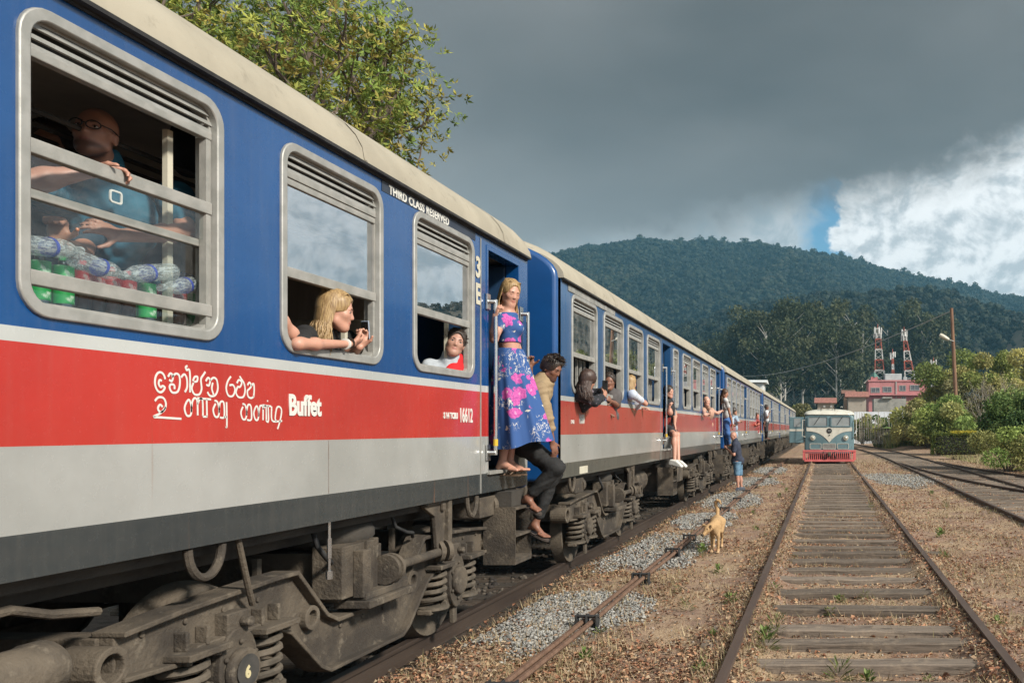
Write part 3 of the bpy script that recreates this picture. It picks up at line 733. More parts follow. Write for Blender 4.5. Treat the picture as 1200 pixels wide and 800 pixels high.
        for yy, rr in ((.0, .105), (.86, .085)):
            o.lathe([(rr, -.05), (rr, -.015), (rr*.55, -.012), (rr*.55, .012), (rr, .015), (rr, .05)], (0, yy, 0), (0, 1, 0) if yy == 0 else (.6, .8, 0), 22)
        _win['rod'] = o.mesh('traction_rod', U, 35)
        o = MB(); o.prism([(-.30, 1.12), (.10, 1.12), (.10, .80), (.07, .62), (-.05, .60), (-.09, .72), (-.13, .96), (-.30, 1.04)], -.035, .0)
        o.prism([(.04, 1.12), (.10, 1.12), (.10, .78), (.07, .62), (.03, .62)], -.12, .035); o.bx(-.10, .02, -.30, .10, 1.055, 1.09)
        o.bx(.0, .03, -.05, .0, 1.0, 1.06)
        _win['arm'] = o.mesh('traction_arm', U)
    link('bolster', _win['bolster'], bog, bevel=.008)
    if 'hose' not in _win:
        o = MB(); o.tube([(0, -.55, 1.03), (.04, -.56, .92), (.06, -.50, .84), (.03, -.40, .80), (-.02, -.33, .78)], .016, 7); _win['hose'] = o.mesh('hose', M['black'], 60)
        o = MB(); o.tube([(.0, .40, 1.05), (.02, .44, .93), (.05, .54, .88), (.04, .66, .86), (.0, .74, .82)], .013, 7); _win['hose2'] = o.mesh('hose', M['black'], 60)
        o = MB(); o.tube([(0, -1.0, .30), (0, 1.0, .30)], .018, 7); o.tube([(0, -.98, .30), (0, -.98, .50)], .016, 7); o.tube([(0, .98, .30), (0, .98, .50)], .016, 7); _win['pull'] = o.mesh('brake_rod', M['under'], 60)
    for s in (1, -1):
        for k in ('hose', 'hose2'): link('hose', _win[k], bog, loc=(1.22*s, 0, 0), rot=(0, 0, 0 if s > 0 else PI))
        link('brake_rod', _win['pull'], bog, loc=(1.10*s, 0, 0))
    for s in (1, -1):
        rz = 0 if s > 0 else PI
        link('air_spring', _win['airbag'], bog, loc=(.98*s, 0, .845))
        link('link_bracket', _win['rodbase'], bog, loc=(1.28*s, -.05*s, .49), rot=(0, 0, rz), bevel=.006)
        link('traction_rod', _win['rod'], bog, loc=(1.345*s, .12*s, .675), rot=(0, 0, rz))
        link('traction_arm', _win['arm'], bog, loc=(1.345*s, .98*s, 0), rot=(0, 0, rz), bevel=.008)
    return bog

def add_text(name, body, parent, loc, size, m, xs=1.0, bold=.0, depth=.002, rot=(R(90), 0, R(90)), align='LEFT', sp=1.0):
    cu = bpy.data.curves.new(name, 'FONT'); cu.body = body; cu.size = size; cu.offset = bold; cu.extrude = depth; cu.align_x = align; cu.resolution_u = 3; cu.space_character = sp
    t = bpy.data.objects.new(name+'_tmp', cu); COL.objects.link(t)
    dg = bpy.context.evaluated_depsgraph_get(); me = bpy.data.meshes.new_from_object(t.evaluated_get(dg)); bpy.data.objects.remove(t)
    me.materials.clear(); me.materials.append(m); me.name = name
    for v in me.vertices: v.co.x *= xs
    return link(name, me, parent, loc=loc, rot=rot)

def make_coach(Y0, L, windows, doors, paint, label, bogies, end_trim=True, seats=True):
    c = empty('passenger_coach', (TX, Y0, 0), 0, label, 'train coach', 'coaches of the blue and red passenger train')
    pm = M[paint]
    holes = []
    for y0, y1, k in windows:
        r = min(.13, (y1-y0)*.16); holes.append(rrect(y0+.02, y1-.02, WZ0+.02, WZ1-.02, r*.8))
    for y0, y1, k in doors: holes.append([(y0, 1.275), (y1, 1.275), (y1, 3.245), (y0, 3.245)])
    link('side_wall', wall_mesh('side_wall', L, holes, pm, HW), c)
    link('wall_lining', wall_mesh('wall_lining', L, holes, M['inner'], HW-.085, .05), c)
    if paint == 'paint1':                                  # windows of the far side let the daylight in
        far = [(y0, y1) for y0, y1, k in windows if y1 < 5.9-Y0]
        link('side_wall', wall_mesh('side_wall', L, [rrect(y0+.02, y1-.02, WZ0+.02, WZ1-.02, .1) for y0, y1 in far], pm, -HW), c)
        for y0, y1 in far: link('window', win_meshes(y1-y0)['frame'], c, loc=(-HW, y1, 0), rot=(0, 0, PI), bevel=.006)
    else: b = MB(); b.bx(-HW, -HW+.06, 0, L, 1.086, 3.372); b.build('side_wall', pm, c)
    b = MB(); b.bx(-HW+.06, HW-.09, .04, L-.04, 1.19, 1.275); b.build('floor', M['under2'], c)
    b = MB(); b.prism([(x*.985, z) for x, z in arch(HW-.1, 3.30, .38, 14)], .04, L-.04, 'y'); b.build('ceiling', M['ceil'], c)
    # roof with its eaves
    b = MB(); outer = arch(HW+.045, 3.372, .585); inner = [(x*.97, z-.03) for x, z in outer]
    k = len(outer); vs = []; ys = (0.0, .05, .16, L-.16, L-.05, L); sq = (.80, .94, 1, 1, .94, .80)
    for yy, q in zip(ys, sq):
        vs += [(x*(.985+.015*q), yy, 3.372+(z-3.372)*q) for x, z in outer]
    fs = [(j*k+i, j*k+i+1, (j+1)*k+i+1, (j+1)*k+i) for j in range(len(ys)-1) for i in range(k-1)]
    fs += [tuple(range(k)), tuple((len(ys)-1)*k+i for i in range(k))]
    b.add(vs, fs); b.build('roof', M['roof'], c, smooth=40)
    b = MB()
    for s in (1, -1): b.bx(s*(HW+.002), s*(HW+.048), .02, L-.02, 3.352, 3.371); b.bx(s*(HW+.002), s*(HW+.012), .02, L-.02, 3.337, 3.352)  # gutter lip; the black strip below it also paints in the eave shade
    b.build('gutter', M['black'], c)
    for i in range(1, int(L/2.4)+1):
        b = MB()                      # seams of the roof sheets
        yy = i*2.4; vs = []
        for dy in (-.02, .02): vs += [(x*1.002, yy+dy, z+.006) for x, z in outer]
        b.add(vs, [(i2, i2+1, k+i2+1, k+i2) for i2 in range(k-1)]); b.build('roof_seam', M['roof'], c, smooth=40)
    # ends
    prof = arch(HW-.02, 3.372, .50)+[(-HW+.02, 1.05), (HW-.02, 1.05)]
    for yy, y2 in ((-.085, .02), (L-.02, L+.085)):
        b = MB(); b.prism(prof, yy, y2, 'y'); b.build('end_wall', M['bluepaint'], c, bevel=.055, seg=4, smooth=50)
    for y0, y1 in ((-.45, -.08), (L+.08, L+.45)): b = MB(); b.bx(-.55, .55, y0, y1, 1.2, 3.3); b.build('gangway_bellows', M['black'], c)
    # underframe
    b = MB(); b.bx(-1.30, 1.30, .05, L-.05, 1.02, 1.19)
    for s in (1, -1): b.bx(1.0*s, 1.12*s, .1, L-.1, .93, 1.03)
    b.bx(-.1, .1, -.5, L+.5, .88, 1.05); b.build('underframe', M['under2'], c)
    for yb in (-.12, L-.12):
        b = MB(); b.lathe([(.14, 0), (.14, .05), (.07, .05), (.07, .5)], (.95, yb-.12 if yb < 0 else L+.24, .98), (0, 1 if yb < 0 else -1, 0), 16); b.build('buffer', M['under'], c, smooth=40)
    if len(bogies):
        m0, m1 = bogies[0]+2.5, bogies[-1]-2.5
        r2 = random.Random(int(L*100)); b = MB(); y = m0
        while y < m1-.6:
            w = r2.uniform(.5, 1.3); t = r2.random()
            if t < .6: b.bx(.75, 1.22, y, min(y+w, m1), r2.uniform(.42, .62), 1.03)
            else: b.lathe([(0, 0), (.2, .03), (.22, .08), (.22, w-.08), (.2, w-.03), (0, w)], (.92, y, .72), (0, 1, 0), 16)
            y += w+r2.uniform(.1, .4)
        b.build('equipment_box', M['under'], c, bevel=.01)
    for yc in bogies: bogie_parts(c, yc)
    # draw gear and hoops by the ends
    for yb in (L-1.05, .75):
        b = MB(); b.bx(1.12, 1.36, yb-.03, yb+.32, .86, 1.04); b.lathe([(.085, 0), (.085, .05), (.06, .05), (.06, .0)], (1.30, yb+.30, .95), (.35, 1, 0), 18)
        b.build('lifting_socket', M['under'], c, bevel=.008)
        b = MB(); b.tube([(1.38, yb-.26+.10*math.cos(t), 1.07-.16*math.sin(t)) for t in [PI*i/12 for i in range(13)]], .020, 8); b.build('pipe_hoop', M['under'], c, smooth=40)
    for y0, y1, k in windows: make_window(c, y0, y1, k)
    for y0, y1, k in doors: make_door(c, y0, y1, k)
    if seats:
        sm = MB(); sm.bx(-.42, .42, -.07, .07, .40, 1.22); sm.bx(-.45, .45, .05, .50, .38, .50); sm.bx(-.45, .45, .0, .40, 0, .38)
        me = sm.mesh('seat', M['inner_wood'])
        y = .9
        while y < L-1.4:
            for sx in (.60, -.80): link('seat', me, c, loc=(sx, y, 1.275), bevel=.03, rot=(0, 0, 0))
            y += 1.53
    return c

def make_door(c, y0, y1, kind):
    w = y1-y0
    o = [(y0-.04, 1.262), (y1+.04, 1.262), (y1+.04, 3.285), (y0-.04, 3.285)]; i = [(y0, 1.276), (y1, 1.276), (y1, 3.244), (y0, 3.244)]
    b = MB(); b.ring(o, i, HW-.12, HW+.006); f = b.build('door_frame', M['paint2'] if kind != 'first' else M['paint1'], c, bevel=.004)
    b = MB(); b.bx(HW-.25, HW+.03, y0-.02, y1+.02, 1.244, 1.274); b.build('threshold', M['alu_worn'], c, bevel=.004)
    # leaf swung inwards
    b = MB(); b.bx(HW-.13-w*.8, HW-.13, y1+.0, y1+.035, 1.29, 3.24); b.build('door', M['doorleaf'], c, bevel=.01)
    if kind != 'closed':
        for yy in (y0-.015, y1+.06):
            h = MB(); h.tube([(HW+.075, yy, 1.42), (HW+.075, yy, 2.80)], .017, 10)
            rail = h.build('handrail', M['chrome'], c, smooth=40)
            for z in (1.44, 2.78):
                q = MB(); q.bx(HW+.004, HW+.02, yy-.05, yy+.03, z-.07, z+.07); q.tube([(HW+.015, yy-.02, z), (HW+.075, yy, z)], .021, 8); q.build('bracket', M['chrome'], rail, bevel=.003)
            if yy < y0+.1:
                q = MB(); q.tube([(HW+.075, yy, 1.50), (HW+.075, yy, 1.56)], .020, 10); q.build('yellow_band', M['yellow'], rail)
    # steps
    s0, s1 = y0+.25, y0+.25+.42
    b = MB()
    for yy in (s0, s1): b.bx(HW-.14, HW+.155, yy-.006, yy+.006, .40, .93)
    b.bx(HW+.135, HW+.155, s0+.006, s1-.006, .40, .43)
    st = b.build('step_ladder', M['under'], c)
    for z in (.905, .655, .43):
        q = MB(); q.bx(HW-.14, HW+.16, s0-.0, s1+.0, z, z+.022); q.build('tread', M['under'], st, loc=(0, 0, 0))
    b = MB(); b.bx(HW-.2, HW+.1, s0+.05, s1-.05, .93, 1.07); b.build('step_hanger', M['under2'], st)
    b = MB()                                                # door seam strips in the wall
    for yy in (y0-.17,): b.bx(HW+.001, HW+.007, yy-.008, yy+.008, 1.09, 3.31)
    b.build('seam_strip', M['alu_worn'], c)

L0 = 15.12
# first coach: Y from -6.5 to 8.62; windows counted back from its far end
Y1 = 8.62-L0
w1 = []
for n, a in enumerate((6.213, 4.700, 3.165, 1.64, .11, -1.42, -2.95, -4.48)):
    w1.append((a-Y1, a+1.083-Y1, 'lowered' if n == 2 else 'raised'))
coach1 = make_coach(Y1, L0, w1, [(7.61-Y1, 8.36-Y1, 'first'), (.55, 1.3, 'first')], 'paint1', 'nearest coach, blue and red, with the Buffet lettering on its side', [2.77, 5.85-Y1])
# a coach of the rest of the train
Y2 = 9.71
w2 = [(10.11-Y2, 11.25-Y2, 'barred'), (11.58-Y2, 12.72-Y2, 'barred'), (13.0-Y2, 14.10-Y2, 'barred'), (14.42-Y2, 15.54-Y2, 'barred'), (16.92-Y2, 17.5-Y2, 'closed'),
      (18.05-Y2, 19.15-Y2, 'barred'), (19.4-Y2, 20.55-Y2, 'barred'), (20.9-Y2, 22.0-Y2, 'barred'), (22.35-Y2, 23.45-Y2, 'barred')]
d2 = [(15.82-Y2, 16.62-Y2, 'plain'), (23.70-Y2, 24.40-Y2, 'plain')]
coach2 = make_coach(Y2, 14.95, w2, d2, 'paint2', 'second coach behind the buffet coach, with a blue end wall facing the camera', [2.79, 14.95-2.85], seats=False)
words_ = ['third coach, behind the one with the woman leaning out to take a photo', 'fourth coach, where a man in a white shirt leans from the door', 'fifth coach, second last of the visible train', 'last coach, at the far end of the train']
for n in range(4):
    c = copy_tree(coach2); c.location = (TX, Y2+16.15*(n+1), 0); c['label'] = words_[n]
C1 = (TX, Y1)
# -------- lettering and fittings of the first coach (positions in its own frame)
def on1(x_img, z): return (HW+.003, 3000/(966-x_img)-Y1, z)
add_text('buffet_lettering', 'Buffet', coach1, on1(337.5, 1.731), .162, M['whitepaint'], .80, .0055)
add_text('running_number', '16612', coach1, on1(538.0, 1.708), .165, M['whitepaint'], .60, .003, sp=1.08)
add_text('small_number', 'S 14 TCBU', coach1, on1(519.5, 1.735), .066, M['whitepaint'], .85, .003)
b = MB(); b.bx(HW+.001, HW+.0035, 5.78-Y1, 7.33-Y1, 3.264, 3.337); b.build('name_board', pmat('dark_blue_board', (.022, .03, .05), (.03, .04, .06), 5, .5), coach1)
add_text('class_lettering', 'THIRD CLASS RESERVED', coach1, (HW+.005, 5.87-Y1, 3.270), .083, M['whitepaint'], .97, .0026, sp=1.09)
for ch, xi, z in (('3', 555.5, 2.965), ('E', 555.5, 2.735)):
    add_text('coach_letter', ch, coach1, (HW+.005, 3000/(966-xi)-Y1+.02, z), .245, M['cream'], .9, .008)

STROKE = .0080
def strokes(name, lines, parent, y0, y1, z0, z1, w=200., h=100.):
    """hand-drawn letters: centre lines in a w by h field mapped to the side of the coach"""
    b = MB()
    for ln in lines:
        pts = []
        P = [Vector((p[0], p[1], 0)) for p in ln]
        for i in range(len(P)-1):                          # Catmull-Rom
            p0, p1, p2, p3 = P[max(i-1, 0)], P[i], P[i+1], P[min(i+2, len(P)-1)]
            for t in (0, .25, .5, .75):
                pts.append(.5*((2*p1)+(p2-p0)*t+(2*p0-5*p1+4*p2-p3)*t*t+(3*p1-p0-3*p2+p3)*t*t*t))
        pts.append(P[-1])
        Q = [Vector((y0+(y1-y0)*p.x/w, z1-(z1-z0)*p.y/h)) for p in pts]
        vs = []; fs = []
        for i, q in enumerate(Q):
            d = (Q[min(i+1, len(Q)-1)]-Q[max(i-1, 0)]); d.normalize(); nrm = Vector((-d.y, d.x))*STROKE*.62
            for x in (0, .0025): vs += [(x*.5, (q+nrm).x, (q+nrm).y), (x*.5, (q-nrm).x, (q-nrm).y)]
        for i in range(len(Q)-1):
            a = i*4; c = a+4
            fs += [(a+2, a+3, c+3, c+2), (a, a+2, c+2, c), (a+1, c+1, c+3, a+3)]
        fs += [(0, 1, 3, 2), (len(vs)-4, len(vs)-2, len(vs)-1, len(vs)-3)]
        b.add(vs, fs)
    return b.build(name, M['whitepaint'], parent, loc=(HW+.001, 0, 0))
def arc(cx, cy, rx, ry, a0, a1, n=8):
    return [(cx+rx*math.cos(R(a0+(a1-a0)*i/n)), cy-ry*math.sin(R(a0+(a1-a0)*i/n))) for i in range(n+1)]
# Sinhala line, drawn in a field of 590 x 150 (as seen, letters read from left to right)
sin_ = [
    arc(38, 84, 27, 40, 20, 330, 14)+[(50, 98), (40, 104), (30, 92), (34, 76), (46, 78)],                      # kombuva spiral
    [(78, 60), (90, 45), (104, 55), (98, 76), (84, 72)], [(98, 60), (120, 44), (138, 54), (140, 90), (128, 118), (100, 122), (86, 104), (92, 90), (110, 92), (112, 108)],
    [(148, 58), (164, 44), (178, 60), (180, 96), (168, 118)], [(182, 8), (172, 14), (178, 26), (190, 22), (196, 44), (196, 118)],
    [(212, 70), (222, 52), (238, 50), (236, 68), (220, 72)], [(216, 76), (206, 100), (220, 124), (248, 124), (262, 100), (258, 60), (272, 40), (284, 26)],
    [(286, 66), (300, 50), (312, 62), (304, 84), (290, 80)], [(312, 62), (332, 48), (352, 58), (358, 96), (342, 124), (312, 128), (296, 112)], [(328, 70), (322, 96), (334, 124)],
    [(440, 36), (420, 58), (410, 92), (424, 122), (452, 122), (466, 96), (454, 74), (430, 76)],
    [(478, 64), (492, 48), (510, 60), (498, 80), (482, 78)], [(482, 82), (472, 106), (488, 126), (520, 124), (532, 96), (526, 64), (508, 44), (496, 32)],
    [(548, 70), (562, 56), (574, 72), (560, 86), (548, 96), (552, 120), (572, 128), (592, 120)], [(574, 72), (590, 60), (594, 90), (590, 122)],
]
strokes('sinhala_lettering', sin_, coach1, on1(178.5, 0)[1], on1(297.5, 0)[1], 1.798, 1.956, 594, 140)
tam = [
    [(48, 84), (36, 76), (26, 90), (36, 102), (56, 96), (64, 72), (52, 52), (28, 50), (12, 64)], [(62, 84), (40, 106), (6, 120), (40, 122), (140, 126)],
    [(166, 62), (156, 86), (166, 112), (186, 112), (192, 84), (180, 54), (166, 62)], [(190, 100), (196, 60), (210, 46), (222, 60), (224, 112)], [(224, 70), (236, 48), (250, 56), (252, 114)], [(222, 46), (296, 48)], [(272, 48), (274, 116)], [(252, 116), (276, 116)],
    [(322, 64), (308, 88), (318, 114), (336, 114), (342, 88), (332, 58), (316, 52)], [(340, 100), (346, 62), (362, 54), (370, 70), (370, 116), (346, 118)], [(384, 56), (386, 150), (380, 154)], [(370, 116), (386, 116)],
    [(482, 72), (470, 96), (480, 122), (498, 122), (506, 96), (496, 66), (480, 60)], [(504, 108), (510, 70), (524, 62), (534, 78), (534, 124), (508, 126)],
    [(560, 74), (550, 98), (560, 124), (576, 124), (582, 98), (572, 68), (560, 74)], [(582, 112), (588, 72), (600, 64), (610, 76), (610, 126)], [(610, 80), (620, 66), (630, 72), (632, 128)], [(606, 62), (664, 66)], [(644, 64), (646, 130), (630, 128)], [(640, 40), (641, 46)],
    [(668, 66), (670, 126), (716, 130), (740, 128)], [(700, 130), (692, 116), (702, 74), (720, 66), (736, 80), (732, 110), (716, 150), (708, 164)],
]
strokes('tamil_lettering', tam, coach1, on1(178, 0)[1], on1(331, 0)[1], 1.649, 1.855, 745, 165)
# hanging rods and hoop under the near part of the first coach, air cylinder by the bogie
b = MB(); b.tube([(1.36, 4.30-Y1, 1.10), (1.35, 4.30-Y1, .98)], .012, 8); b.tube([(1.36, 4.42-Y1, 1.09), (1.33, 4.55-Y1, .80), (1.29, 4.64-Y1, .70)], .016, 8); b.build('brake_rod', M['under'], coach1, smooth=40)
b = MB(); b.tube([(1.37, 4.06-Y1+.115*(1-math.cos(t)), 1.075-.15*math.sin(t)) for t in [PI*i/14 for i in range(15)]], .021, 8); b.build('pipe_hoop', M['under'], coach1, smooth=40)
b = MB(); b.tube([(1.36, 5.24-Y1, 1.10), (1.36, 5.24-Y1, .76)], .009, 8); b.lathe([(.02, 0), (.02, .05)], (1.36, 5.24-Y1, .73), n=8); b.tube([(1.36, 5.24-Y1, .98), (1.36, 5.24-Y1, .86)], .014, 8); b.build('lever_rod', M['chrome'], coach1, smooth=40)
b = MB(); b.lathe([(0, 0), (.10, .0), (.105, .06), (.105, .70), (.112, .71), (.112, .78), (.098, .80), (.0, .80)], (1.29, 2.62-Y1, .70), (0, 1, 0), 26); b.lathe([(.02, 0), (.02, .03)], (1.33, 3.41-Y1, .65), (0, 1, 0), 8); b.build('air_cylinder', M['under'], coach1, smooth=35)
b = MB(); b.tube([(1.2, 3.0-Y1, .93), (1.25, 3.3-Y1, .95), (1.27, 3.45-Y1, .90), (1.25, 3.7-Y1, .86)], .02, 8); b.build('air_hose', M['under'], coach1, smooth=40)
b = MB(); b.lathe([(.085, 0), (.085, .004), (0, .005)], (1.359, 4.505-Y1, .38), (1, 0, 0), 20); b.build('number_plate', pmat('dark_plate', (.035, .035, .033), (.06, .055, .05), 9, .7), coach1)
add_text('axle_number', '6', coach1, (1.366, 4.475-Y1, .345), .085, pmat('dull_yellow', (.55, .48, .28)), .9, .004)
# interior of the first coach: panelling, ceiling lamps, a rail for bags
b = MB(); b.bx(-1.30, -1.26, 6.0-Y1, L0-.1, 1.28, 3.3); b.build('panelling', M['inner_wood'], coach1)
b = MB(); b.bx(-1.25, .6, 7.50-Y1, 7.54-Y1, 1.28, 3.36); b.build('partition', M['inner_wood'], coach1)
for yy in (3.35, 6.4):
    b = MB(); b.bx(.25, .45, yy-Y1, yy+.62-Y1, 3.50, 3.57); b.build('ceiling_lamp', M['lampwhite'], coach1, bevel=.02)
b = MB()
for x in (.75, .9, 1.05): b.tube([(x, .3, 3.0), (x, L0-1.6, 3.0)], .012, 6)
b.build('luggage_rack', M['under2'], coach1)
add_text('running_number', '16600', coach2, (HW+.003, 3000/(966-678.5)-Y2, 1.72), .160, M['whitepaint'], .56, .0045)
add_text('small_number', 'S 14.2', coach2, (HW+.003, 3000/(966-669)-Y2, 1.715), .06, M['whitepaint'], .85, .002)
b = MB(); b.bx(HW+.001, HW+.003, 3000/(966-679)-Y2, 3000/(966-688.5)-Y2, 1.10, 1.19); b.build('data_plate', M['cream'], coach2)
b = MB(); b.bx(HW+.002, HW+.010, 9.98-Y2, 12.2-Y2, 3.268, 3.335); b.build('name_board', M['alu_worn'], coach2)
for yy in (10.1, 11.1, 11.25, 11.6): 
    b = MB(); b.bx(HW+.011, HW+.013, yy-Y2, yy+.12-Y2, 3.275, 3.33); b.build('board_tab', M['alu'], coach2)

M['seam'] = pmat('rusty_seam', (.17, .12, .095), (.25, .235, .22), 6, .8)
for yy in (5.163, 1.9, -1.2, -4.3):
    b = MB(); b.bx(HW+.0005, HW+.0022, yy-Y1-.0022, yy-Y1+.0022, 1.262, 1.583); b.build('panel_seam', M['seam'], coach1)
# ================================================================== hills, woods, town, trees
class Tree: pass
def leaf_object(name, P, L, W, U, VV, WW, cols, fold=.2, parent=None, m='leaf', loc=None):
    V, F = leaves_arrays(P, L, W, U, VV, WW, fold)
    return link(name, np_mesh(name, V, F, M[m], attr=np.repeat(cols, 4, 0)), parent, loc=loc)
def blob_points(rng, centers, radii, n, flat=.8, shell=.55):
    """points spread through many clumps, more of them near each clump's skin"""
    c = np.array(centers); r_ = np.array(radii); pw = r_**2; k = rng.choice(len(c), n, p=pw/pw.sum())
    d = rng.normal(size=(n, 3)); d /= np.linalg.norm(d, axis=1, keepdims=True)
    q = shell+(1-shell)*rng.random(n)**.6; q = q*(1+.22*(rng.random(n)-.3))
    off = d*(q*r_[k])[:, None]; off[:, 2] *= flat
    return c[k]+off, d, k
def foliage(name, rng, centers, radii, n, size, cols, parent=None, flat=.8, shell=.55, asp=.45, droop=.3, var=.3):
    P, d, k = blob_points(rng, centers, radii, n, flat, shell)
    u = d+.9*rng.normal(size=d.shape); u[:, 2] -= droop; u /= np.linalg.norm(u, axis=1, keepdims=True)
    t = rng.normal(size=d.shape); v = np.cross(u, t); v /= np.linalg.norm(v, axis=1, keepdims=True)+1e-9; w = np.cross(u, v)
    s = size*(.6+.8*rng.random(n)); base = pick(cols, len(centers), rng, .25)[k]
    return leaf_object(name, P, s, s*asp, u, v, w, np.clip(base*(1+var*(rng.random((n, 1))-.5)*2), 0, 1), parent=parent)
M['bark'] = pmat('bark', (.17, .13, .10), (.09, .07, .055), 6, .9, bump=.5, bscale=25, stretch=(3, 3, .6))
M['palebark'] = pmat('pale_bark', (.42, .38, .33), (.24, .21, .18), 3, .85, stretch=(2, 2, .4))
M['greybark'] = pmat('grey_bark', (.42, .40, .36), (.26, .24, .21), 3, .85)
M['deadwood'] = pmat('bare_twigs', (.38, .34, .29), (.25, .22, .18), 5, .9)
def grow(b, rng, p, d, L, rad, depth, tips, spread=.7, up=.15):
    q = [p]; n = 4; dd = Vector(d)
    for i in range(n):
        dd = (dd+Vector((rng.uniform(-.2, .2), rng.uniform(-.2, .2), rng.uniform(-.1, .15+up)))).normalized(); q.append(q[-1]+dd*L/n)
    b.tube(q, [rad*(1-.4*i/n) for i in range(n+1)], 7 if rad > .06 else 5)
    if depth == 0: tips.append((q[-1], dd)); return
    if depth <= 2: tips.append((q[3], dd))
    for k in range(rng.choice((2, 3, 3))):
        nd = (dd+Vector((rng.gauss(0, spread), rng.gauss(0, spread), rng.gauss(.12, spread*.6)))).normalized()
        grow(b, rng, q[-1] if k else q[-2], nd, L*rng.uniform(.62, .82), rad*.6, depth-1, tips, spread, up)

# ---- leafy tree behind the first coach
def whorl_tree(name, loc, trunk_h, L, depth, seed, cols, label, nper, leaf, spread=.75, rad=.2, crown=None, lean=(0, 0, 1)):
    rg = random.Random(seed); g2 = np.random.default_rng(seed); t = empty(name, loc, 0, label, 'tree')
    b = MB(); tips = []; top = Vector((0, 0, trunk_h))+Vector((lean[0], lean[1], 0))*trunk_h*.25
    b.tube([(0, 0, -.2), (.05, .02, trunk_h*.5), top], [rad*1.3, rad*1.05, rad*.9], 10)
    for k in range(5):
        a = k*1.2566+.4; grow(b, rg, top, (math.cos(a)*.75+lean[0], math.sin(a)*.75+lean[1], .75), L, rad*.6, depth, tips, spread)
    b.build('trunk', M['bark'], t, smooth=60)
    P, L_, U, VV, WW, C = [], [], [], [], [], []
    for q, d in tips:
        q = np.array(q); n = nper
        base = pick(cols, 1, g2, .2)
        for c in range(15):
            cc = q+g2.normal(size=3)*leaf*1.55*min(c, 1.6)
            ax = np.array(d)+g2.normal(size=3)*.35; ax /= np.linalg.norm(ax)
            e1 = np.cross(ax, [.3, .5, .8]); e1 /= np.linalg.norm(e1); e2 = np.cross(ax, e1)
            for i in range(n):
                th = 6.283*i/n+g2.random(); el = .1+.7*g2.random()
                u = (e1*math.cos(th)+e2*math.sin(th))*math.cos(el)+ax*math.sin(el)+g2.normal(size=3)*.45; u[2] -= .15; u /= np.linalg.norm(u)
                v = np.cross(u, ax); v /= np.linalg.norm(v)+1e-9; l = leaf*(.6+.7*g2.random())
                P.append(cc+u*l*.5); L_.append(l); U.append(u); VV.append(v); WW.append(np.cross(u, v)); C.append(base[0]*(.75+.5*g2.random()))
    P = np.array(P); L_ = np.array(L_)
    leaf_object('crown', P, L_, L_*.34, np.array(U), np.array(VV), np.array(WW), np.array(C), parent=t)
    return t
OLIVE = [(.20, .25, .05), (.28, .30, .06), (.14, .20, .045), (.33, .30, .065), (.17, .24, .05), (.29, .235, .06)]
whorl_tree('leafy_tree', (-10.0, 14.6, -.2), 4.2, 2.0, 4, 12, OLIVE, 'big leafy tree rising behind the roof of the nearest coach', 7, .108, .62, .24)
whorl_tree('leafy_tree', (-15.0, 18.4, -.2), 5.5, 1.9, 4, 5, [(.10, .16, .04), (.14, .20, .05), (.20, .21, .06)], 'darker green tree at the top left, left of the big leafy tree', 8, .16, .7, .2)
# bare twiggy crown between the two
t = empty('bare_tree', (-12.6, 17.5, -.2), 0, 'sparse pale twiggy tree between the two leafy trees behind the roof', 'tree')
b = MB(); rg = random.Random(8); tips = []; b.tube([(0, 0, 0), (0, 0, 5.2)], [.15, .1], 8)
for k in range(5): grow(b, rg, Vector((0, 0, 5.0)), (math.cos(k*1.25), math.sin(k*1.25), 1.0), 1.7, .06, 4, tips, .6)
b.build('trunk', M['deadwood'], t, smooth=60)
g2 = np.random.default_rng(4); foliage('crown', g2, [np.array(q) for q, d in tips], [.22]*len(tips), 2600, .07, [(.30, .25, .17), (.24, .20, .12), (.34, .30, .2)], t)

# ---- hills
RX = [-3000, -1500, -900, -700, -600, -489, -444, -399, -331, -249, -174, -99, -24, 51, 126, 201, 276, 351, 500, 800, 1300, 3000]
RZ = [20, 60, 110, 170, 205, 283, 304, 322, 334, 337, 334, 328, 319, 308, 287, 268, 245, 230, 200, 150, 100, 20]
def hill_z(X, Y):
    rz = .885*np.interp(X*(1500/np.clip(Y, 1100, 1900))**.5, RX, RZ)
    s = sstep(Y, 480, 1500)**.85*(1-.5*sstep(Y, 1560, 2600))
    gul = (fbm(X, Y*.35, .0075, 51, 4)-.5)
    m = np.sin(np.clip(s, 0, 1)*np.pi)
    return -3+rz*s+gul*110*m+(fbm(X, Y, .03, 57, 3)-.5)*7
def spur_z(X, Y):
    top = np.interp(X, [-900, -420, -260, -150, -60, 0, 60, 110, 160, 260, 500, 900], [6, 24, 42, 62, 92, 104, 106, 100, 78, 66, 50, 10])
    s = sstep(Y, 330, 700)*(1-.6*sstep(Y, 730, 1000))
    return -2+top*s+(fbm(X, Y, .02, 61, 3)-.5)*9*s
def terrain(name, fz, x0, x1, nx, y0, y1, ny, m):
    X, Y = np.meshgrid(np.linspace(x0, x1, nx), np.linspace(y0, y1, ny)); Z = fz(X, Y)
    i = (np.arange(ny-1)[:, None]*nx+np.arange(nx-1)[None]).ravel()
    return tag(link(name, np_mesh(name, np.stack([X.ravel(), Y.ravel(), Z.ravel()], 1), np.stack([i, i+1, i+nx+1, i+nx], 1), m, True)), kind='structure')
hm, g, p = mat('hillside'); tc = g.n('ShaderNodeTexCoord').outputs['Object']
c = g.mix(g.ss(g.noise(tc, .02, 6, .6), .4, .6), (.024, .034, .018), (.015, .023, .013)); c = g.mix(g.ss(g.noise(tc, .006, 4, .5), .62, .70), c, (.07, .06, .042))
g.put(p.inputs['Base Color'], c); p.inputs['Roughness'].default_value = 1
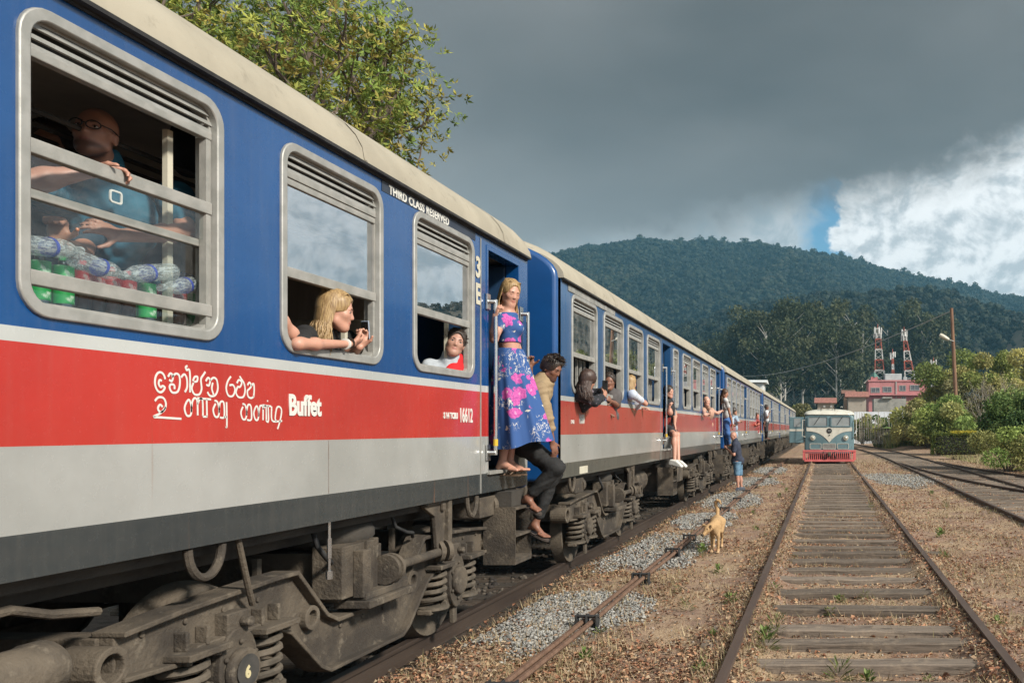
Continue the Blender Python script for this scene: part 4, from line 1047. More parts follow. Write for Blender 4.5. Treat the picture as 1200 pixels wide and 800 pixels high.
terrain('hill', hill_z, -3000, 3000, 300, 470, 2600, 120, hm)
terrain('hill_spur', spur_z, -900, 900, 160, 320, 1000, 70, hm)
# bare brown slope on the right
def slope_z(X, Y): return -2+np.interp(X, [30, 95, 130, 200, 420, 700], [0, 42, 76, 78, 70, 10])*sstep(Y, 300, 520)*(1-.7*sstep(Y, 560, 760))+(fbm(X, Y, .05, 71, 3)-.5)*3
terrain('bare_slope', slope_z, 30, 700, 60, 290, 760, 50, pmat('brown_slope', (.11, .092, .066), (.075, .07, .045), .05, 1, col3=(.06, .065, .035)))
# woods: many crowns on the slopes, one mass each
DARKC = [(.013, .022, .014), (.018, .028, .016), (.010, .017, .012), (.023, .032, .018)]  # both crown palettes are darkened to stand in for cloud shadow on the hills
LIGHTC = [(.024, .035, .019), (.031, .040, .021), (.019, .029, .016), (.036, .041, .024)]
def crown_variant(seed, tall, cc):
    g2 = np.random.default_rng(seed); n = 150
    cs = [np.array([g2.normal()*.42, g2.normal()*.42, .5+g2.random()*.9*tall]) for _ in range(9)]
    P, d, k = blob_points(g2, cs, [.30+.22*g2.random() for _ in cs], n, .8, .7)
    u = np.cross(d, g2.normal(size=d.shape)); u /= np.linalg.norm(u, axis=1, keepdims=True); v = np.cross(d, u)
    V, F = leaves_arrays(P, .42+.2*g2.random(n), .36, u, v, d, -.15)
    col = pick(cc, len(cs), g2)[k]*(.85+.3*g2.random((n, 1)))
    me = np_mesh('tree_crown', V, F, M['leaf'], attr=np.repeat(col, 4, 0))
    return me
def wood_mass(name, P, smin, smax, seed, hide):
    """one object that scatters crown copies over its points with geometry nodes"""
    me = bpy.data.meshes.new(name); me.from_pydata([tuple(q) for q in P], [], [])
    o = tag(link(name, me), kind='stuff')
    ng = bpy.data.node_groups.new(name, 'GeometryNodeTree'); ng.interface.new_socket('Geometry', in_out='INPUT', socket_type='NodeSocketGeometry'); ng.interface.new_socket('Geometry', in_out='OUTPUT', socket_type='NodeSocketGeometry')
    N, Lk = ng.nodes, ng.links; gi = N.new('NodeGroupInput'); go = N.new('NodeGroupOutput')
    join = N.new('GeometryNodeJoinGeometry')
    rv = N.new('FunctionNodeRandomValue'); rv.data_type = 'INT'; rv.inputs['Min'].default_value = 0; rv.inputs['Max'].default_value = len(hide)-1; rv.inputs['Seed'].default_value = seed
    for k, h in enumerate(hide):
        oi = N.new('GeometryNodeObjectInfo'); oi.inputs['Object'].default_value = h
        ip = N.new('GeometryNodeInstanceOnPoints'); eq = N.new('FunctionNodeCompare'); eq.data_type = 'INT'; eq.operation = 'EQUAL'
        Lk.new(rv.outputs[2], eq.inputs[2]); eq.inputs[3].default_value = k
        sc = N.new('FunctionNodeRandomValue'); sc.data_type = 'FLOAT'; sc.inputs[2].default_value = smin; sc.inputs[3].default_value = smax; sc.inputs['Seed'].default_value = seed+k+3
        ro = N.new('FunctionNodeRandomValue'); ro.data_type = 'FLOAT_VECTOR'; ro.inputs[0].default_value = (0, 0, 0); ro.inputs[1].default_value = (0, 0, 6.28); ro.inputs['Seed'].default_value = seed+k+9
        Lk.new(gi.outputs[0], ip.inputs['Points']); Lk.new(eq.outputs[0], ip.inputs['Selection']); Lk.new(oi.outputs['Geometry'], ip.inputs['Instance']); Lk.new(sc.outputs[1], ip.inputs['Scale']); Lk.new(ro.outputs[0], ip.inputs['Rotation'])
        Lk.new(ip.outputs[0], join.inputs[0])
    Lk.new(join.outputs[0], go.inputs[0])
    md = o.modifiers.new('scatter', 'NODES'); md.node_group = ng
    return o
VAR = []
for k in range(7):
    VAR.append(crown_variant(100+k, (1.0, .8, 1.2, 1.7, 1.0, .8, 1.5)[k], DARKC if k < 4 else LIGHTC))
def variant_objects(z):
    out = []
    for k, me in enumerate(VAR):
        x, y, s = ((-560, -380, 300, 420, -470, -300, 480)[k], 640+30*k, 9)
        o = link('forest_tree', me, loc=(x, y, float(spur_z(np.array([float(x)]), np.array([float(y)]))[0])-2)); o.scale = (s, s, s)
        tag(o, 'dark rounded tree standing in the far wood', 'tree', 'single trees of the far wood'); out.append(o)
    return out
VOBJ = variant_objects(0)
g2 = np.random.default_rng(77)
n = 30000; Y = 560+915*g2.random(n)**.75; X = (-.50+.92*g2.random(n))*Y; Z = hill_z(X, Y)-2
lt = fbm(X, Y*.4, .012, 95)+.10*(g2.random(n)-.5) > .555
wood_mass('forest', np.stack([X, Y, Z], 1)[~lt], 3, 9.0, 1, VOBJ[:4]); wood_mass('forest', np.stack([X, Y, Z], 1)[lt], 3, 8.0, 5, VOBJ[4:])
n = 8000; Y = 380+420*g2.random(n); X = (-.44+.78*g2.random(n))*Y; Z = spur_z(X, Y)-1.5
k = ~((X > 125) & (Y < 540)); lt = fbm(X, Y, .02, 96)+.2*(g2.random(n)-.5) > .56
wood_mass('forest', np.stack([X, Y, Z], 1)[k & ~lt], 3.0, 7.5, 2, VOBJ[:4]); wood_mass('forest', np.stack([X, Y, Z], 1)[k & lt], 3.0, 6.5, 6, VOBJ[4:])
n = 900; X = 90+200*g2.random(n); Y = 420+150*g2.random(n); wood_mass('scrub', np.stack([X, Y, slope_z(X, Y)-.4], 1), .7, 2.2, 8, VOBJ[4:])
# trees standing against the sky on the ridge
def small_tree(seed, tall, cols, n=420, leaf=.16):
    g2 = np.random.default_rng(seed); b = MB(); h = 1.0
    b.tube([(0, 0, -.15), (.01, 0, h*.5), (0, 0, h*.8)], [.035, .028, .012], 6); cs, rs = [], []
    for i in range(int(6+3*tall)):
        a = g2.random()*6.28; q = .5+.45*g2.random(); rr = .12+.10*g2.random(); dd = .26*g2.random()/tall
        cs.append(np.array([math.cos(a)*dd, math.sin(a)*dd, h*q])); rs.append(rr)
        b.tube([(0, 0, h*q*.7), tuple(cs[-1])], [.014, .006], 5)
    P, d, k = blob_points(g2, cs, rs, n, .75, .5)
    u = d+g2.normal(size=d.shape); u /= np.linalg.norm(u, axis=1, keepdims=True); v = np.cross(u, g2.normal(size=d.shape)); v /= np.linalg.norm(v, axis=1, keepdims=True); w = np.cross(u, v)
    s = leaf*(.5+.6*g2.random(n)); V, F = leaves_arrays(P, s, s*.6, u, v, w, .2)
    return b.mesh('trunk', M['bark'], 60), np_mesh('crown', V, F, M['leaf'], attr=np.repeat(pick(cols, n, g2, .4), 4, 0))
RT = [small_tree(200+k, 1.2, [(.045, .058, .028), (.06, .07, .032), (.035, .045, .024)], 230, .17) for k in range(4)]
rg = random.Random(31)
for i in range(64):
    x = rg.choice((rg.uniform(-430, 350), rg.uniform(-260, 340))); ya = np.arange(1150., 1560., 10); xa = x/1500*ya; kk = int(np.argmax((hill_z(xa, ya)+7-CAMZ)/ya)); Yr = float(ya[kk]); x = float(xa[kk])
    z = float(hill_z(np.array([x]), np.array([Yr]))[0]); h = rg.uniform(10, 21)*(1.4 if rg.random() < .15 else 1)
    t = empty('ridge_tree', (x, Yr, z-1), rg.uniform(0, 6), 'small dark tree standing out on the ridge against the clouds', 'tree', 'trees along the ridge of the hill'); t.scale = (h*1.05, h*1.05, h)
    a, c = RT[i % 4]; link('trunk', a, t); link('crown', c, t)
# tall pale-trunked trees at the foot of the hill
def gum_tree(seed):
    g2 = np.random.default_rng(seed); rg = random.Random(seed); b = MB(); cs, rs = [], []
    b.tube([(0, 0, -.03), (rg.uniform(-.01, .01), 0, .35), (rg.uniform(-.03, .03), 0, .75), (rg.uniform(-.03, .03), 0, .93)], [.0115, .010, .007, .003], 7)
    for i in range(24):
        z = .38+.60*g2.random(); a = g2.random()*6.28; l = .10+.10*g2.random(); e = (math.cos(a)*l, math.sin(a)*l, z+.03+.05*g2.random())
        b.tube([(0, 0, z-.08), (e[0]*.6, e[1]*.6, z), e], [.003, .002, .001], 5); cs.append(np.array(e)); rs.append(.06+.05*g2.random())
    P, d, k = blob_points(g2, cs, rs, 3600, .8, .3)
    u = d+g2.normal(size=d.shape); u /= np.linalg.norm(u, axis=1, keepdims=True); v = np.cross(u, g2.normal(size=d.shape)); v /= np.linalg.norm(v, axis=1, keepdims=True); w = np.cross(u, v)
    s = .030*(.5+.8*g2.random(3600)); V, F = leaves_arrays(P, s, s*.6, u, v, w, .2)
    col = pick([(.055, .067, .030), (.040, .053, .025), (.072, .080, .037)], len(cs), g2)[k]*(.8+.4*g2.random((3600, 1)))
    return b.mesh('trunk', M['greybark'], 60), np_mesh('crown', V, F, M['leaf'], attr=np.repeat(col, 4, 0))
GT = [gum_tree(300+k) for k in range(5)]
gs = [(872, 385, 300), (884, 372, 310), (897, 378, 280), (908, 366, 300), (921, 370, 260), (930, 382, 290), (941, 369, 270), (955, 374, 290), (970, 380, 300), (985, 372, 285), (999, 366, 320), (1010, 382, 300), (860, 392, 320), (845, 398, 330), (1040, 378, 340), (1075, 372, 350), (1083, 366, 330), (1100, 380, 350), (915, 384, 240), (980, 392, 240)]
ORD = 'first second third fourth fifth sixth seventh eighth ninth tenth eleventh twelfth thirteenth fourteenth fifteenth sixteenth seventeenth eighteenth nineteenth last'.split(); gs.sort()
for i, (x, y, Yr) in enumerate(gs):
    h = (502.5-y)*Yr/1000+5
    t = empty('gum_tree', ((x-966)*Yr/1000, Yr, -3), rg.uniform(0, 6), 'tall slender tree with a pale trunk below the hill, '+ORD[i]+' from the left', 'tree', 'tall pale-trunked trees below the hill'); t.scale = (h*.9, h*.9, h)
    a, c = GT[i % 5]; link('trunk', a, t); link('crown', c, t)
n = 700; Y = 210+190*g2.random(n); X = (-.20+.42*g2.random(n))*Y; wood_mass('undergrowth', np.stack([X, Y, np.full(n, -1.)], 1)[(X < 30) | (Y > 240)], 2.6, 5.6, 3, VOBJ)

# ---- bushes and trees on the right, and beyond the trains
def bush(name, loc, label, spread, n, size, cols, stems=0, flat=.8, seed=1, cat='bush', blobs=22, r0=.34, hscale=1.0, trunkm='bark', shell=.55):
    g2 = np.random.default_rng(seed); t = empty(name, loc, 0, label, cat); cs, rs = [], []
    for i in range(blobs):
        a = g2.random()*6.28; q = math.sqrt(g2.random())
        z = (.12+.88*g2.random()*(1-.45*q*q))*spread[2]
        cs.append(np.array([math.cos(a)*q*spread[0], math.sin(a)*q*spread[1], z])); rs.append((r0+.25*g2.random())*min(spread)*.9)
    b = MB()
    for c in cs[:max(6, stems)]: b.tube([(c[0]*.15, c[1]*.15, -.2), (c[0]*.5, c[1]*.5, c[2]*.55), tuple(c)], [.035*spread[2]**.5, .025*spread[2]**.5, .008], 6)
    b.build('stem', M[trunkm], t, smooth=60)
    foliage('foliage', g2, cs, rs, n, size, cols, t, flat, shell)
    return t
def gz(x, y): return float(ground_z(np.array([float(x)]), np.array([float(y)]))[0])
YG = [(.27, .31, .085), (.35, .35, .11), (.21, .26, .075), (.39, .36, .13), (.30, .28, .13)]
DG = [(.085, .145, .034), (.11, .175, .045), (.06, .105, .03), (.145, .195, .06)]
P_ = img(1196, 535, 36); bush('dark_bush', (P_.x+.5, 36, .3), 'dense dark green bush at the right edge, behind the yellow-topped hedge', (1.9, 1.6, 3.4), 15000, .17, DG, seed=2)
P_ = img(1180, 545, 33); bush('low_bush', (P_.x+.1, 33, .2), 'sprawling light green bush at the right edge, in front of the dark bush', (1.35, 1.2, 1.6), 9000, .12, [(.16, .23, .055), (.21, .27, .07), (.26, .26, .09)], seed=3, flat=.7)
P_ = img(1135, 500, 60); bush('leafy_shrub', (P_.x, 58, .3), 'mid green shrub behind the hedge, in front of the wooden pole', (3.4, 2.2, 3.6), 15000, .25, [(.19, .26, .07), (.26, .31, .085), (.33, .33, .12)], seed=4)
P_ = img(1092, 500, 70); bush('leafy_shrub', (P_.x, 70, .3), 'loose yellow-green shrub left of the wooden pole, by the stick fence', (2.6, 2.2, 4.2), 9000, .27, YG, seed=5)
P_ = img(1150, 460, 76); bush('yellow_green_tree', (P_.x, 80, .5), 'wide yellow-green tree with bare branches, tallest on the right behind the pole', (5.6, 3.6, 9.0), 42000, .30, YG, seed=6, cat='tree', blobs=64, r0=.22, trunkm='palebark', stems=26, shell=.35)
P_ = img(1215, 420, 70); bush('yellow_green_tree', (P_.x+1.0, 72, .5), 'yellow-green tree cut off by the right edge of the picture', (3.6, 3.0, 8.2), 24000, .30, YG, seed=16, cat='tree', blobs=44, r0=.26, trunkm='palebark', stems=14, shell=.35)
t = empty('bare_shrub', (img(1165, 470, 66).x, 66, .8), 0, 'leafless pale shrub with arching twigs in front of the yellow-green tree', 'shrub')
b = MB(); rg2 = random.Random(3); tips = []
for k in range(9): grow(b, rg2, Vector((rg2.uniform(-1, 1), 0, .5)), (rg2.uniform(-1.1, .9), rg2.uniform(-.4, .2), 1.1), 1.7, .035, 3, tips, .55)
b.build('stem', M['deadwood'], t, smooth=60)
g2 = np.random.default_rng(41); foliage('foliage', g2, [np.array(q) for q, d in tips], [.25]*len(tips), 700, .14, [(.30, .27, .16), (.24, .22, .1)], t)
P_ = img(935, 490, 112); bush('round_bush', (P_.x, 112, -.1), 'rounded grey-brown bush beyond the far end of the train', (2.9, 2.5, 5.0), 14000, .3, [(.16, .145, .075), (.20, .18, .10), (.13, .125, .055), (.15, .16, .06)], seed=7, shell=.75)
P_ = img(998, 490, 120); bush('leafy_shrub', (P_.x, 120, -.1), 'small green tree just right of the railcar, below the red-roofed houses', (1.7, 1.5, 4.0), 5000, .34, [(.09, .125, .04), (.13, .15, .05)], seed=8)
for k, (x, Yb, h) in enumerate(((1012, 84, 2.3), (1034, 80, 1.7), (1052, 78, 2.5), (1068, 74, 2.1), (1024, 90, 3.0), (1043, 93, 3.2))):
    P_ = img(x, 520, Yb); bush('grassy_shrub', (P_.x, Yb, .35), ('green shrub by the stick fence, nearest to the railcar', 'low shrub at the stick fence in front of the white sheet', 'shrub at the stick fence beside the banana plant', 'shrub at the right end of the stick fence', 'taller shrub close in front of the white sheet, on its left', 'taller shrub close in front of the white sheet, on its right')[k], (1.5, 1.0, h), 3600, .22, YG+DG[:2], seed=20+k)
# clipped hedge with a yellow top
hd = empty('clipped_hedge', (img(1121, 530, 50).x, 50, .55), R(-8), 'low clipped dark green hedge with bright yellow new leaves on top', 'hedge')
b = MB(); b.bx(-1.25, 1.25, -.42, .42, -.4, .72); b.build('stem', M['under2'], hd, bevel=.2)
g2 = np.random.default_rng(9); n = 9000
def box_leaves(name, n, sx, sy, z0, z1, cols, size, parent, top=False, x0=0):
    f = g2.integers(0, 3, n); P = np.stack([(g2.random(n)-.5)*2*sx, (g2.random(n)-.5)*2*sy, z0+(z1-z0)*g2.random(n)], 1)
    if not top:
        P[f == 0, 2] = z1; s = np.sign(g2.random(n)-.5); P[f == 1, 0] = (s*sx)[f == 1]; P[f == 2, 1] = (s*sy)[f == 2]
    P += .05*g2.normal(size=P.shape); P[:, 0] += x0
    u, v, w = rot_basis(n, g2, 2.6); s = size*(.6+.8*g2.random(n)); return leaf_object(name, P, s, s*.5, u, v, w, pick(cols, n, g2, .3), parent=parent)
box_leaves('foliage', 9000, 1.4, .52, -.35, .80, [(.07, .10, .02), (.10, .13, .026), (.13, .145, .03)], .085, hd)
box_leaves('yellow_tips', 2400, .82, .45, .80, .93, [(.46, .38, .035), (.38, .34, .04), (.52, .42, .05)], .08, hd, True, .5)

# ---- fence of sticks, white sheet, banana leaves
fe = empty('stick_fence', (0, 0, 0), 0, 'rough fence of thin pale sticks beside the siding', 'fence'); rg2 = random.Random(6)
for i in range(58):
    x = 1003+i*1.75; Yb = 80-i*.13; P_ = img(x, 520, Yb); h = rg2.uniform(1.5, 3.0)
    b = MB(); b.tube([(P_.x, Yb, .3), (P_.x+rg2.uniform(-.15, .15), Yb+rg2.uniform(-.1, .1), .6+h)], [.035, .02], 5); b.build('stick', M['deadwood'], fe)
b = MB(); a0, a1 = img(1003, 500, 80), img(1104, 500, 72.5); b.tube([(a0.x, 80.05, 1.7), (a1.x, 72.55, 1.8)], .025, 5); b.build('rail', M['deadwood'], fe)
sh = MB(); P0, P1 = img(1001, 475, 104), img(1066, 475, 104); sh.bx(P0.x, P1.x, 104, 104.06, -.2, 3.75); tag(sh.build('sheet_wall', pmat('white_sheet', (.62, .65, .68), (.50, .53, .57), .8, .6)), 'white sheet metal wall below the pink building', 'wall')
bp = empty('banana_plant', (img(1050, 510, 76).x, 76, .3), 0, 'banana plant with a torn arching leaf by the stick fence', 'plant')
b = MB(); b.tube([(0, 0, 0), (.05, 0, 1.2)], [.1, .06], 8); b.build('stem', M['bark'], bp)
for k in range(6):
    a = k*1.05+.3; pts = [Vector((math.cos(a)*q*1.3, math.sin(a)*q*1.3, 1.1+1.4*q-1.1*q*q)) for q in [i/8 for i in range(9)]]; vs = []; fs = []
    for i, q in enumerate(pts):
        w_ = .26*math.sin(PI*min(1, (i+.6)/8.8)); nn = Vector((-math.sin(a), math.cos(a), 0)); vs += [q-nn*w_-Vector((0, 0, w_*.5)), q, q+nn*w_-Vector((0, 0, w_*.5))]
    for i in range(8): fs += [(i*3, i*3+1, i*3+4, i*3+3), (i*3+1, i*3+2, i*3+5, i*3+4)]
    q = MB(); q.add(vs, fs); q.build('leaf', pmat('banana_leaf', (.10, .16, .045), (.15, .20, .06), 3, .5) if k == 0 else bpy.data.materials['banana_leaf'], bp, smooth=60)

# ---- tall grass and reeds along the fence and the bank
n = 16000; a = g2.random(n); X0 = 2.2+a*9.5; Y0 = 85-(X0-2.2)*1.75+(g2.random(n)-.3)*9; k = (X0 > p_left(Y0)+3.0); X0, Y0 = X0[k], Y0[k]; n = len(X0)
ang = g2.random(n)*6.28; ln = .15+.45*g2.random(n); L = .6+1.3*g2.random(n)**1.5; d = np.stack([np.cos(ang)*np.sin(ln), np.sin(ang)*np.sin(ln), np.cos(ln)], 1); sd = np.stack([-np.sin(ang), np.cos(ang), 0*ang], 1)*.035
P = np.stack([X0, Y0, ground_z(X0, Y0)-.05], 1); V = np.stack([P-sd, P+sd, P+d*L[:, None]], 1).reshape(-1, 3)
tag(link('tall_grass', np_mesh('tall_grass', V, np.arange(3*n).reshape(-1, 3), M['leaf'], attr=np.repeat(pick([(.24, .27, .09), (.33, .31, .13), (.17, .21, .06), (.38, .33, .18)], n, g2), 3, 0))), kind='stuff')
n = 9000; X0 = 7.4+7*g2.random(n); Y0 = 24+32*g2.random(n); k = (X0 > np.interp(Y0, [22, 27, 32, 38, 45, 60], [9.6, 8.6, 7.7, 7.2, 7.0, 7.0])+.6); X0, Y0 = X0[k], Y0[k]; n = len(X0)
ang = g2.random(n)*6.28; ln = .2+.7*g2.random(n); L = .15+.4*g2.random(n)**1.5; d = np.stack([np.cos(ang)*np.sin(ln), np.sin(ang)*np.sin(ln), np.cos(ln)], 1); sd = np.stack([-np.sin(ang), np.cos(ang), 0*ang], 1)*.018
P = np.stack([X0, Y0, ground_z(X0, Y0)-.02], 1); V = np.stack([P-sd, P+sd, P+d*L[:, None]], 1).reshape(-1, 3)
tag(link('bank_grass', np_mesh('bank_grass', V, np.arange(3*n).reshape(-1, 3), M['leaf'], attr=np.repeat(pick([(.34, .30, .15), (.40, .33, .2), (.22, .24, .09)], n, g2), 3, 0))), kind='stuff')

# ---- wooden pole with a street lamp and its wire
pole = empty('street_lamp', (img(1123, 500, 62).x, 62, .3), 0, 'tall wooden pole carrying a white street lamp, on the right', 'street lamp')
lx = (1115-1123)*.062; ht = CAMZ+(502.5-361)*.062-.3
M['polewood'] = pmat('pole_wood', (.22, .12, .07), (.13, .075, .05), 3, .9, stretch=(3, 3, .4))
b = MB(); b.tube([(0, 0, -.5), (lx*.5, 0, ht*.5), (lx, 0, ht)], [.16, .145, .12], 10); b.build('pole', M['polewood'], pole, smooth=40)
b = MB(); lz = CAMZ+(502.5-400)*.062-.3; b.tube([(lx*.7, -.15, lz), (lx*.7-.45, -.3, lz+.12)], .035, 7); b.build('arm', M['alu'], pole)
b = MB(); b.lathe([(.02, 0), (.11, .04), (.15, .3), (.17, .55), (.12, .78), (.0, .82)], (lx*.7-.36, -.27, lz+.08), (-1, -.1, .55), 14); b.build('lamp_head', M['lampwhite'], pole, smooth=50)
wire_top = Vector((pole.location.x+lx, 62, ht+.1)); far = img(862, 440, 170)
b = MB(); b.tube([wire_top.lerp(far, q/30)-Vector((0, 0, 1.6*4*(q/30)*(1-q/30))) for q in range(31)], .042, 5)
tag(b.build('overhead_wire', pmat('wire', (.32, .33, .33))), 'overhead wire running from the pole to the left across the wood', 'wire')

# ---- town: pink building, masts, red roofs
def house(name, x0, x1, ytop, ybot, Yd, depth, wallc, label, roof=None, wins=()):
    A, B = img(x0, ytop, Yd), img(x1, ybot, Yd); h = empty(name, ((A.x+B.x)/2, Yd, -.1), 0, label, 'building'); w = B.x-A.x; zt = A.z+.1
    b = MB(); b.bx(-w/2, w/2, 0, depth, 0, zt); wl = b.build('wall', pmat(name+'_wall', wallc, tuple(q*.8 for q in wallc), .6, .85, col3=tuple(q*.6 for q in wallc)), h)
    if roof:
        q = MB(); e = .5; rz = roof[0]; q.prism([(-.6, zt), (depth+.6, zt), (depth/2, zt+rz)], -w/2-e, w/2+e); q.build('roof', roof[1], h)
    else:
        q = MB(); q.bx(-w/2-.15, w/2+.15, -.15, depth+.15, zt, zt+.3); q.build('roof', wl.data.materials[0], h)
    for a0, a1, t0, t1 in wins:
        P0, P1 = img(a0, t0, Yd), img(a1, t1, Yd); q = MB(); cx = h.location.x
        q.ring([(P0.x-cx-.1, P0.z+.2), (P1.x-cx+.1, P0.z+.2), (P1.x-cx+.1, P1.z), (P0.x-cx-.1, P1.z)], [(P0.x-cx, P0.z+.1), (P1.x-cx, P0.z+.1), (P1.x-cx, P1.z+.1), (P0.x-cx, P1.z+.1)], -.08, .02, 'y'); wf = q.build('window', M['alu_worn'], h)
        q = MB(); q.bx(P0.x-cx, P1.x-cx, -.03, -.005, P1.z+.1, P0.z+.1); q.build('pane', pmat('far_pane', (.06, .07, .08), (.12, .13, .14), 1, .15) if 'far_pane' not in bpy.data.materials else bpy.data.materials['far_pane'], wf)
        q = MB(); mx_ = (P0.x+P1.x)/2-cx; q.bx(mx_-.04, mx_+.04, -.10, -.031, P1.z+.1, P0.z+.1); q.build('mullion', M['alu_worn'], wf)
    return h
ph = house('pink_building', 1018, 1086, 447, 505, 160, 9, (.46, .19, .19), 'pink two storey building with a flat roof below the masts', None, [(1021, 1030.5, 454.5, 459.5), (1035, 1044.5, 453.5, 459), (1054.5, 1061, 452, 457.5), (1067, 1077, 451.5, 457), (1057, 1061, 465, 467)])
b = MB(); c0 = ph.location.x
def bxi(b, x0, x1, y0, y1, Yd, dep, cx, cz=-.1):
    A, B = img(x0, y0, Yd), img(x1, y1, Yd); b.bx(A.x-cx, B.x-cx, dep[0], dep[1], B.z-cz, A.z-cz)
bxi(b, 1014, 1090, 462, 463.2, 160, (-.9, 0), c0); b.build('ledge', bpy.data.materials['pink_building_wall'], ph)
b = MB(); bxi(b, 1049.5, 1050.8, 447, 500, 160, (-.14, 0), c0); b.build('downpipe', M['alu_worn'], ph)
b = MB(); bxi(b, 1021, 1029, 441, 447, 160, (1, 2.5), c0); b.build('turret', bpy.data.materials['pink_building_wall'], ph)
b = MB(); A, B = img(1019.5, 441.5, 160), img(1030.5, 435, 160); b.lathe([(1.0, 0), (.12, 1.0)], ((A.x+B.x)/2-c0, 1.75, A.z+.1), n=4); b.build('turret_roof', pmat('green_roof', (.07, .16, .13), (.05, .12, .1), 2, .7), ph)

o = MB(); o.bx(-1.6, 1.6, 0, 4, 0, 1.45); o.bx(1.9, 2.6, 0, 1, 0, .8); tag(o.build('water_tank', pmat('grey_tank', (.40, .44, .44), (.3, .34, .34), 1, .7), loc=(img(1047, 440, 164).x, 164, img(1047, 446.5, 164).z), bevel=.06), 'pale grey tank on the roof of the pink building', 'water tank')

q = MB(); A, B = img(1024, 467, 150), img(1062, 505, 150); q.bx(A.x, B.x, 150, 155, -.1, A.z); q.bx(A.x+1.5, B.x-2.5, 149.5, 153, A.z+.02, A.z+.3)
tag(q.build('concrete_building', pmat('stained_concrete', (.30, .29, .26), (.2, .195, .175), .7, .9, col3=(.14, .135, .12))), 'stained grey concrete building in front of the pink one', 'building')
RR = pmat('red_roof_tiles', (.30, .13, .10), (.22, .095, .075), 1.2, .85, stretch=(4, 1, 1))
house('red_roofed_house', 994, 1015, 465, 500, 140, 5, (.34, .30, .25), 'small house with a red roof left of the pink building', (1.0, RR))
house('red_roofed_house', 958, 977, 472, 500, 132, 5, (.42, .36, .28), 'house with an orange red roof seen above the railcar', (.9, RR))
house('brown_house', 989, 1000, 461, 500, 170, 5, (.23, .15, .10), 'brown house between the red roofs below the wood', (.8, pmat('brown_roof', (.20, .10, .07), (.15, .08, .06), 1, .9)))
house('white_hut', 872, 894, 448, 500, 120, 5, (.60, .62, .60), 'white hut showing above the roof of the train', (.5, pmat('white_roof', (.6, .62, .62), (.5, .52, .52), 1, .7)))
house('grey_roofed_house', 1092, 1116, 453, 500, 170, 7, (.30, .27, .24), 'grey roofed house right of the pink building', (1.2, pmat('grey_roof', (.23, .22, .22), (.17, .16, .16), 1, .9)))
MR = pmat('mast_red', (.42, .10, .06), (.34, .08, .05), 2, .6); MW = pmat('mast_white', (.60, .60, .58), (.5, .5, .48), 2, .6)
def mast(xb, x_top, yb, yt, wb, wt, Yd, label, single=False, ant=9, oneside=False):
    P, T = img(xb, yb, Yd), img(x_top, yt, Yd); m_ = empty('lattice_mast', (P.x, Yd, P.z), 0, label, 'radio mast'); H = T.z-P.z; dx = T.x-P.x; s = Yd/1000; n = 5
    for i in range(n):
        t0, t1 = i/n, (i+1)/n; b = MB()
        def corner(t, k):
            w = (wb+(wt-wb)*t)*s/2; cx = dx*t; return Vector((cx+(w if k in (1, 2) else -w), (w if k in (2, 3) else -w), H*t))
        rr = .06
        for k in range(4):
            b.tube([corner(t0, k), corner(t1, k)], rr, 6); b.tube([corner(t0, k), corner((t0+t1)/2, (k+1) % 4), corner(t1, k)], .04, 5); b.tube([corner(t1, k), corner(t1, (k+1) % 4)], .055, 5)
        b.build('mast_section', MR if i % 2 == 1 else MW, m_)
    g3 = random.Random(int(xb))
    for i in range(ant):
        a = i*6.28/ant; b = MB(); rr = (wt*.5+2.2)*s; c = Vector((dx+math.cos(a)*rr, math.sin(a)*rr, H*(.86 if i % 2 else .96))); b.box(c, (.20, .20, g3.uniform(.8, 1.5)), Matrix.Rotation(a, 3, 'Z')); b.tube([c, (dx, 0, c.z)], .05, 5); b.build('antenna', MW, m_, bevel=.03)
    b = MB(); b.tube([(dx, 0, H), (dx, 0, H+.9)], .06, 5); b.build('lightning_rod', MR, m_)
    return m_
mast(1031, 1028.5, 446, 385, 12, 4.5, 172, 'widest red and white lattice mast, left of the three on the pink roof', ant=10)
mast(1066.5, 1059.5, 446, 388, 12, 2.0, 172, 'leaning red and white lattice mast, right of the three on the pink roof', ant=10)
mast(1046.5, 1046, 446, 414, 2.5, 1.6, 170, 'short red and white mast between the two tall ones', ant=5)
mast(1094, 1094, 441, 424, 3, 1.5, 172, 'very small white mast at the right end of the pink roof', ant=4)

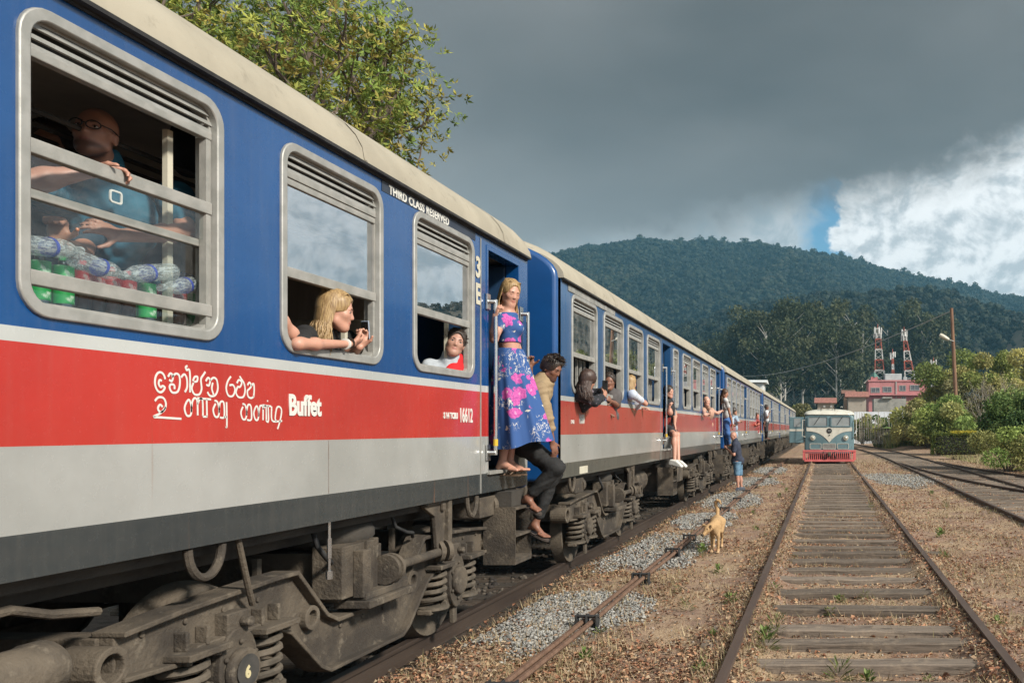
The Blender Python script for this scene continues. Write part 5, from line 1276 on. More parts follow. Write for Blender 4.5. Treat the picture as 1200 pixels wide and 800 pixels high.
# ---- the railcar on the middle track
def railcar():
    YF = 42.9; CX = .25; rc = empty('railcar', (CX, YF, 0), 0, 'old teal and cream railcar with a red slatted pilot, on the middle track', 'railcar')
    teal = pmat('teal_paint', (.11, .185, .205), (.09, .155, .175), 2, .35, .5, coat=.3, col3=(.075, .12, .13)); cream = pmat('cream_enamel', (.58, .56, .48), (.49, .47, .40), 3, .4, .55, coat=.2, col3=(.36, .33, .27))
    red = pmat('pilot_red', (.56, .125, .12), (.46, .10, .095), 3, .5); wh = cream
    def X(zx): return (900+zx/6.67-966)*.0429-CX
    def Z(zy): return CAMZ-(460+zy/6.67-502.5)*.0429
    hw = 1.25
    # body with a rounded front, lower part teal
    def ring(y, hw_, z0, z1, r=.22): 
        pts = []; 
        for cx, a0 in ((hw_-r, 0), (-(hw_-r), 90)):
            for i in range(6): a = R(a0+18*i); pts.append((cx+r*math.cos(a), z1-r+r*math.sin(a)))
        return [(x, y, z) for x, z in pts]+[(-hw_, y, z0), (hw_, y, z0)]
    b = MB(); secs = [(.0, hw-.10, .42, 2.30), (.05, hw-.02, .42, 2.36), (.18, hw, .42, 2.40), (8, hw, .42, 2.40)]; vs = []; k = 14
    for s in secs: vs += ring(*s)
    fs = [(j*k+i, j*k+(i+1) % k, (j+1)*k+(i+1) % k, (j+1)*k+i) for j in range(3) for i in range(k)]+[tuple(range(k)), tuple(3*k+i for i in range(k))]
    b.add(vs, fs); b.build('body', teal, rc, smooth=35)
    b = MB(); secs = [(-.05, 1.05, .05), (.12, 1.22, .20), (.5, 1.28, .30), (7.6, 1.28, .30), (8.05, 1.1, .06)]; vs = []; n = 16
    for y, w, h in secs: vs += [(w*math.cos(PI*i/n), y, 2.34+h*math.sin(PI*i/n)**.7+.03) for i in range(n+1)]
    b.add(vs, [(j*(n+1)+i, j*(n+1)+i+1, (j+1)*(n+1)+i+1, (j+1)*(n+1)+i) for j in range(4) for i in range(n)]+[tuple(range(n+1)), tuple(4*(n+1)+i for i in range(n+1))]); b.build('roof', wh, rc, smooth=50)
    # cream band that dips to a point in the middle
    top = Z(270); pts = [(-1.145, top), (1.145, top), (1.145, Z(298))]
    for i in range(9): t = i/8; pts.append((1.12-(1.12)*t, Z(300+6*t+82*t**2.6)))
    for i in range(8): t = (7-i)/8; pts.append((-1.12+(1.12)*t, Z(300+6*t+82*t**2.6)))
    pts.append((-1.145, Z(298)))
    b = MB(); b.prism(pts, -.022, .02, 'y'); b.build('cream_band', wh, rc)
    for s in (1, -1): 
        b = MB(); b.bx(s*(hw+.001), s*(hw+.012), .1, 8, Z(300), top); b.build('cream_band', wh, rc)
    gl = pmat('railcar_glass', (.20, .22, .22), (.28, .30, .30), 1.5, .12, .2)
    for x0, x1 in ((-1.09, -.06), (.06, 1.09)):
        f = MB(); f.ring(rrect(x0, x1, Z(268), Z(182), .07), rrect(x0+.05, x1-.05, Z(268)+.05, Z(182)-.05, .05), -.05, .05, 'y'); fr = f.build('windscreen', teal, rc, smooth=30)
        f = MB(); f.bx(x0+.03, x1-.03, -.02, .01, Z(268)+.03, Z(182)-.03); f.build('pane', gl, fr)
        f = MB(); xm = (x0+x1)/2; f.tube([(xm+.1, -.045, Z(186)), (xm-.18, -.045, Z(250))], .012, 5); f.build('wiper', M['black'], fr)
    # emblem, lamps, small panels
    b = MB(); b.lathe([(.135, 0), (.135, .02), (.10, .03), (.0, .03)], (0, -.02, Z(297)), (0, -1, 0), 20); e = b.build('emblem', M['black'], rc)
    b = MB(); b.ring(rrect(-.06, .06, Z(297)-.035, Z(297)+.035, .03), rrect(-.04, .04, Z(297)-.02, Z(297)+.02, .015), -.056, -.05, 'y'); b.build('emblem_mark', M['alu'], e)
    b = MB(); b.lathe([(.035, 0), (.035, .02), (0, .02)], (0, -.022, Z(332)), (0, -1, 0), 12); b.build('marker_lamp', M['black'], rc)
    for x in (-.83, .83):
        b = MB(); b.lathe([(.13, 0), (.13, .06), (.105, .07), (.105, .03)], (x, .0, Z(352)), (0, -1, 0), 22); hl = b.build('headlight', wh, rc, smooth=40)
        b = MB(); b.lathe([(.105, 0), (.09, .03), (.0, .05)], (x, -.03, Z(352)), (0, -1, 0), 20); b.build('lens', pmat('lens', (.45, .43, .34), (.5, .48, .4), 5, .1) if 'lens' not in bpy.data.materials else bpy.data.materials['lens'], hl, smooth=60)
    for x0, x1, nm in ((-.98, -.40, 'frame'), (-.33, .33, 'grille'), (.40, .98, 'frame')):
        b = MB(); b.ring(rrect(x0, x1, Z(440), Z(396), .04), rrect(x0+.022, x1-.022, Z(440)+.022, Z(396)-.022, .03), -.03, .02, 'y'); f = b.build('lower_frame', wh, rc)
        if nm == 'grille':
            b = MB()
            for i in range(7): z = Z(437)+i*.038; b.bx(x0+.03, x1-.03, -.02, .0, z, z+.022)
            b.build('grille', M['alu_worn'], f)
        else:
            b = MB(); b.bx(x0+.018, x1-.018, -.012, .005, Z(438), Z(398)); b.build('panel', teal, f)
    # pilot: red frame with upright slats
    b = MB(); b.bx(-1.33, 1.33, -.22, -.10, Z(462), Z(447)); b.bx(-1.25, 1.25, -.26, -.14, Z(537), Z(520)); b.bx(-1.33, -1.22, -.2, .5, .1, Z(450)); b.bx(1.22, 1.33, -.2, .5, .1, Z(450)); pl = b.build('pilot', red, rc, bevel=.012)
    for i in range(25):
        x = -1.2+i*.1; b = MB(); b.box((x, -.185, (Z(535)+Z(455))/2), (.042, .05, Z(450)-Z(530)), Matrix.Rotation(R(-5 if x < 0 else 5), 3, 'Y')); b.build('slat', red, pl)
    b = MB(); b.bx(-1.05, 1.05, .05, .12, .1, .55); b.build('backing', M['under2'], rc)
    b = MB(); b.bx(-.09, .09, -.36, -.20, .33, .50); b.bx(-.05, .05, -.42, -.34, .30, .46); b.build('coupler', M['under'], rc, bevel=.02)
    for x in (-.28, .26): b = MB(); b.tube([(x, -.20, .52), (x, -.30, .46), (x+.03, -.30, .25), (x+.08, -.22, .16)], .022, 7); b.build('brake_hose', M['black'], rc, smooth=60)
    for x in (-1.0, 1.0):
        for y in (1.2, 6.6):
            b = MB(); b.lathe([(.2, -.05), (.36, -.05), (.36, .07), (.2, .07)], (x, y, .36), (1, 0, 0), 24); b.build('wheel', M['under2'], rc)
    for s in (1, -1):                                               # mirrors and side windows
        b = MB(); b.tube([(s*1.22, .05, 2.1), (s*1.34, -.1, 2.1), (s*1.36, -.12, 1.3), (s*1.2, .05, 1.25)], .02, 6); b.build('mirror_bracket', wh, rc)
        for i in range(5):
            y = 1.0+i*1.4; b = MB(); b.bx(s*(hw+.001), s*(hw+.01), y, y+1.0, 1.8, 2.25); b.build('side_window', gl, rc)
    # open side door
    d = MB(); d.bx(-2.02, -1.27, .10, .15, Z(392), Z(190)); dr = d.build('door', teal, rc, bevel=.02)
    d = MB(); d.bx(-1.78, -1.45, .085, .099, Z(266), Z(200)); d.build('pane', gl, dr)
    d = MB(); d.bx(-2.01, -1.28, .088, .098, Z(300), Z(284)); d.build('cream_band', wh, dr)
    # roof rack and horns
    b = MB()
    for x in (-.42, .28): b.tube([(x, .1, 2.42), (x, .15, 2.72), (x, 1.1, 2.80), (x, 1.1, 2.6)], .018, 6)
    b.tube([(-.42, .15, 2.72), (.28, .15, 2.72)], .018, 6); b.tube([(-.42, 1.1, 2.8), (.28, 1.1, 2.8)], .018, 6); b.build('roof_rack', M['under2'], rc)
    for x in (-.25, .1): b = MB(); b.lathe([(.06, 0), (.03, .15), (.02, .4)], (x, .3, 2.79), (0, 1, 0), 10); b.build('horn', M['alu'], rc)
railcar()

# ---- haze between here and the hills
hz = MB(); hz.bx(-3100, 3100, -700, 2700, -7, 350); ho = hz.build('haze', None); ho.data.materials.clear()
hm2 = bpy.data.materials.new('haze'); hm2.use_nodes = True; nt = hm2.node_tree; nt.nodes.clear(); out = nt.nodes.new('ShaderNodeOutputMaterial')
pv = nt.nodes.new('ShaderNodeVolumePrincipled'); pv.inputs['Color'].default_value = (.24, .56, .78, 1); pv.inputs['Density'].default_value = .00025; pv.inputs['Anisotropy'].default_value = .1
nt.links.new(pv.outputs[0], out.inputs['Volume']); ho.data.materials.append(hm2); tag(ho, kind='stuff')
# ================================================================== people and the dog: one smooth surface each, grown from a distance field
def nz(v): v = np.asarray(v, float); return v/(np.linalg.norm(v)+1e-12)
def surface_nets(F, o, h):
    nx, ny, nz_ = F.shape; S = F < 0
    cs = [(0,0,0),(1,0,0),(0,1,0),(1,1,0),(0,0,1),(1,0,1),(0,1,1),(1,1,1)]
    def sl(A, c): return A[c[0]:nx-1+c[0], c[1]:ny-1+c[1], c[2]:nz_-1+c[2]]
    cnt = sum(sl(S, c).astype(np.int8) for c in cs); act = (cnt > 0) & (cnt < 8)
    idx = np.argwhere(act); 
    if len(idx) == 0: return np.zeros((0, 3)), np.zeros((0, 4), int)
    vid = -np.ones(act.shape, np.int64); vid[act] = np.arange(len(idx))
    f = [F[idx[:, 0]+c[0], idx[:, 1]+c[1], idx[:, 2]+c[2]] for c in cs]
    acc = np.zeros((len(idx), 3)); n = np.zeros(len(idx))
    for a in range(8):
        for ax in range(3):
            if cs[a][ax]: continue
            cb = list(cs[a]); cb[ax] = 1; b = cs.index(tuple(cb)); m = (f[a] < 0) != (f[b] < 0)
            t = f[a]/np.where(m, f[a]-f[b], 1); p = np.array(cs[a], float)[None].repeat(len(idx), 0); p[:, ax] = t
            acc += np.where(m[:, None], p, 0); n += m
    V = (idx+acc/n[:, None])*h+np.asarray(o)
    Q = []
    for ax in range(3):
        b_, c_ = (ax+1) % 3, (ax+2) % 3
        A = [slice(None)]*3; B = [slice(None)]*3; A[ax] = slice(0, -1); B[ax] = slice(1, None)
        m = S[tuple(A)] != S[tuple(B)]; e = np.argwhere(m)
        e = e[(e[:, b_] > 0) & (e[:, c_] > 0) & (e[:, b_] < F.shape[b_]-1) & (e[:, c_] < F.shape[c_]-1)]
        q = []
        for db, dc in ((1, 1), (0, 1), (0, 0), (1, 0)):
            k = e.copy(); k[:, b_] -= db; k[:, c_] -= dc; q.append(vid[k[:, 0], k[:, 1], k[:, 2]])
        q = np.stack(q, 1); s = S[e[:, 0], e[:, 1], e[:, 2]]; q[~s] = q[~s][:, ::-1]; Q.append(q)
    return V, np.concatenate(Q)
class Field:
    def __init__(s, prims, h, infl=0.0, wrinkle=0.0, seed=0):
        lo = np.min([np.minimum(p['a'], p['b'])-p['R'] for p in prims], 0)-infl-4*h-.02; hi = np.max([np.maximum(p['a'], p['b'])+p['R'] for p in prims], 0)+infl+4*h+.02
        s.o, s.h = lo, h; s.n = np.ceil((hi-lo)/h).astype(int)+1; s.F = np.full(s.n, .5, np.float32)
        for p in prims: s.apply(p, infl)
        if wrinkle:
            X = [lo[i]+h*np.arange(s.n[i]).reshape([-1 if j == i else 1 for j in range(3)]) for i in range(3)]
            r_ = np.random.default_rng(seed); w = 0
            for k in range(7):
                d = r_.normal(size=3)*(16+9*k); w = w+np.sin(X[0]*d[0]+X[1]*d[1]+X[2]*d[2]+r_.random()*6+1.5*np.sin(X[(k+1) % 3]*20))/(1+.35*k)
            s.F += (wrinkle*.45*w).astype(np.float32)
    def apply(s, p, infl=0):
        k = p['k']; pad = k+infl+3*s.h
        i0 = np.clip(np.floor((np.minimum(p['a'], p['b'])-p['R']-pad-s.o)/s.h).astype(int), 0, s.n-1); i1 = np.clip(np.ceil((np.maximum(p['a'], p['b'])+p['R']+pad-s.o)/s.h).astype(int)+1, 1, s.n)
        if np.any(i1 <= i0): return
        X = [s.o[i]+s.h*np.arange(i0[i], i1[i]).reshape([-1 if j == i else 1 for j in range(3)]) for i in range(3)]
        if p['t'] == 'cap':
            a, b = p['a'], p['b']; d = b-a; L = d@d+1e-12
            t = np.clip(((X[0]-a[0])*d[0]+(X[1]-a[1])*d[1]+(X[2]-a[2])*d[2])/L, 0, 1)
            D = np.sqrt((X[0]-a[0]-t*d[0])**2+(X[1]-a[1]-t*d[1])**2+(X[2]-a[2]-t*d[2])**2)-(p['ra']+(p['rb']-p['ra'])*t)-infl
        else:
            q = [X[i]-p['c'][i] for i in range(3)]; Mx = p['M']; r_ = p['r']+(infl if not p.get('sub') else 0)
            l = [(Mx[i][0]*q[0]+Mx[i][1]*q[1]+Mx[i][2]*q[2]) for i in range(3)]
            k0 = np.sqrt(sum((l[i]/r_[i])**2 for i in range(3))); k1 = np.sqrt(sum((l[i]/r_[i]**2)**2 for i in range(3)))+1e-9; D = k0*(k0-1)/k1
        S = (slice(i0[0], i1[0]), slice(i0[1], i1[1]), slice(i0[2], i1[2])); F = s.F[S]; D = D.astype(np.float32)
        if p.get('sub'):
            hh = np.maximum(k-np.abs(F+D), 0)/k; s.F[S] = np.maximum(F, -D)+hh*hh*k*.25
        else:
            hh = np.maximum(k-np.abs(F-D), 0)/k; s.F[S] = np.minimum(F, D)-hh*hh*k*.25
    def clip(s, pt, n):
        n = nz(n); X = [s.o[i]+s.h*np.arange(s.n[i]).reshape([-1 if j == i else 1 for j in range(3)]) for i in range(3)]
        s.F = np.maximum(s.F, ((X[0]-pt[0])*n[0]+(X[1]-pt[1])*n[1]+(X[2]-pt[2])*n[2]).astype(np.float32))
    def mesh(s): return surface_nets(s.F, s.o, s.h)
def cap(tag_, a, b, ra, rb, k=.02):
    a = np.asarray(a, float); b = np.asarray(b, float); return dict(t='cap', tag=tag_, a=a, b=b, ra=ra, rb=rb, k=k, R=max(ra, rb))
def ell(tag_, c, r, M_=None, k=.02, sub=False):
    c = np.asarray(c, float); return dict(t='ell', tag=tag_, c=c, a=c, b=c, r=np.asarray(r, float), M=np.eye(3) if M_ is None else np.asarray(M_), k=k, R=max(r), sub=sub)

def skin_mat(name, rough=.5):
    m, g, p = mat(name); at = g.n('ShaderNodeAttribute', attribute_name='tint').outputs['Color']; tc = g.n('ShaderNodeTexCoord').outputs['Object']
    c = g.mix(g.m('MULTIPLY', g.noise(tc, 26, 4, .6), .28), at, (.34, .13, .09)); g.put(p.inputs['Base Color'], c); p.inputs['Roughness'].default_value = rough
    p.inputs['Subsurface Weight'].default_value = .12; p.inputs['Subsurface Radius'].default_value = (.6, .22, .12); p.inputs['Subsurface Scale'].default_value = .02
    return m
M['skin'] = skin_mat('skin')
def cloth(name, c1, c2=None, scale=7, bump=.35): return pmat(name, c1, c2 or tuple(q*.75 for q in c1), scale, .85, bump=bump, bscale=28, bdist=.012)
def hairmat(name, c1, c2):
    m, g, p = mat(name); tc = g.n('ShaderNodeTexCoord').outputs['Object']
    c = g.mix(g.ss(g.noise(g.vmul(tc, (60, 60, 5)), 1.6, 4, .6), .35, .65), c1, c2); g.put(p.inputs['Base Color'], c); p.inputs['Roughness'].default_value = .45
    b_ = g.n('ShaderNodeBump'); b_.inputs['Strength'].default_value = .6; b_.inputs['Distance'].default_value = .004; g.put(b_.inputs['Height'], g.noise(g.vmul(tc, (90, 90, 8)), 2, 3, .6)); g.put(p.inputs['Normal'], b_.outputs[0])
    return m
M['blond'] = hairmat('blond_hair', (.40, .27, .125), (.22, .135, .06)); M['dark_hair'] = hairmat('dark_hair', (.022, .016, .012), (.045, .030, .022)); M['brown_hair'] = hairmat('brown_hair', (.10, .05, .028), (.055, .028, .016))
M['lash'] = pmat('lash', (.13, .065, .048)); M['eyewhite'] = pmat('eye_white', (.6, .57, .54)); M['iris'] = pmat('iris', (.03, .02, .015), rough=.2)
FAIR, TAN, BROWN, PALE = (.52, .285, .205), (.40, .205, .135), (.185, .088, .055), (.56, .33, .25)

class Body:
    def __init__(s, h, skin=FAIR, female=False, size=1.0): s.h = h; s.p = []; s.skin = np.array(skin); s.fem = female; s.lips = []; s.z = size; s.dark = []
    def head(s, c, f, u=(0, 0, 1), scale=1.0, nose=1.0):
        c = np.asarray(c, float); f = nz(f); u = np.asarray(u, float); u = nz(u-f*(u@f)); r_ = np.cross(f, u); s.hc, s.hf, s.hu, s.hr = c, f, u, r_; k = s.k = scale*s.z
        B = np.stack([r_, f, u])
        P = lambda x, y, z_: c+(r_*x+f*y+u*z_)*k
        A = s.p.append
        A(ell('head', P(0, -.014, .030), np.array((.0735, .092, .090))*k, B)); A(ell('head', P(0, .030, -.030), np.array((.0585, .060, .080))*k, B, .03))
        jw = .019 if s.fem else .024
        A(cap('head', P(-.012, .062, -.094), P(.012, .062, -.094), jw*k, jw*k, .030*k))
        for q in (-1, 1): A(cap('head', P(q*(.046 if s.fem else .050), .010, -.066), P(q*.010, .058, -.095), .018*k, .018*k, .034*k))
        A(cap('head', P(-.036, .071, .024), P(.036, .071, .024), (.009 if s.fem else .0115)*k, (.009 if s.fem else .0115)*k, .018*k))
        for q in (-1, 1):
            A(ell('head', P(q*.037, .058, -.018), np.array((.020, .014, .016))*k, B, .030*k)); A(ell('head', P(q*.031, .0945, .005), np.array((.0165, .0115, .0085))*k, B, .012*k, True))
            A(ell('head', P(q*.075, -.012, -.012), np.array((.009, .019, .031))*k, B, .010*k))
        A(cap('head', P(0, .080, .008), P(0, .0965*nose, -.026), .0065*k, .0098*k, .010*k)); A(cap('head', P(-.0085, .088, -.0295), P(.0085, .088, -.0295), .0078*k, .0078*k, .007*k))
        A(ell('head', P(0, .0815, -.0555), np.array((.0215, .0115, .0060))*k, B, .005*k)); A(ell('head', P(0, .0800, -.0645), np.array((.0175, .0110, .0068))*k, B, .005*k))
        s.lips.append((P(0, .090, -.060), .023*k, .011*k)); s.headP = P
    def neck(s, base, r_=None):
        r_ = r_ or (.043 if s.fem else .050); s.p.append(cap('neck', s.hc-s.hu*.055*s.k-s.hf*.030*s.k, base, r_*s.z*.95, r_*s.z*1.12, .018))
    def torso(s, pelvis, chest, neck, side, waist=None):
        pelvis, chest, neck = (np.asarray(q, float) for q in (pelvis, chest, neck)); z = s.z
        up = nz(chest-pelvis); sd = np.asarray(side, float); sd = nz(sd-up*(sd@up)); fr = np.cross(up, sd); B = np.stack([sd, fr, up]); s.side, s.front, s.up = sd, fr, up
        w = (chest+pelvis)/2 if waist is None else np.asarray(waist, float); fm = s.fem
        s.p += [ell('torso', chest+up*.02, np.array((.138 if fm else .170, .098 if fm else .118, .185))*z, B, .06), ell('torso', w, np.array((.112 if fm else .148, .090 if fm else .108, .16))*z, B, .07), ell('pelvis', pelvis, np.array((.158 if fm else .162, .112, .13))*z, B, .06)]
        if fm: s.p += [ell('torso', chest+fr*.075*z+sd*q*.068*z-up*.015*z, np.array((.060, .056, .062))*z, B, .035) for q in (-1, 1)]
        s.p.append(cap('neck', neck, chest+up*.11*z, .055*z, .075*z, .05))
    def arm(s, i, sh, el, wr, hd, pn, curl=.6, r_=1.0, thumb=1):
        sh, el, wr = (np.asarray(q, float) for q in (sh, el, wr)); z = s.z*r_*(.86 if s.fem else 1.0); A = s.p.append
        A(ell('uarm%d' % i, sh, np.array((.062, .062, .062))*z, k=.05)); A(cap('uarm%d' % i, sh, el, .052*z, .040*z, .03)); m = el+(wr-el)*.30; A(cap('farm%d' % i, el, m, .038*z, .0425*z, .03)); A(cap('farm%d' % i, m, wr, .0425*z, .026*z, .03))
        s.hand(i, wr, hd, pn, curl, thumb)
    def hand(s, i, wr, hd, pn, curl=.6, thumb=1):
        z = s.z*(.92 if s.fem else 1.0); hd = nz(hd); pn = np.asarray(pn, float); pn = nz(pn-hd*(pn@hd)); sd = np.cross(hd, pn)*thumb; A = s.p.append; g_ = 'hand%d' % i
        B = np.stack([sd, hd, pn]); A(ell(g_, wr+hd*.050*z, np.array((.040, .056, .017))*z, B, .018)); thick = max(.0085, s.h*.95)
        for q in range(4):
            L = (.068, .078, .073, .056)[q]*z; o = wr+hd*(.092-.004*abs(q-1.3))*z+sd*(1.35-q)*.0205*z; d = hd; p_ = o
            for j, fr_ in enumerate((.46, .31, .23)):
                a = curl*(.65 if j == 0 else 1.0)*(1+.08*q); d = nz(d*math.cos(a)+pn*math.sin(a)) if j == 0 else nz(d*math.cos(a)+nz(pn-d*(pn@d))*math.sin(a)); e = p_+d*L*fr_; A(cap(g_, p_, e, thick*z*(1.02-.1*j), thick*z*(.95-.12*j), .006)); p_ = e
        o = wr+hd*.030*z+sd*.030*z; d = nz(hd*.55+sd*.75+pn*.35); e = o+d*.048*z; A(cap(g_, o, e, .0135*z, .011*z, .014)); d2 = nz(d*.6+hd*.5+pn*.45*min(1, curl+.3)); A(cap(g_, e, e+d2*.034*z, .0105*z, .0085*z, .006))
    def leg(s, i, hip, kn, an, toe, foot=True):
        hip, kn, an = (np.asarray(q, float) for q in (hip, kn, an)); z = s.z; A = s.p.append
        A(cap('thigh%d' % i, hip, kn, .082*z, .054*z, .05)); A(cap('shin%d' % i, kn, an, .052*z, .034*z, .03)); d = nz(an-kn); t_ = nz(toe); back = -nz(t_-d*(t_@d)); A(ell('shin%d' % i, kn+(an-kn)*.30+back*.018*z, np.array((.050, .050, .085))*z, k=.04))
        if foot:
            u = -nz(d+0*t_); up_ = np.array((0, 0, 1.)); t_ = nz(toe); n_ = nz(np.cross(np.cross(t_, up_), t_)); heel = an-t_*.035*z-n_*.048*z; ball = an+t_*.115*z-n_*.058*z; tip = an+t_*.175*z-n_*.062*z; g_ = 'foot%d' % i
            A(cap(g_, an, heel, .034*z, .030*z, .02)); A(cap(g_, an-n_*.015*z, ball, .034*z, .026*z, .025)); sd = np.cross(t_, n_)
            for q in range(5):
                L = (1.0, .96, .88, .80, .70)[q]; o = ball+sd*(2-q)*.0175*z*(1 if i == 0 else -1); A(cap(g_, o-t_*.02*z, o+(tip-ball)*L, .015*z, .0105*z if q else .014*z, .010))
    def col(s, V):
        c = np.tile(s.skin, (len(V), 1))
        for p_, rx, rz in s.lips:
            d = V-p_; q = ((d@s.hr)/rx)**2+((d@s.hu)/rz)**2+((d@s.hf)/(rx*.9))**2; w = np.clip(1.4-q, 0, 1)[:, None]; c = c*(1-w*.75)+np.array((.40, .13, .11))*(s.skin.mean()/.33)*w*.75
        for fn, cc, st in s.dark:
            w = (np.clip(fn(V), 0, 1)*st)[:, None]; c = c*(1-w)+np.array(cc)*w
        return c
    def root(s, loc, label, group=None, name='person'): s.loc = np.asarray(loc, float); s.e = empty(name, tuple(loc), 0, label, name if name == 'dog' else 'person', group); return s.e
    def build(s, tags=None, h=None, name='body'):
        F = Field([p for p in s.p if tags is None or p['tag'].rstrip('01') in tags], h or s.h); V, Q = F.mesh()
        return link(name, np_mesh(name, V-s.loc, Q, M['skin'], True, s.col(V)), s.e)
    def shell(s, name, parts, infl, m, clips=(), wrinkle=.004, extra=(), h=None, cut=()):
        """garment: the parts it covers, let out by infl; parts maps a tag to the share of the limb it covers"""
        P = []
        for p in s.p:
            for tg, fr in parts.items():
                if p['tag'] == tg or p['tag'].rstrip('01') == tg:
                    q = dict(p)
                    if q['t'] == 'cap' and fr != 1:
                        t0, t1 = fr if isinstance(fr, tuple) else (0, fr); q['a'], q['b'] = p['a']+(p['b']-p['a'])*t0, p['a']+(p['b']-p['a'])*t1; q['ra'], q['rb'] = p['ra']+(p['rb']-p['ra'])*t0, p['ra']+(p['rb']-p['ra'])*t1
                    elif q['t'] == 'ell' and fr != 1 and 'arm' not in tg: continue
                    P.append(q); break
        P += list(extra); F = Field(P, h or s.h, infl, wrinkle, len(s.p))
        for q in cut: F.apply(q)
        for pt, n in clips: F.clip(pt, n)
        V, Q = F.mesh(); return link(name, np_mesh(name, V-s.loc, Q, m, True), s.e)
    def eyes(s, small=False, closed=False):
        Rm = Matrix((tuple(s.hr), tuple(s.hf), tuple(s.hu))).transposed()
        for q in (-1, 1):
            c = Vector(s.headP(q*.031, .0775, .004)-s.loc); k = s.k
            if not closed:
                b = MB(); b.add([c+Rm @ Vector((.0125*k*math.sin(PI*i/8)*math.cos(2*PI*j/12), .0062*k*math.sin(PI*i/8)*math.sin(2*PI*j/12), -.0052*k*math.cos(PI*i/8))) for i in range(9) for j in range(12)], [(i*12+j, i*12+(j+1) % 12, (i+1)*12+(j+1) % 12, (i+1)*12+j) for i in range(8) for j in range(12)]); e = b.build('eye', M['iris' if small else 'eyewhite'], s.e, smooth=80)
                if not small: b = MB(); b.lathe([(.0056*k, 0), (.0050*k, .0013*k), (0, .0020*k)], c+Rm @ Vector((0, .0052*k, .0004)), tuple(s.hf), 12); b.build('iris', M['iris'], e, smooth=80)
            b = MB(); b.tube([c+Rm @ Vector((x*k, y*k, z*k)) for x, y, z in ((-.0135, .002, -.0005), (-.007, .0062, .0046), (.0, .0075, .0058), (.007, .0062, .0046), (.0135, .002, -.0005))] if not closed else [c+Rm @ Vector((x*k, y*k, z*k)) for x, y, z in ((-.0135, .003, -.001), (-.006, .0065, -.0045), (.006, .0065, -.0045), (.0135, .003, -.001))], .0015*k, 5); b.build('eyelid', M['lash'], s.e, smooth=60)
    def brows(s, m, th=.0045):
        for q in (-1, 1):
            b = MB(); b.tube([s.headP(q*x, y, z)-s.loc for x, y, z in ((.013, .0865, .022), (.030, .0845, .0275), (.048, .0690, .0225))], [th*s.k*.8, th*s.k, th*s.k*.4], 6); b.build('eyebrow', m, s.e, smooth=60)
    def hair(s, m, thick=.012, front=.030, low=-.06, strands=None, name='hair', h=None, tousle=.003):
        """cap of hair over the skull, open at the face; strands: list of point lists"""
        k = s.k; B = np.stack([s.hr, s.hf, s.hu]); P = s.headP
        pr = [ell('h', P(0, -.016, .034), np.array((.0740+thick, .092+thick, .090+thick))*k, B), ell('h', P(0, -.05, -.02), np.array((.062+thick*.6, .05+thick*.6, .07))*k, B, .03)]
        F = Field(pr, h or s.h*.85, 0, tousle, 5)
        F.apply(ell('h', P(0, .118, -.03), np.array((.074, .088, front+.090))*k, B, .010, True)); F.apply(ell('h', P(0, .03, -.05), np.array((.12, .040, .048))*k, B, .010, True))
        F.clip(P(0, 0, low), -s.hu)
        V, Q = F.mesh(); V = V-s.loc; 
        if strands:
            b = MB()
            for pts, w in strands: b.tube([np.asarray(p)-s.loc for p in pts], w, 5, True)
            me = b.mesh('tmp', m); nv = len(V); tv = np.zeros(len(me.vertices)*3); me.vertices.foreach_get('co', tv); V = np.concatenate([V, tv.reshape(-1, 3)]); bpy.data.meshes.remove(me)
            quads = [f for f in b.f if len(f) == 4]; Q = np.concatenate([Q, np.array(quads)+nv])
        return link(name, np_mesh(name, V, Q, m, True), s.e)
    def long_strands(s, n, length, rng, w=.007, fwd=.02, spread=1.0, fall=(0, 0, -1), wave=.010, reach=1.75):
        """locks that leave a centre parting, pass behind the cheeks and hang down"""
        out = []; k = s.k
        for i in range(n):
            a = rng.uniform(-reach, reach); x, y = math.sin(a), -math.cos(a); y0 = rng.uniform(-.06, .062) if abs(a) > .8 else rng.uniform(-.09, 0)
            st = s.headP(x*.006, y0, .128-.9*max(0, y0)**1.2); side = s.headP(x*.086, min(y*.098-.012, .035), .015-.02*rng.random()); mid = s.headP(x*.086*spread, min(y*.09-.014, .032), -.085); L = length*rng.uniform(.7, 1.05)
            end = mid+(np.asarray(fall)*L+s.hr*x*.02+s.hf*fwd*rng.uniform(-1, 1)); pts = [st, s.headP(x*.052, y0*.75+y*.03-.006, .113), s.headP(x*.080, y*.080-.012, .065), side, mid]
            for j in range(1, 6): t = j/5; pts.append(mid+(end-mid)*t+s.hr*wave*math.sin(t*5+i)+s.hf*wave*math.cos(t*4+i*1.7))
            out.append((pts, [w*.4, w*.8, w, w, w*1.05, w, w*.95, w*.8, w*.6, w*.25]))
        return out
def short_hair(B, m, n, length, thick=.010, front=.03, seed=1):
    r_ = random.Random(seed); out = []; P = B.headP
    for i in range(n):
        a = r_.uniform(0, 6.28); e = r_.uniform(.0, 1.45); d = (math.sin(a)*math.cos(e), math.cos(a)*math.cos(e), math.sin(e))
        if d[1] > .35 and e < .85: continue
        o = (d[0]*.078, d[1]*.096-.015, d[2]*.096+.034); l = length*r_.uniform(.6, 1.1); t = (r_.uniform(-.6, .6), .5+r_.uniform(-.3, .3), -.35)
        out.append(([P(*o), P(o[0]+d[0]*.010+t[0]*l*.5, o[1]+d[1]*.010+t[1]*l*.5, o[2]+d[2]*.010+t[2]*l*.4), P(o[0]+d[0]*.008+t[0]*l, o[1]+d[1]*.008+t[1]*l, o[2]+d[2]*.008+t[2]*l)], [.006, .005, .0012]))
    return B.hair(m, thick, front, -.055, out)
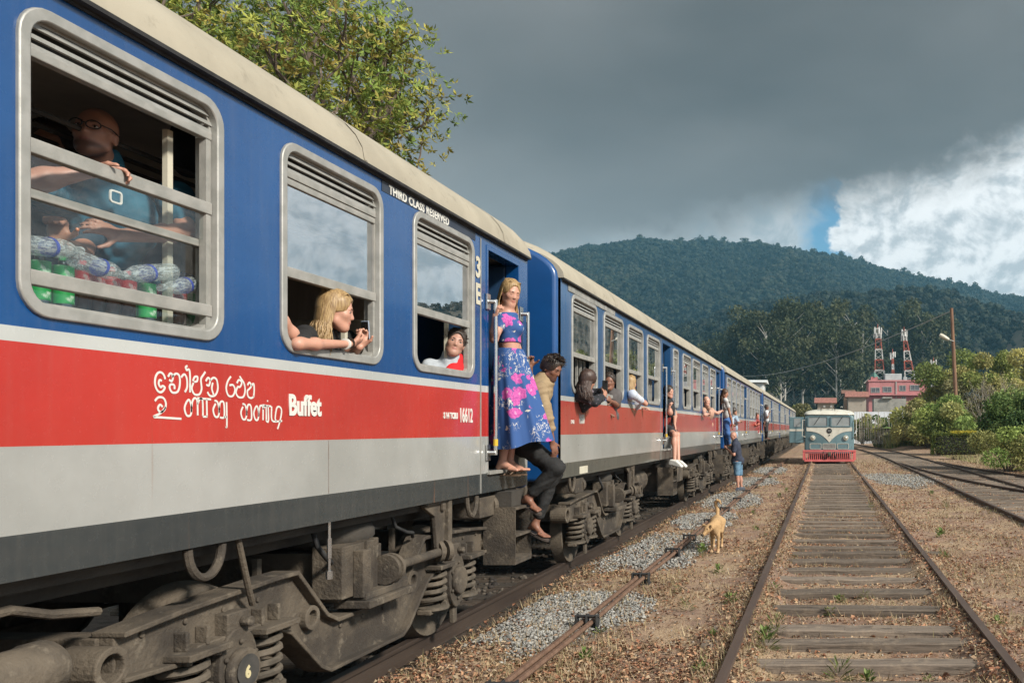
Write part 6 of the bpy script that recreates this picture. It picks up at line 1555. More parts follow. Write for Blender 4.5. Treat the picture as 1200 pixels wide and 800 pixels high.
def phone(loc, n, up, label, w=.072, hgt=.145, m=None):
    n = nz(n); up = np.asarray(up, float); up = nz(up-n*(up@n)); sd = np.cross(up, n); R3 = Matrix((tuple(sd), tuple(n), tuple(up))).transposed()
    t = empty('mobile_phone', tuple(loc), 0, label, 'phone'); t.rotation_euler = R3.to_euler()
    b = MB(); b.bx(-w/2, w/2, -.004, .004, -hgt/2, hgt/2); b.build('case', m or M['black'], t, bevel=.004)
    b = MB(); b.bx(-w/2+.004, w/2-.004, .0041, .005, -hgt/2+.008, hgt/2-.008); b.build('screen', M['iris'], t)
    b = MB(); b.lathe([(.012, 0), (.012, .003), (0, .003)], (w*.2, -.004, hgt*.36), (0, -1, 0), 12); b.build('lens', M['iris'], t)
    return t
rng = random.Random(17)
def floral():
    m, g, p = mat('floral_dress'); tc = g.n('ShaderNodeTexCoord').outputs['Object']
    d = g.n('ShaderNodeVectorMath', operation='ADD'); g.put(d.inputs[0], tc); nn = g.n('ShaderNodeTexNoise'); g.put(nn.inputs['Vector'], tc); nn.inputs['Scale'].default_value = 22; nn.inputs['Detail'].default_value = 3; g.put(d.inputs[1], g.vmul(nn.outputs['Color'], (.075, .075, .075)))
    def vor(vec, sc, f='F1'):
        v = g.n('ShaderNodeTexVoronoi', feature=f); g.put(v.inputs['Vector'], vec); v.inputs['Scale'].default_value = sc; return v
    v1 = vor(d.outputs[0], 8.5); fl = g.ss(v1.outputs['Distance'], .52, .45)
    keep = g.m('GREATER_THAN', g.xyz(v1.outputs['Color'])[0], .38)
    tone = g.mix(g.ss(g.noise(tc, 55, 3, .6), .4, .6), (.55, .10, .36), (.36, .055, .26))
    c = g.mix(g.m('MULTIPLY', fl, keep), (.022, .075, .235), tone)
    heart = g.m('MULTIPLY', g.ss(v1.outputs['Distance'], .14, .09), keep); c = g.mix(heart, c, (.62, .22, .42))
    st = g.noise(g.vmul(d.outputs[0], (1, 1, .55)), 17, 3, .5, 1.2); line = g.ss(g.m('ABSOLUTE', g.m('SUBTRACT', st, .5)), .022, .010)
    patch = g.ss(g.noise(tc, 5.5, 2, .5), .50, .56); c = g.mix(g.m('MULTIPLY', g.m('MULTIPLY', line, patch), g.m('SUBTRACT', 1, g.m('MULTIPLY', fl, keep))), c, (.62, .60, .56))
    v2 = vor(d.outputs[0], 12.5); wl = g.m('MULTIPLY', g.ss(v2.outputs['Distance'], .30, .24), g.m('GREATER_THAN', g.xyz(v2.outputs['Color'])[1], .78)); c = g.mix(wl, c, (.60, .57, .50))
    g.put(p.inputs['Base Color'], c); p.inputs['Roughness'].default_value = .8; return m
M['floral'] = floral()

# ---------------------------------------------------------------- the woman in the floral dress, standing in the doorway
Y = 7.93
def W(x, y, dy=0.0): return np.array(img(x, y, Y+dy))
B1 = Body(.0075, FAIR, True, 1.02); B1.root((-2.95, Y, 1.28), 'blond woman in a blue and pink floral dress standing in a doorway')
B1.head(W(598, 343.5), (.72, -.62, -.30), (.12, .02, 1)); B1.neck(W(590.5, 367, .05))
B1.torso(W(597, 428, .03), W(594, 384, .03), W(591, 369, .04), (.35, -.85, 0), W(597, 406, .03))
rail0 = 7.595
B1.arm(0, W(588, 376, -.10), np.array((-2.98, 7.70, 2.46)), np.array((-2.935, 7.60, 2.655)), (.35, -.05, .93), (.55, .6, -.2), 1.25, .95)
B1.arm(1, W(599, 376, .17), W(606, 408, .25), W(607, 430, .33), (.3, .4, -.5), (.2, .9, .2), 1.1, .95)
B1.leg(0, W(592, 432, -.02), W(594, 490, .0), W(589, 541, -.02), (.94, -.25, -.05)); B1.leg(1, W(600, 432, .1), W(602, 490, .12), W(597, 541, .12), (.95, -.1, -.05))
B1.build()
B1.eyes(False, True); B1.brows(M['brown_hair'], .003)
st = B1.long_strands(430, .38, rng, .0034, .012, 1.04, (.03, -.02, -1))
B1.hair(M['blond'], .010, .044, -.05, st)
B1.shell('top', {'torso': 1, 'neck': (.45, 1), 'uarm': .28}, .011, M['floral'], [(W(594, 402, 0), (.05, 0, -1)), (W(592, 367.5, 0), (-.1, 0, 1))], .002)
def skirt(name, top, rt, hem, rh, m, parent, loc, n=72, rows=18, folds=9, seed=3, lift=.06):
    r_ = random.Random(seed); ph = [r_.random()*6.28 for _ in range(4)]; vs = []; top, hem = np.asarray(top), np.asarray(hem)
    for side in (0, 1):
        for i in range(rows+1):
            t = i/rows; c = top+(hem-top)*t; e = t**.8
            for j in range(n):
                a = 2*PI*j/n; f = 1+e*(.085*math.sin(folds*a+ph[0]+t*1.2)+.05*math.sin((folds-4)*a+ph[1])+.035*math.sin(17*a+ph[2]))
                rx = (rt[0]+(rh[0]-rt[0])*e)*f-side*.004; ry = (rt[1]+(rh[1]-rt[1])*e)*f-side*.004
                vs.append((c[0]+rx*math.cos(a), c[1]+ry*math.sin(a), c[2]+e*lift*math.cos(a-.2)+.012*math.sin(5*a)*e))
    N = n*(rows+1); fs = []
    for i in range(rows):
        for j in range(n): fs += [(i*n+j, i*n+(j+1) % n, (i+1)*n+(j+1) % n, (i+1)*n+j), (N+i*n+j, N+(i+1)*n+j, N+(i+1)*n+(j+1) % n, N+i*n+(j+1) % n)]
    for j in range(n): fs += [(rows*n+j, rows*n+(j+1) % n, N+rows*n+(j+1) % n, N+rows*n+j), (j, N+j, N+(j+1) % n, (j+1) % n)]
    b = MB(); b.add([np.asarray(v)-loc for v in vs], fs); return b.build(name, m, parent, smooth=60)
skirt('skirt', W(596.5, 409, .03), (.125, .145), W(612, 522, .03), (.275, .245), M['floral'], B1.e, B1.loc)
M['sandal'] = pmat('sandal', (.14, .085, .05), (.10, .06, .035))
for an, dy in ((W(589, 541, -.02), 0), (W(597, 541, .12), 0)):
    q = an-B1.loc; b = MB(); b.prism([(q[0]+.06+.125*math.cos(t), q[1]-.012-.03*math.cos(t)+.042*math.sin(t)) for t in [2*PI*j/20 for j in range(20)]], -.062, -.052, 'z'); b.tube([(q[0]+.03, q[1]-.06, -.055), (q[0]+.07, q[1]-.01, -.005), (q[0]+.04, q[1]+.04, -.055)], .006, 5); b.build('sandal', M['sandal'], B1.e)

# ---------------------------------------------------------------- the man in the tan shirt, sitting on the step
Y = 8.22
B2 = Body(.0075, BROWN, False, .98); B2.root((-2.85, Y, .93), 'man in a tan shirt and black trousers leaning out from the coach steps')
B2.head(W(646.5, 431.5), (.86, -.22, -.50), (.38, -.1, .9)); B2.neck(W(638, 448))
B2.torso(W(616, 517, .06), W(629, 466, .03), W(636, 450), (.20, -.95, .12), W(622, 494, .05))
B2.arm(0, W(632, 457, -.16), W(640.5, 489, -.19), W(647, 518, -.10), (.25, .2, -.9), (-.5, .5, -.3), .5)
B2.arm(1, W(630, 449, .19), W(619, 452, .32), W(621, 430, .24), (.10, -.2, 1), (.4, -.8, 0), 1.2)
B2.leg(0, W(618, 523, -.03), W(653, 547, -.04), W(619, 583, -.06), (.80, -.32, -.34)); B2.leg(1, W(618, 523, .16), W(650, 553, .12), W(627, 614, .06), (.86, -.25, -.36))
P_ = B2.headP
B2.dark.append((lambda V: np.clip(1.25-(((V-P_(0, .035, -.088))@B2.hr/.068)**2+((V-P_(0, .035, -.08))@B2.hf/.075)**2+((V-P_(0, .035, -.088))@B2.hu/.046)**2), 0, .6)*1.5, (.020, .014, .011), .92))
B2.build(); B2.eyes(True); B2.brows(M['dark_hair'], .0055)
st = []
for i in range(240):
    a = rng.uniform(0, 6.28); e = rng.uniform(.15, 1.35); d = (math.sin(a)*math.cos(e), math.cos(a)*math.cos(e), math.sin(e)); o = (d[0]*.078, d[1]*.096-.014, d[2]*.094+.034); l = rng.uniform(.022, .042)
    if d[1] > .55 and e < .75: continue
    st.append(([P_(*o), P_(o[0]+d[0]*l*.6+rng.uniform(-.012, .012), o[1]+d[1]*l*.6+.012, o[2]+d[2]*l*.6), P_(o[0]+d[0]*l+rng.uniform(-.02, .02), o[1]+d[1]*l+.03, o[2]+d[2]*l)], [.006, .005, .0015]))
B2.hair(M['dark_hair'], .016, .030, -.05, st)
shirt = cloth('tan_shirt', (.31, .225, .13), (.245, .175, .10)); B2.shell('shirt', {'torso': 1, 'neck': (.55, 1), 'uarm': 1, 'farm': .12}, .018, shirt, [(W(622, 503), (-.2, 0, -1))], .010)
b = MB(); q = [W(637, 447, d)-B2.loc for d in (-.065, .0, .065)]; b.tube([q[0], q[0]*.5+q[1]*.5+np.array((.05, 0, .012)), q[1]+np.array((.062, 0, .012)), q[1]*.5+q[2]*.5+np.array((.05, 0, .012)), q[2], q[1]+np.array((-.07, 0, .02)), q[0]], .017, 6); b.build('collar', shirt, B2.e, smooth=60)
blackt = cloth('black_trousers', (.009, .009, .0095), (.016, .016, .0165), 5, .6); B2.shell('trousers', {'pelvis': 1, 'thigh': 1, 'shin': .80}, .022, blackt, [(W(621, 497), (.2, 0, 1))], .010)
b = MB()
for i, (an, t_) in enumerate(((W(619, 583, -.06), nz((.80, -.32, -.34))), (W(627, 614, .06), nz((.86, -.25, -.36))))):
    n_ = nz(np.cross(np.cross(t_, (0, 0, 1)), t_)); c = an-B2.loc+t_*.068-n_*.088; sd = np.cross(t_, n_); Rm = Matrix((tuple(t_), tuple(sd), tuple(n_))).transposed()
    s_ = MB(); s_.prism([(.135*math.cos(a)*(1.0), .046*math.sin(a)*(1+.18*math.cos(a))) for a in [2*PI*j/20 for j in range(20)]], -.010, .010, 'z'); s_.tube([(.07, 0, .005), (.045, -.03, .045), (-.01, -.048, .012)], .006, 5); s_.tube([(.07, 0, .005), (.045, .03, .045), (-.01, .048, .012)], .006, 5)
    o = s_.build('flip_flop', pmat('flip_flop', (.055, .045, .04), (.09, .07, .06)) if i == 0 else bpy.data.materials['flip_flop'], B2.e, loc=tuple(c)); o.rotation_euler = Rm.to_euler()

# ---------------------------------------------------------------- the man with glasses behind the first window
def at(x, y, X): return np.array(img(x, y, X*1000/(x-966)))
B3 = Body(.0065, (.40, .215, .155), False, 1.0); B3.root((-3.5, 3.9, 1.275), 'bearded man with glasses and blue t-shirt looking out of the first window')
B3.head(at(112, 157, -3.36), (.30, -.93, .10), (.05, .1, 1)); B3.neck(at(128, 205, -3.42), .052)
B3.torso(at(150, 420, -3.50), at(132, 262, -3.45), at(128, 212, -3.43), (.92, .35, 0))
hw = np.array((-3.035, 3.66, 2.775))
B3.arm(0, at(205, 232, -3.32), at(219, 272, -3.17), at(140, 276, -3.15), (-.1, -.9, .15), (-.8, 0, -.3), .5, 1.1)
B3.arm(1, at(62, 232, -3.55), at(30, 214, -3.22), np.array((-3.10, 3.60, 2.735)), (.62, .72, .20), (.55, -.2, -.85), .75, 1.05, -1)
P3 = B3.headP
B3.dark.append((lambda V: np.clip(1.35-(((V-P3(0, .04, -.078))@B3.hr/.070)**2+((V-P3(0, .04, -.078))@B3.hf/.075)**2+((V-P3(0, .04, -.092))@B3.hu/.038)**2), 0, .6)*1.4, (.035, .020, .014), .95)); B3.dark.append((lambda V: np.clip((V-P3(0, -.02, .05))@B3.hu*14-.1, 0, .5)*(((V-P3(0, .05, 0))@B3.hf) < 0), (.10, .06, .045), .7))
B3.build(); B3.eyes(); B3.brows(M['brown_hair'], .004)
B3.shell('t_shirt', {'torso': 1, 'pelvis': 1, 'neck': (.5, 1), 'uarm': .62}, .016, cloth('blue_tee', (.012, .085, .135), (.02, .11, .165)), [], .010)
b = MB()
for q in (-1, 1):
    c = [P3(q*.033+.026*math.cos(a), .106-.012*abs(math.cos(a)) if q*math.cos(a) > 0 else .106, .004+.019*math.sin(a))-B3.loc for a in [2*PI*i/18 for i in range(19)]]; b.tube(c, .0028, 6); b.tube([P3(q*.060, .094, .010)-B3.loc, P3(q*.080, .05, .012)-B3.loc, P3(q*.084, -.02, .008)-B3.loc], .0028, 6)
b.tube([P3(-.008, .108, .008)-B3.loc, P3(.008, .108, .008)-B3.loc], .0028, 6); b.build('glasses', M['black'], B3.e, smooth=60)
b = MB(); q = at(135, 231, -3.28)-B3.loc; b.ring(rrect(q[1]-.035, q[1]+.035, q[2]-.03, q[2]+.03, .015), rrect(q[1]-.027, q[1]+.027, q[2]-.022, q[2]+.022, .01), q[0], q[0]+.006); b.build('shirt_buckle', M['whitepaint'], B3.e)
# the passenger behind him, in the dark of the compartment
B4 = Body(.010, TAN, False, 1.0); B4.root((-3.75, 3.5, 1.275), 'dark haired passenger in the shade beside the man with glasses')
B4.head(at(58, 172, -3.72), (.5, -.8, 0)); B4.neck(at(62, 215, -3.75)); B4.torso(at(70, 400, -3.8), at(66, 270, -3.78), at(62, 220, -3.76), (.8, .5, 0))
B4.arm(0, at(110, 255, -3.6), at(95, 300, -3.35), at(66, 285, -3.17), (.25, -.15, .95), (.3, -.85, 0), 1.5); B4.arm(1, at(20, 260, -3.85), at(10, 320, -3.7), at(30, 330, -3.4), (.5, .5, 0), (0, 0, -1), .5)
B4.build(); short_hair(B4, M['dark_hair'], 200, .05, .014, .03, 4); B4.shell('shirt', {'torso': 1, 'pelvis': 1, 'neck': (.5, 1), 'uarm': .7}, .018, cloth('dark_shirt', (.02, .05, .075)), [], .006)

# ---------------------------------------------------------------- blond woman taking a photo from the second window
B5 = Body(.0065, FAIR, True, 1.0); B5.root((-3.4, 5.15, 1.275), 'blond woman in a black t-shirt leaning in the second window with a phone')
B5.head(at(394, 364, -3.02), (.90, .40, -.20), (.10, .05, 1), 1.0); B5.neck(at(381, 396, -3.10))
B5.torso(at(368, 480, -3.42), at(376, 422, -3.20), at(379, 402, -3.12), (.75, -.65, 0))
B5.arm(0, at(358, 393, -3.10), at(349, 403, -2.97), at(412, 403, -2.955), (.18, .92, .36), (-.3, .35, .55), .85, .90); B5.arm(1, at(404, 398, -3.28), at(408, 418, -3.12), at(421, 407, -2.99), (.1, .35, .9), (.1, -.9, .2), .8)
B5.build(); B5.eyes(); B5.brows(M['brown_hair'], .003)
st = B5.long_strands(480, .20, rng, .0040, .03, 1.12, (-.05, -.10, -1)); P5 = B5.headP
B5.hair(M['blond'], .012, .036, -.06, st)
B5.shell('t_shirt', {'torso': 1, 'pelvis': 1, 'neck': (.6, 1), 'uarm': .72}, .014, cloth('black_tee', (.014, .014, .015)), [], .005)
b = MB(); w0 = at(405, 403, -2.958)-B5.loc; b.lathe([(.031, -.007), (.034, -.006), (.034, .006), (.031, .007)], w0, (.02, .95, .04), 20); b.build('wristband', M['whitepaint'], B5.e, smooth=60)
b = MB(); w0 = at(410, 402, -2.956)-B5.loc; b.lathe([(.030, -.003), (.033, -.002), (.033, .002), (.030, .003)], w0, (.02, .95, .1), 20); b.build('bracelet', M['dark_hair'], B5.e, smooth=60)
phone(at(428.5, 389, -2.975), (.4, .9, -.1), (0, -.1, 1), 'phone held up by the blond woman at the second window', m=pmat('pale_case', (.30, .36, .45)))
# elbow of a passenger in a blue patterned shirt at the left of the second window
B6 = Body(.009, FAIR, False, 1.0); B6.root((-3.5, 4.45, 1.275), 'passenger in a blue patterned shirt with one elbow in the second window')
B6.head(np.array((-3.65, 4.35, 2.62)), (.6, .6, 0)); B6.neck(np.array((-3.6, 4.38, 2.47))); B6.torso(np.array((-3.6, 4.4, 1.75)), np.array((-3.58, 4.42, 2.2)), np.array((-3.6, 4.4, 2.42)), (.6, -.8, 0))
B6.arm(0, np.array((-3.42, 4.55, 2.40)), at(341, 391, -3.04), np.array((-3.05, 4.55, 2.40)), (0, -.3, 1), (-1, 0, 0), .8, .95); B6.arm(1, np.array((-3.75, 4.3, 2.4)), np.array((-3.8, 4.4, 2.1)), np.array((-3.5, 4.5, 1.9)), (1, 0, 0), (0, 0, -1), .5)
B6.build(); B6.hair(M['brown_hair'], .015, .03, -.05)
B6.shell('shirt', {'torso': 1, 'pelvis': 1, 'neck': (.6, 1), 'uarm0': .70, 'uarm1': .6}, .02, pmat('blue_pattern', (.02, .10, .34), (.28, .36, .46), 26, .85, lo=.56, hi=.62), [], .006, extra=[cap('x', at(345, 404, -3.06), at(352, 412, -3.1), .06, .05)])

# ---------------------------------------------------------------- passenger resting on a red cloth at the third window
B7 = Body(.0070, (.40, .225, .165), False, .98); B7.root((-3.4, 6.95, 1.275), 'dark haired passenger resting against a red cloth in the third window')
B7.head(at(533, 402, -3.10), (.52, -.83, .06), (.28, .10, 1)); B7.neck(at(526, 424, -3.15)); B7.torso(at(520, 500, -3.4), at(520, 455, -3.22), at(524, 430, -3.17), (.8, .5, 0))
B7.arm(0, at(540, 440, -3.12), at(545, 460, -3.1), at(540, 470, -3.2), (0, 0, -1), (0, -1, 0), .5); B7.arm(1, at(505, 432, -3.28), at(500, 455, -3.2), at(515, 470, -3.2), (1, 0, 0), (0, 0, -1), .5)
B7.build(); B7.eyes(); B7.brows(M['dark_hair'], .0045); short_hair(B7, M['dark_hair'], 260, .045, .012, .036, 3)
B7.shell('shirt', {'torso': 1, 'pelvis': 1, 'neck': (.55, 1), 'uarm': 1}, .02, cloth('pale_shirt', (.42, .46, .50), (.34, .38, .42)), [], .006)
F_ = Field([cap('c', at(543.5, 408, -3.10), at(541, 432, -3.10), .030, .05, .04), cap('c', at(541, 430, -3.10), at(525, 437, -3.11), .05, .045, .05), cap('c', at(539, 420, -3.09), at(532, 434, -3.10), .035, .055, .05)], .007, 0, .010, 4); V, Q = F_.mesh(); o_ = at(540, 432, -3.10)
tag(link('red_cloth', np_mesh('red_cloth', V-o_, Q, cloth('red_cloth', (.62, .012, .016), (.50, .008, .012)), True), loc=tuple(o_)), 'bright red cloth bunched under the chin of the passenger in the third window', 'cloth')

# ---------------------------------------------------------------- passengers of the second coach
Bx = Body(.0095, TAN, True, .98); Bx.root((-3.1, 10.5, 1.275), 'dark haired woman in a black floral blouse leaning out with a phone')
Bx.head(at(689, 446, -2.86), (.55, .80, -.35), (.1, -.1, 1)); Bx.neck(at(681, 458, -2.98)); Bx.torso(at(676, 505, -3.2), at(677, 470, -3.06), at(680, 460, -3.0), (.7, -.7, 0))
Bx.arm(0, at(680, 463, -2.95), at(696, 471, -2.80), at(708, 463.5, -2.74), (.1, .8, .5), (-.4, .5, .2), .9, 1.1); Bx.arm(1, at(690, 460, -3.0), at(700, 462, -2.9), at(707, 457, -2.80), (.2, .5, .8), (.2, -.9, 0), .9)
Bx.build(); st = Bx.long_strands(330, .17, rng, .0058, .03, 1.15, (.12, .0, -1)); Bx.hair(M['brown_hair'] if False else hairmat('auburn_hair', (.035, .020, .015), (.065, .034, .024)), .022, .030, -.06, st)
Bx.shell('blouse', {'torso': 1, 'pelvis': 1, 'neck': (.6, 1), 'uarm': 1, 'farm': .55}, .022, pmat('black_floral', (.016, .017, .022), (.26, .22, .26), 20, .85, lo=.58, hi=.66), [], .008)
phone(at(709, 452.5, -2.76), (-.25, -.95, -.05), (0, .05, 1), 'phone in a pale case held out of the second coach by the dark haired woman', .078, .15)
def passenger(loc, head, f, neck, chest, pelvis, side, arms, label, skin, hairm, shirtm, h=.013, female=False, sleeve=.6, legs=None, lower=None, lowparts=None, hairlen=0, bald=False, size=1.0, group=None):
    B = Body(h, skin, female, size); B.root(loc, label, group); B.head(head, f); B.neck(neck); B.torso(pelvis, chest, neck, side)
    for i, a in enumerate(arms): B.arm(i, *a)
    if legs:
        for i, l in enumerate(legs): B.leg(i, *l)
    B.build(); B.eyes(True)
    if not bald:
        if hairlen: B.hair(hairm, .014, .034, -.055, B.long_strands(150, hairlen, rng, .008))
        else: short_hair(B, hairm, 90, .045, .014, .034, 9)
    pr = {'torso': 1, 'neck': (.6, 1), 'uarm': sleeve}
    if not legs: pr['pelvis'] = 1
    B.shell('shirt', pr, .020, shirtm, [], .006)
    if lower: B.shell('trousers', lowparts or {'pelvis': 1, 'thigh': 1, 'shin': .9}, .022, lower, [], .006)
    return B
dn, rt_ = (0, 0, -1), (1, 0, 0)
passenger((-3.3, 11.75, 1.275), at(714, 447, -3.02), (.2, -.9, -.1), at(713, 457, -3.06), at(712, 470, -3.1), at(711, 505, -3.2), (.9, .2, 0), [(at(722, 462, -3.0), at(724, 475, -2.98), at(716, 470, -2.97), (0, -1, .3), (-1, 0, 0), .6), (at(706, 463, -3.2), at(704, 480, -3.2), at(708, 485, -3.1), rt_, dn, .5)], 'brown skinned passenger in grey inside the window beside the floral blouse', BROWN, M['dark_hair'], cloth('grey_top', (.10, .09, .09)))
passenger((-3.2, 13.3, 1.275), at(739, 449, -3.05), (.4, .8, -.1), at(739, 459, -3.08), at(740, 471, -3.08), at(740, 500, -3.2), (.8, -.5, 0), [(at(741, 462, -2.93), at(756.5, 473, -2.80), at(752, 468, -2.95), (-.3, .2, .5), (-1, 0, 0), .6), (at(744, 462, -3.15), at(748, 475, -3.1), at(752, 478, -3.0), rt_, dn, .5)], 'fair haired passenger in white resting an elbow out of a window', FAIR, M['blond'], cloth('white_top', (.50, .54, .62), (.42, .46, .55)), hairlen=.12, female=True, sleeve=.62)
passenger((-3.05, 16.2, 1.28), at(783.5, 459, -3.0), (.9, -.3, -.1), at(783, 468, -3.03), at(783, 480, -3.06), at(783, 503, -3.1), (.3, -.95, 0), [(at(784, 472, -2.95), at(785.5, 484, -2.85), at(784.5, 478.5, -2.86), (.1, -.2, 1), (1, 0, 0), 1.2), (at(785, 472, -3.1), at(791, 484, -2.95), at(790.5, 497, -2.88), (.3, 0, -1), (-1, 0, 0), .5)], 'passenger in black top and white trainers sitting in the second coach doorway', FAIR, M['dark_hair'], cloth('black_top', (.02, .018, .02)), legs=[(at(783.5, 504, -3.0), at(790.5, 509, -2.82), at(790.5, 540, -2.80), (.8, -.4, -.2)), (at(785, 504, -3.05), at(793.5, 509, -2.86), at(795, 540, -2.80), (.85, -.2, -.2))], lower=cloth('dark_shorts', (.03, .03, .035)), lowparts={'pelvis': 1, 'thigh': .5}, h=.012)
PB = bpy.data.objects[[o.name for o in bpy.data.objects if o.name.startswith('person')][-1]]
for k, (x, y) in enumerate(((791.5, 543.5), (796.5, 543.5))):
    c = Vector(at(x, y, -2.76))-PB.location; b = MB(); b.prism([(-.12, -.04), (.15, -.04), (.16, .0), (.10, .035), (.02, .07), (-.11, .07), (-.13, .02)], -.045, .045, 'y'); b.build('trainer', M['whitepaint'], PB, bevel=.02, loc=c, rot=(0, R(12), R(-20)))
passenger((-2.98, 21.3, 1.275), at(828, 470, -2.93), (.7, -.6, -.1), at(829, 478, -3.0), at(829, 487, -3.08), at(829, 510, -3.2), (.5, .8, 0), [(at(833, 481, -3.0), at(841, 484, -2.86), at(846, 481, -2.9), (0, 1, 0), dn, .5), (at(824, 481, -3.0), at(826, 486, -2.9), at(830, 485, -2.86), (0, 1, 0), dn, .5)], 'fair bald passenger with bare shoulders leaning out of a window', PALE, M['blond'], cloth('peach_top', (.50, .30, .22)), bald=True, sleeve=.1)
passenger((-2.86, 24.1, 1.28), at(849.5, 461, -2.83), (.9, -.3, -.35), at(849, 466.5, -2.87), at(849, 475, -2.88), at(851, 493, -2.86), (.3, -.95, 0), [(at(850.5, 469, -2.80), at(855, 484, -2.72), at(858.5, 498, -2.66), (.1, 0, -1), (-1, 0, 0), .4), (at(849, 469, -3.0), at(846, 480, -3.02), at(845, 472, -2.95), (.2, -.4, .8), (1, 0, 0), 1.2)], 'brown haired woman in white top and blue trousers leaning from a door', TAN, M['brown_hair'], cloth('white_tee', (.58, .58, .58)), female=True, sleeve=.45, hairlen=.20, legs=[(at(851, 495, -2.85), at(853, 508, -2.80), at(854, 520, -2.80), (.9, -.3, 0)), (at(851, 495, -2.92), at(850.5, 508, -2.9), at(851, 520, -2.92), (.9, -.3, 0))], lower=cloth('blue_trousers', (.035, .10, .28), (.05, .13, .33)))
passenger((-2.74, 40.1, 1.28), at(898.5, 477, -2.70), (.95, -.1, -.1), at(898.5, 481, -2.72), at(898, 486, -2.74), at(898, 496, -2.76), (.1, -1, 0), [(at(898, 482.5, -2.66), at(899.5, 489, -2.6), at(901, 484, -2.6), (.5, 0, .8), (1, 0, 0), 1), (at(898, 482.5, -2.85), at(896.5, 490, -2.85), at(896, 496, -2.8), dn, rt_, .5)], 'man in white shirt and dark trousers leaning from a far door', BROWN, M['dark_hair'], cloth('white_shirt', (.60, .62, .66)), legs=[(at(898, 497, -2.75), at(898.3, 505, -2.72), at(898.3, 512.5, -2.74), (1, 0, 0)), (at(898, 497, -2.8), at(897.5, 505, -2.8), at(897.5, 512.5, -2.82), (1, 0, 0))], lower=cloth('dark_trousers', (.02, .02, .022)), h=.017)
passenger((-3.0, 37.6, 1.275), at(887, 487, -2.95), (.8, -.5, 0), at(887, 491, -3.0), at(886.5, 496, -3.03), at(886, 506, -3.1), (.4, .9, 0), [(at(888, 493, -2.95), at(889.5, 496.5, -2.9), at(888.5, 496.5, -2.85), (0, -1, 0), dn, .5), (at(885, 493, -3.05), at(885, 498, -3.0), at(886, 498, -2.9), (0, 1, 0), dn, .5)], 'passenger with a flushed face looking out of a third coach window', (.50, .17, .12), M['brown_hair'], cloth('red_top', (.30, .06, .06)), h=.018)
passenger((-3.0, 28.6, 1.275), at(860.5, 482, -3.0), (.8, .4, 0), at(860, 487, -3.03), at(860, 493, -3.05), at(860, 508, -3.1), (.5, -.8, 0), [(at(862, 489, -2.96), at(865, 494, -2.86), at(868, 493.5, -2.9), (0, 1, 0), dn, .5), (at(858, 489, -3.05), at(858, 498, -3.0), at(860, 498, -2.9), (0, 1, 0), dn, .5)], 'passenger in a pale blue shirt with an arm on a window sill', TAN, M['dark_hair'], cloth('pale_blue_shirt', (.32, .42, .52)), h=.017, sleeve=.9)

# ---------------------------------------------------------------- man standing beside the train with a phone
Y = 24.5; gzz = gz(-2.5, 24.5)
Bm = Body(.011, (.47, .25, .18), False, 1.02); Bm.root((-2.5, Y, gzz), 'bald man in navy t-shirt and denim shorts standing beside the train')
Bm.head(W(859.5, 511), (-.75, -.40, -.42), (-.1, -.05, 1)); Bm.neck(W(861.5, 517)); Bm.torso(W(864, 540), W(862.5, 526), W(862, 519), (-.45, -.9, 0) if False else (.45, -.85, 0), W(863.5, 533))
Bm.arm(0, W(861, 520.5, -.20), W(860, 532.5, -.26), W(853.5, 526.5, -.15), (-.8, .2, .5), (.1, .5, .8), .7); Bm.arm(1, W(864.5, 520.5, .20), W(859, 532, .25), W(852.5, 526, .05), (-.8, -.2, .5), (.1, -.5, .8), .7)
fz = gzz+.085
Bm.leg(0, W(863.5, 542, -.08), W(864, 558, -.10), np.array((W(865.5, 575)[0], Y-.10, fz)), (-.15, -.95, -.05)); Bm.leg(1, W(866, 542, .09), W(867, 558, .10), np.array((W(868.5, 575)[0], Y+.12, fz)), (-.75, -.55, -.05))
Pm = Bm.headP; Bm.dark.append((lambda V: np.clip(1.3-(((V-Pm(0, .045, -.08))@Bm.hr/.066)**2+((V-Pm(0, .045, -.08))@Bm.hf/.07)**2+((V-Pm(0, .045, -.09))@Bm.hu/.04)**2), 0, .6), (.16, .10, .08), .6)); Bm.build(); Bm.eyes(True)
Bm.shell('t_shirt', {'torso': 1, 'neck': (.6, 1), 'uarm': .66}, .022, cloth('navy_tee', (.022, .028, .050), (.03, .036, .06)), [(W(864, 544.5), (0, 0, -1))], .006, extra=[ell('torso', W(864.5, 539.5), (.172, .14, .14), None, .06)])
Bm.shell('shorts', {'pelvis': 1, 'thigh': .80}, .026, cloth('denim', (.085, .17, .26), (.12, .22, .32)), [(W(864, 540.5), (0, 0, 1))], .006)
for an, rz in ((np.array((W(865.5, 575)[0], Y-.10, fz)), -100), (np.array((W(868.5, 575)[0], Y+.12, fz)), -145)):
    c = an-Bm.loc; b = MB(); b.prism([(-.10, -.085), (.20, -.085), (.21, -.045), (.12, -.01), (.05, .03), (-.09, .03), (-.11, -.04)], -.048, .048, 'y'); b.build('shoe', pmat('grey_shoe', (.05, .06, .08)) if rz == -100 else bpy.data.materials['grey_shoe'], Bm.e, bevel=.02, loc=tuple(c), rot=(0, 0, R(rz)))
phone(W(850.5, 522.5, -.05), (-.6, -.25, .75), (-.6, -.2, -.5), 'phone held by the bald man standing beside the train')

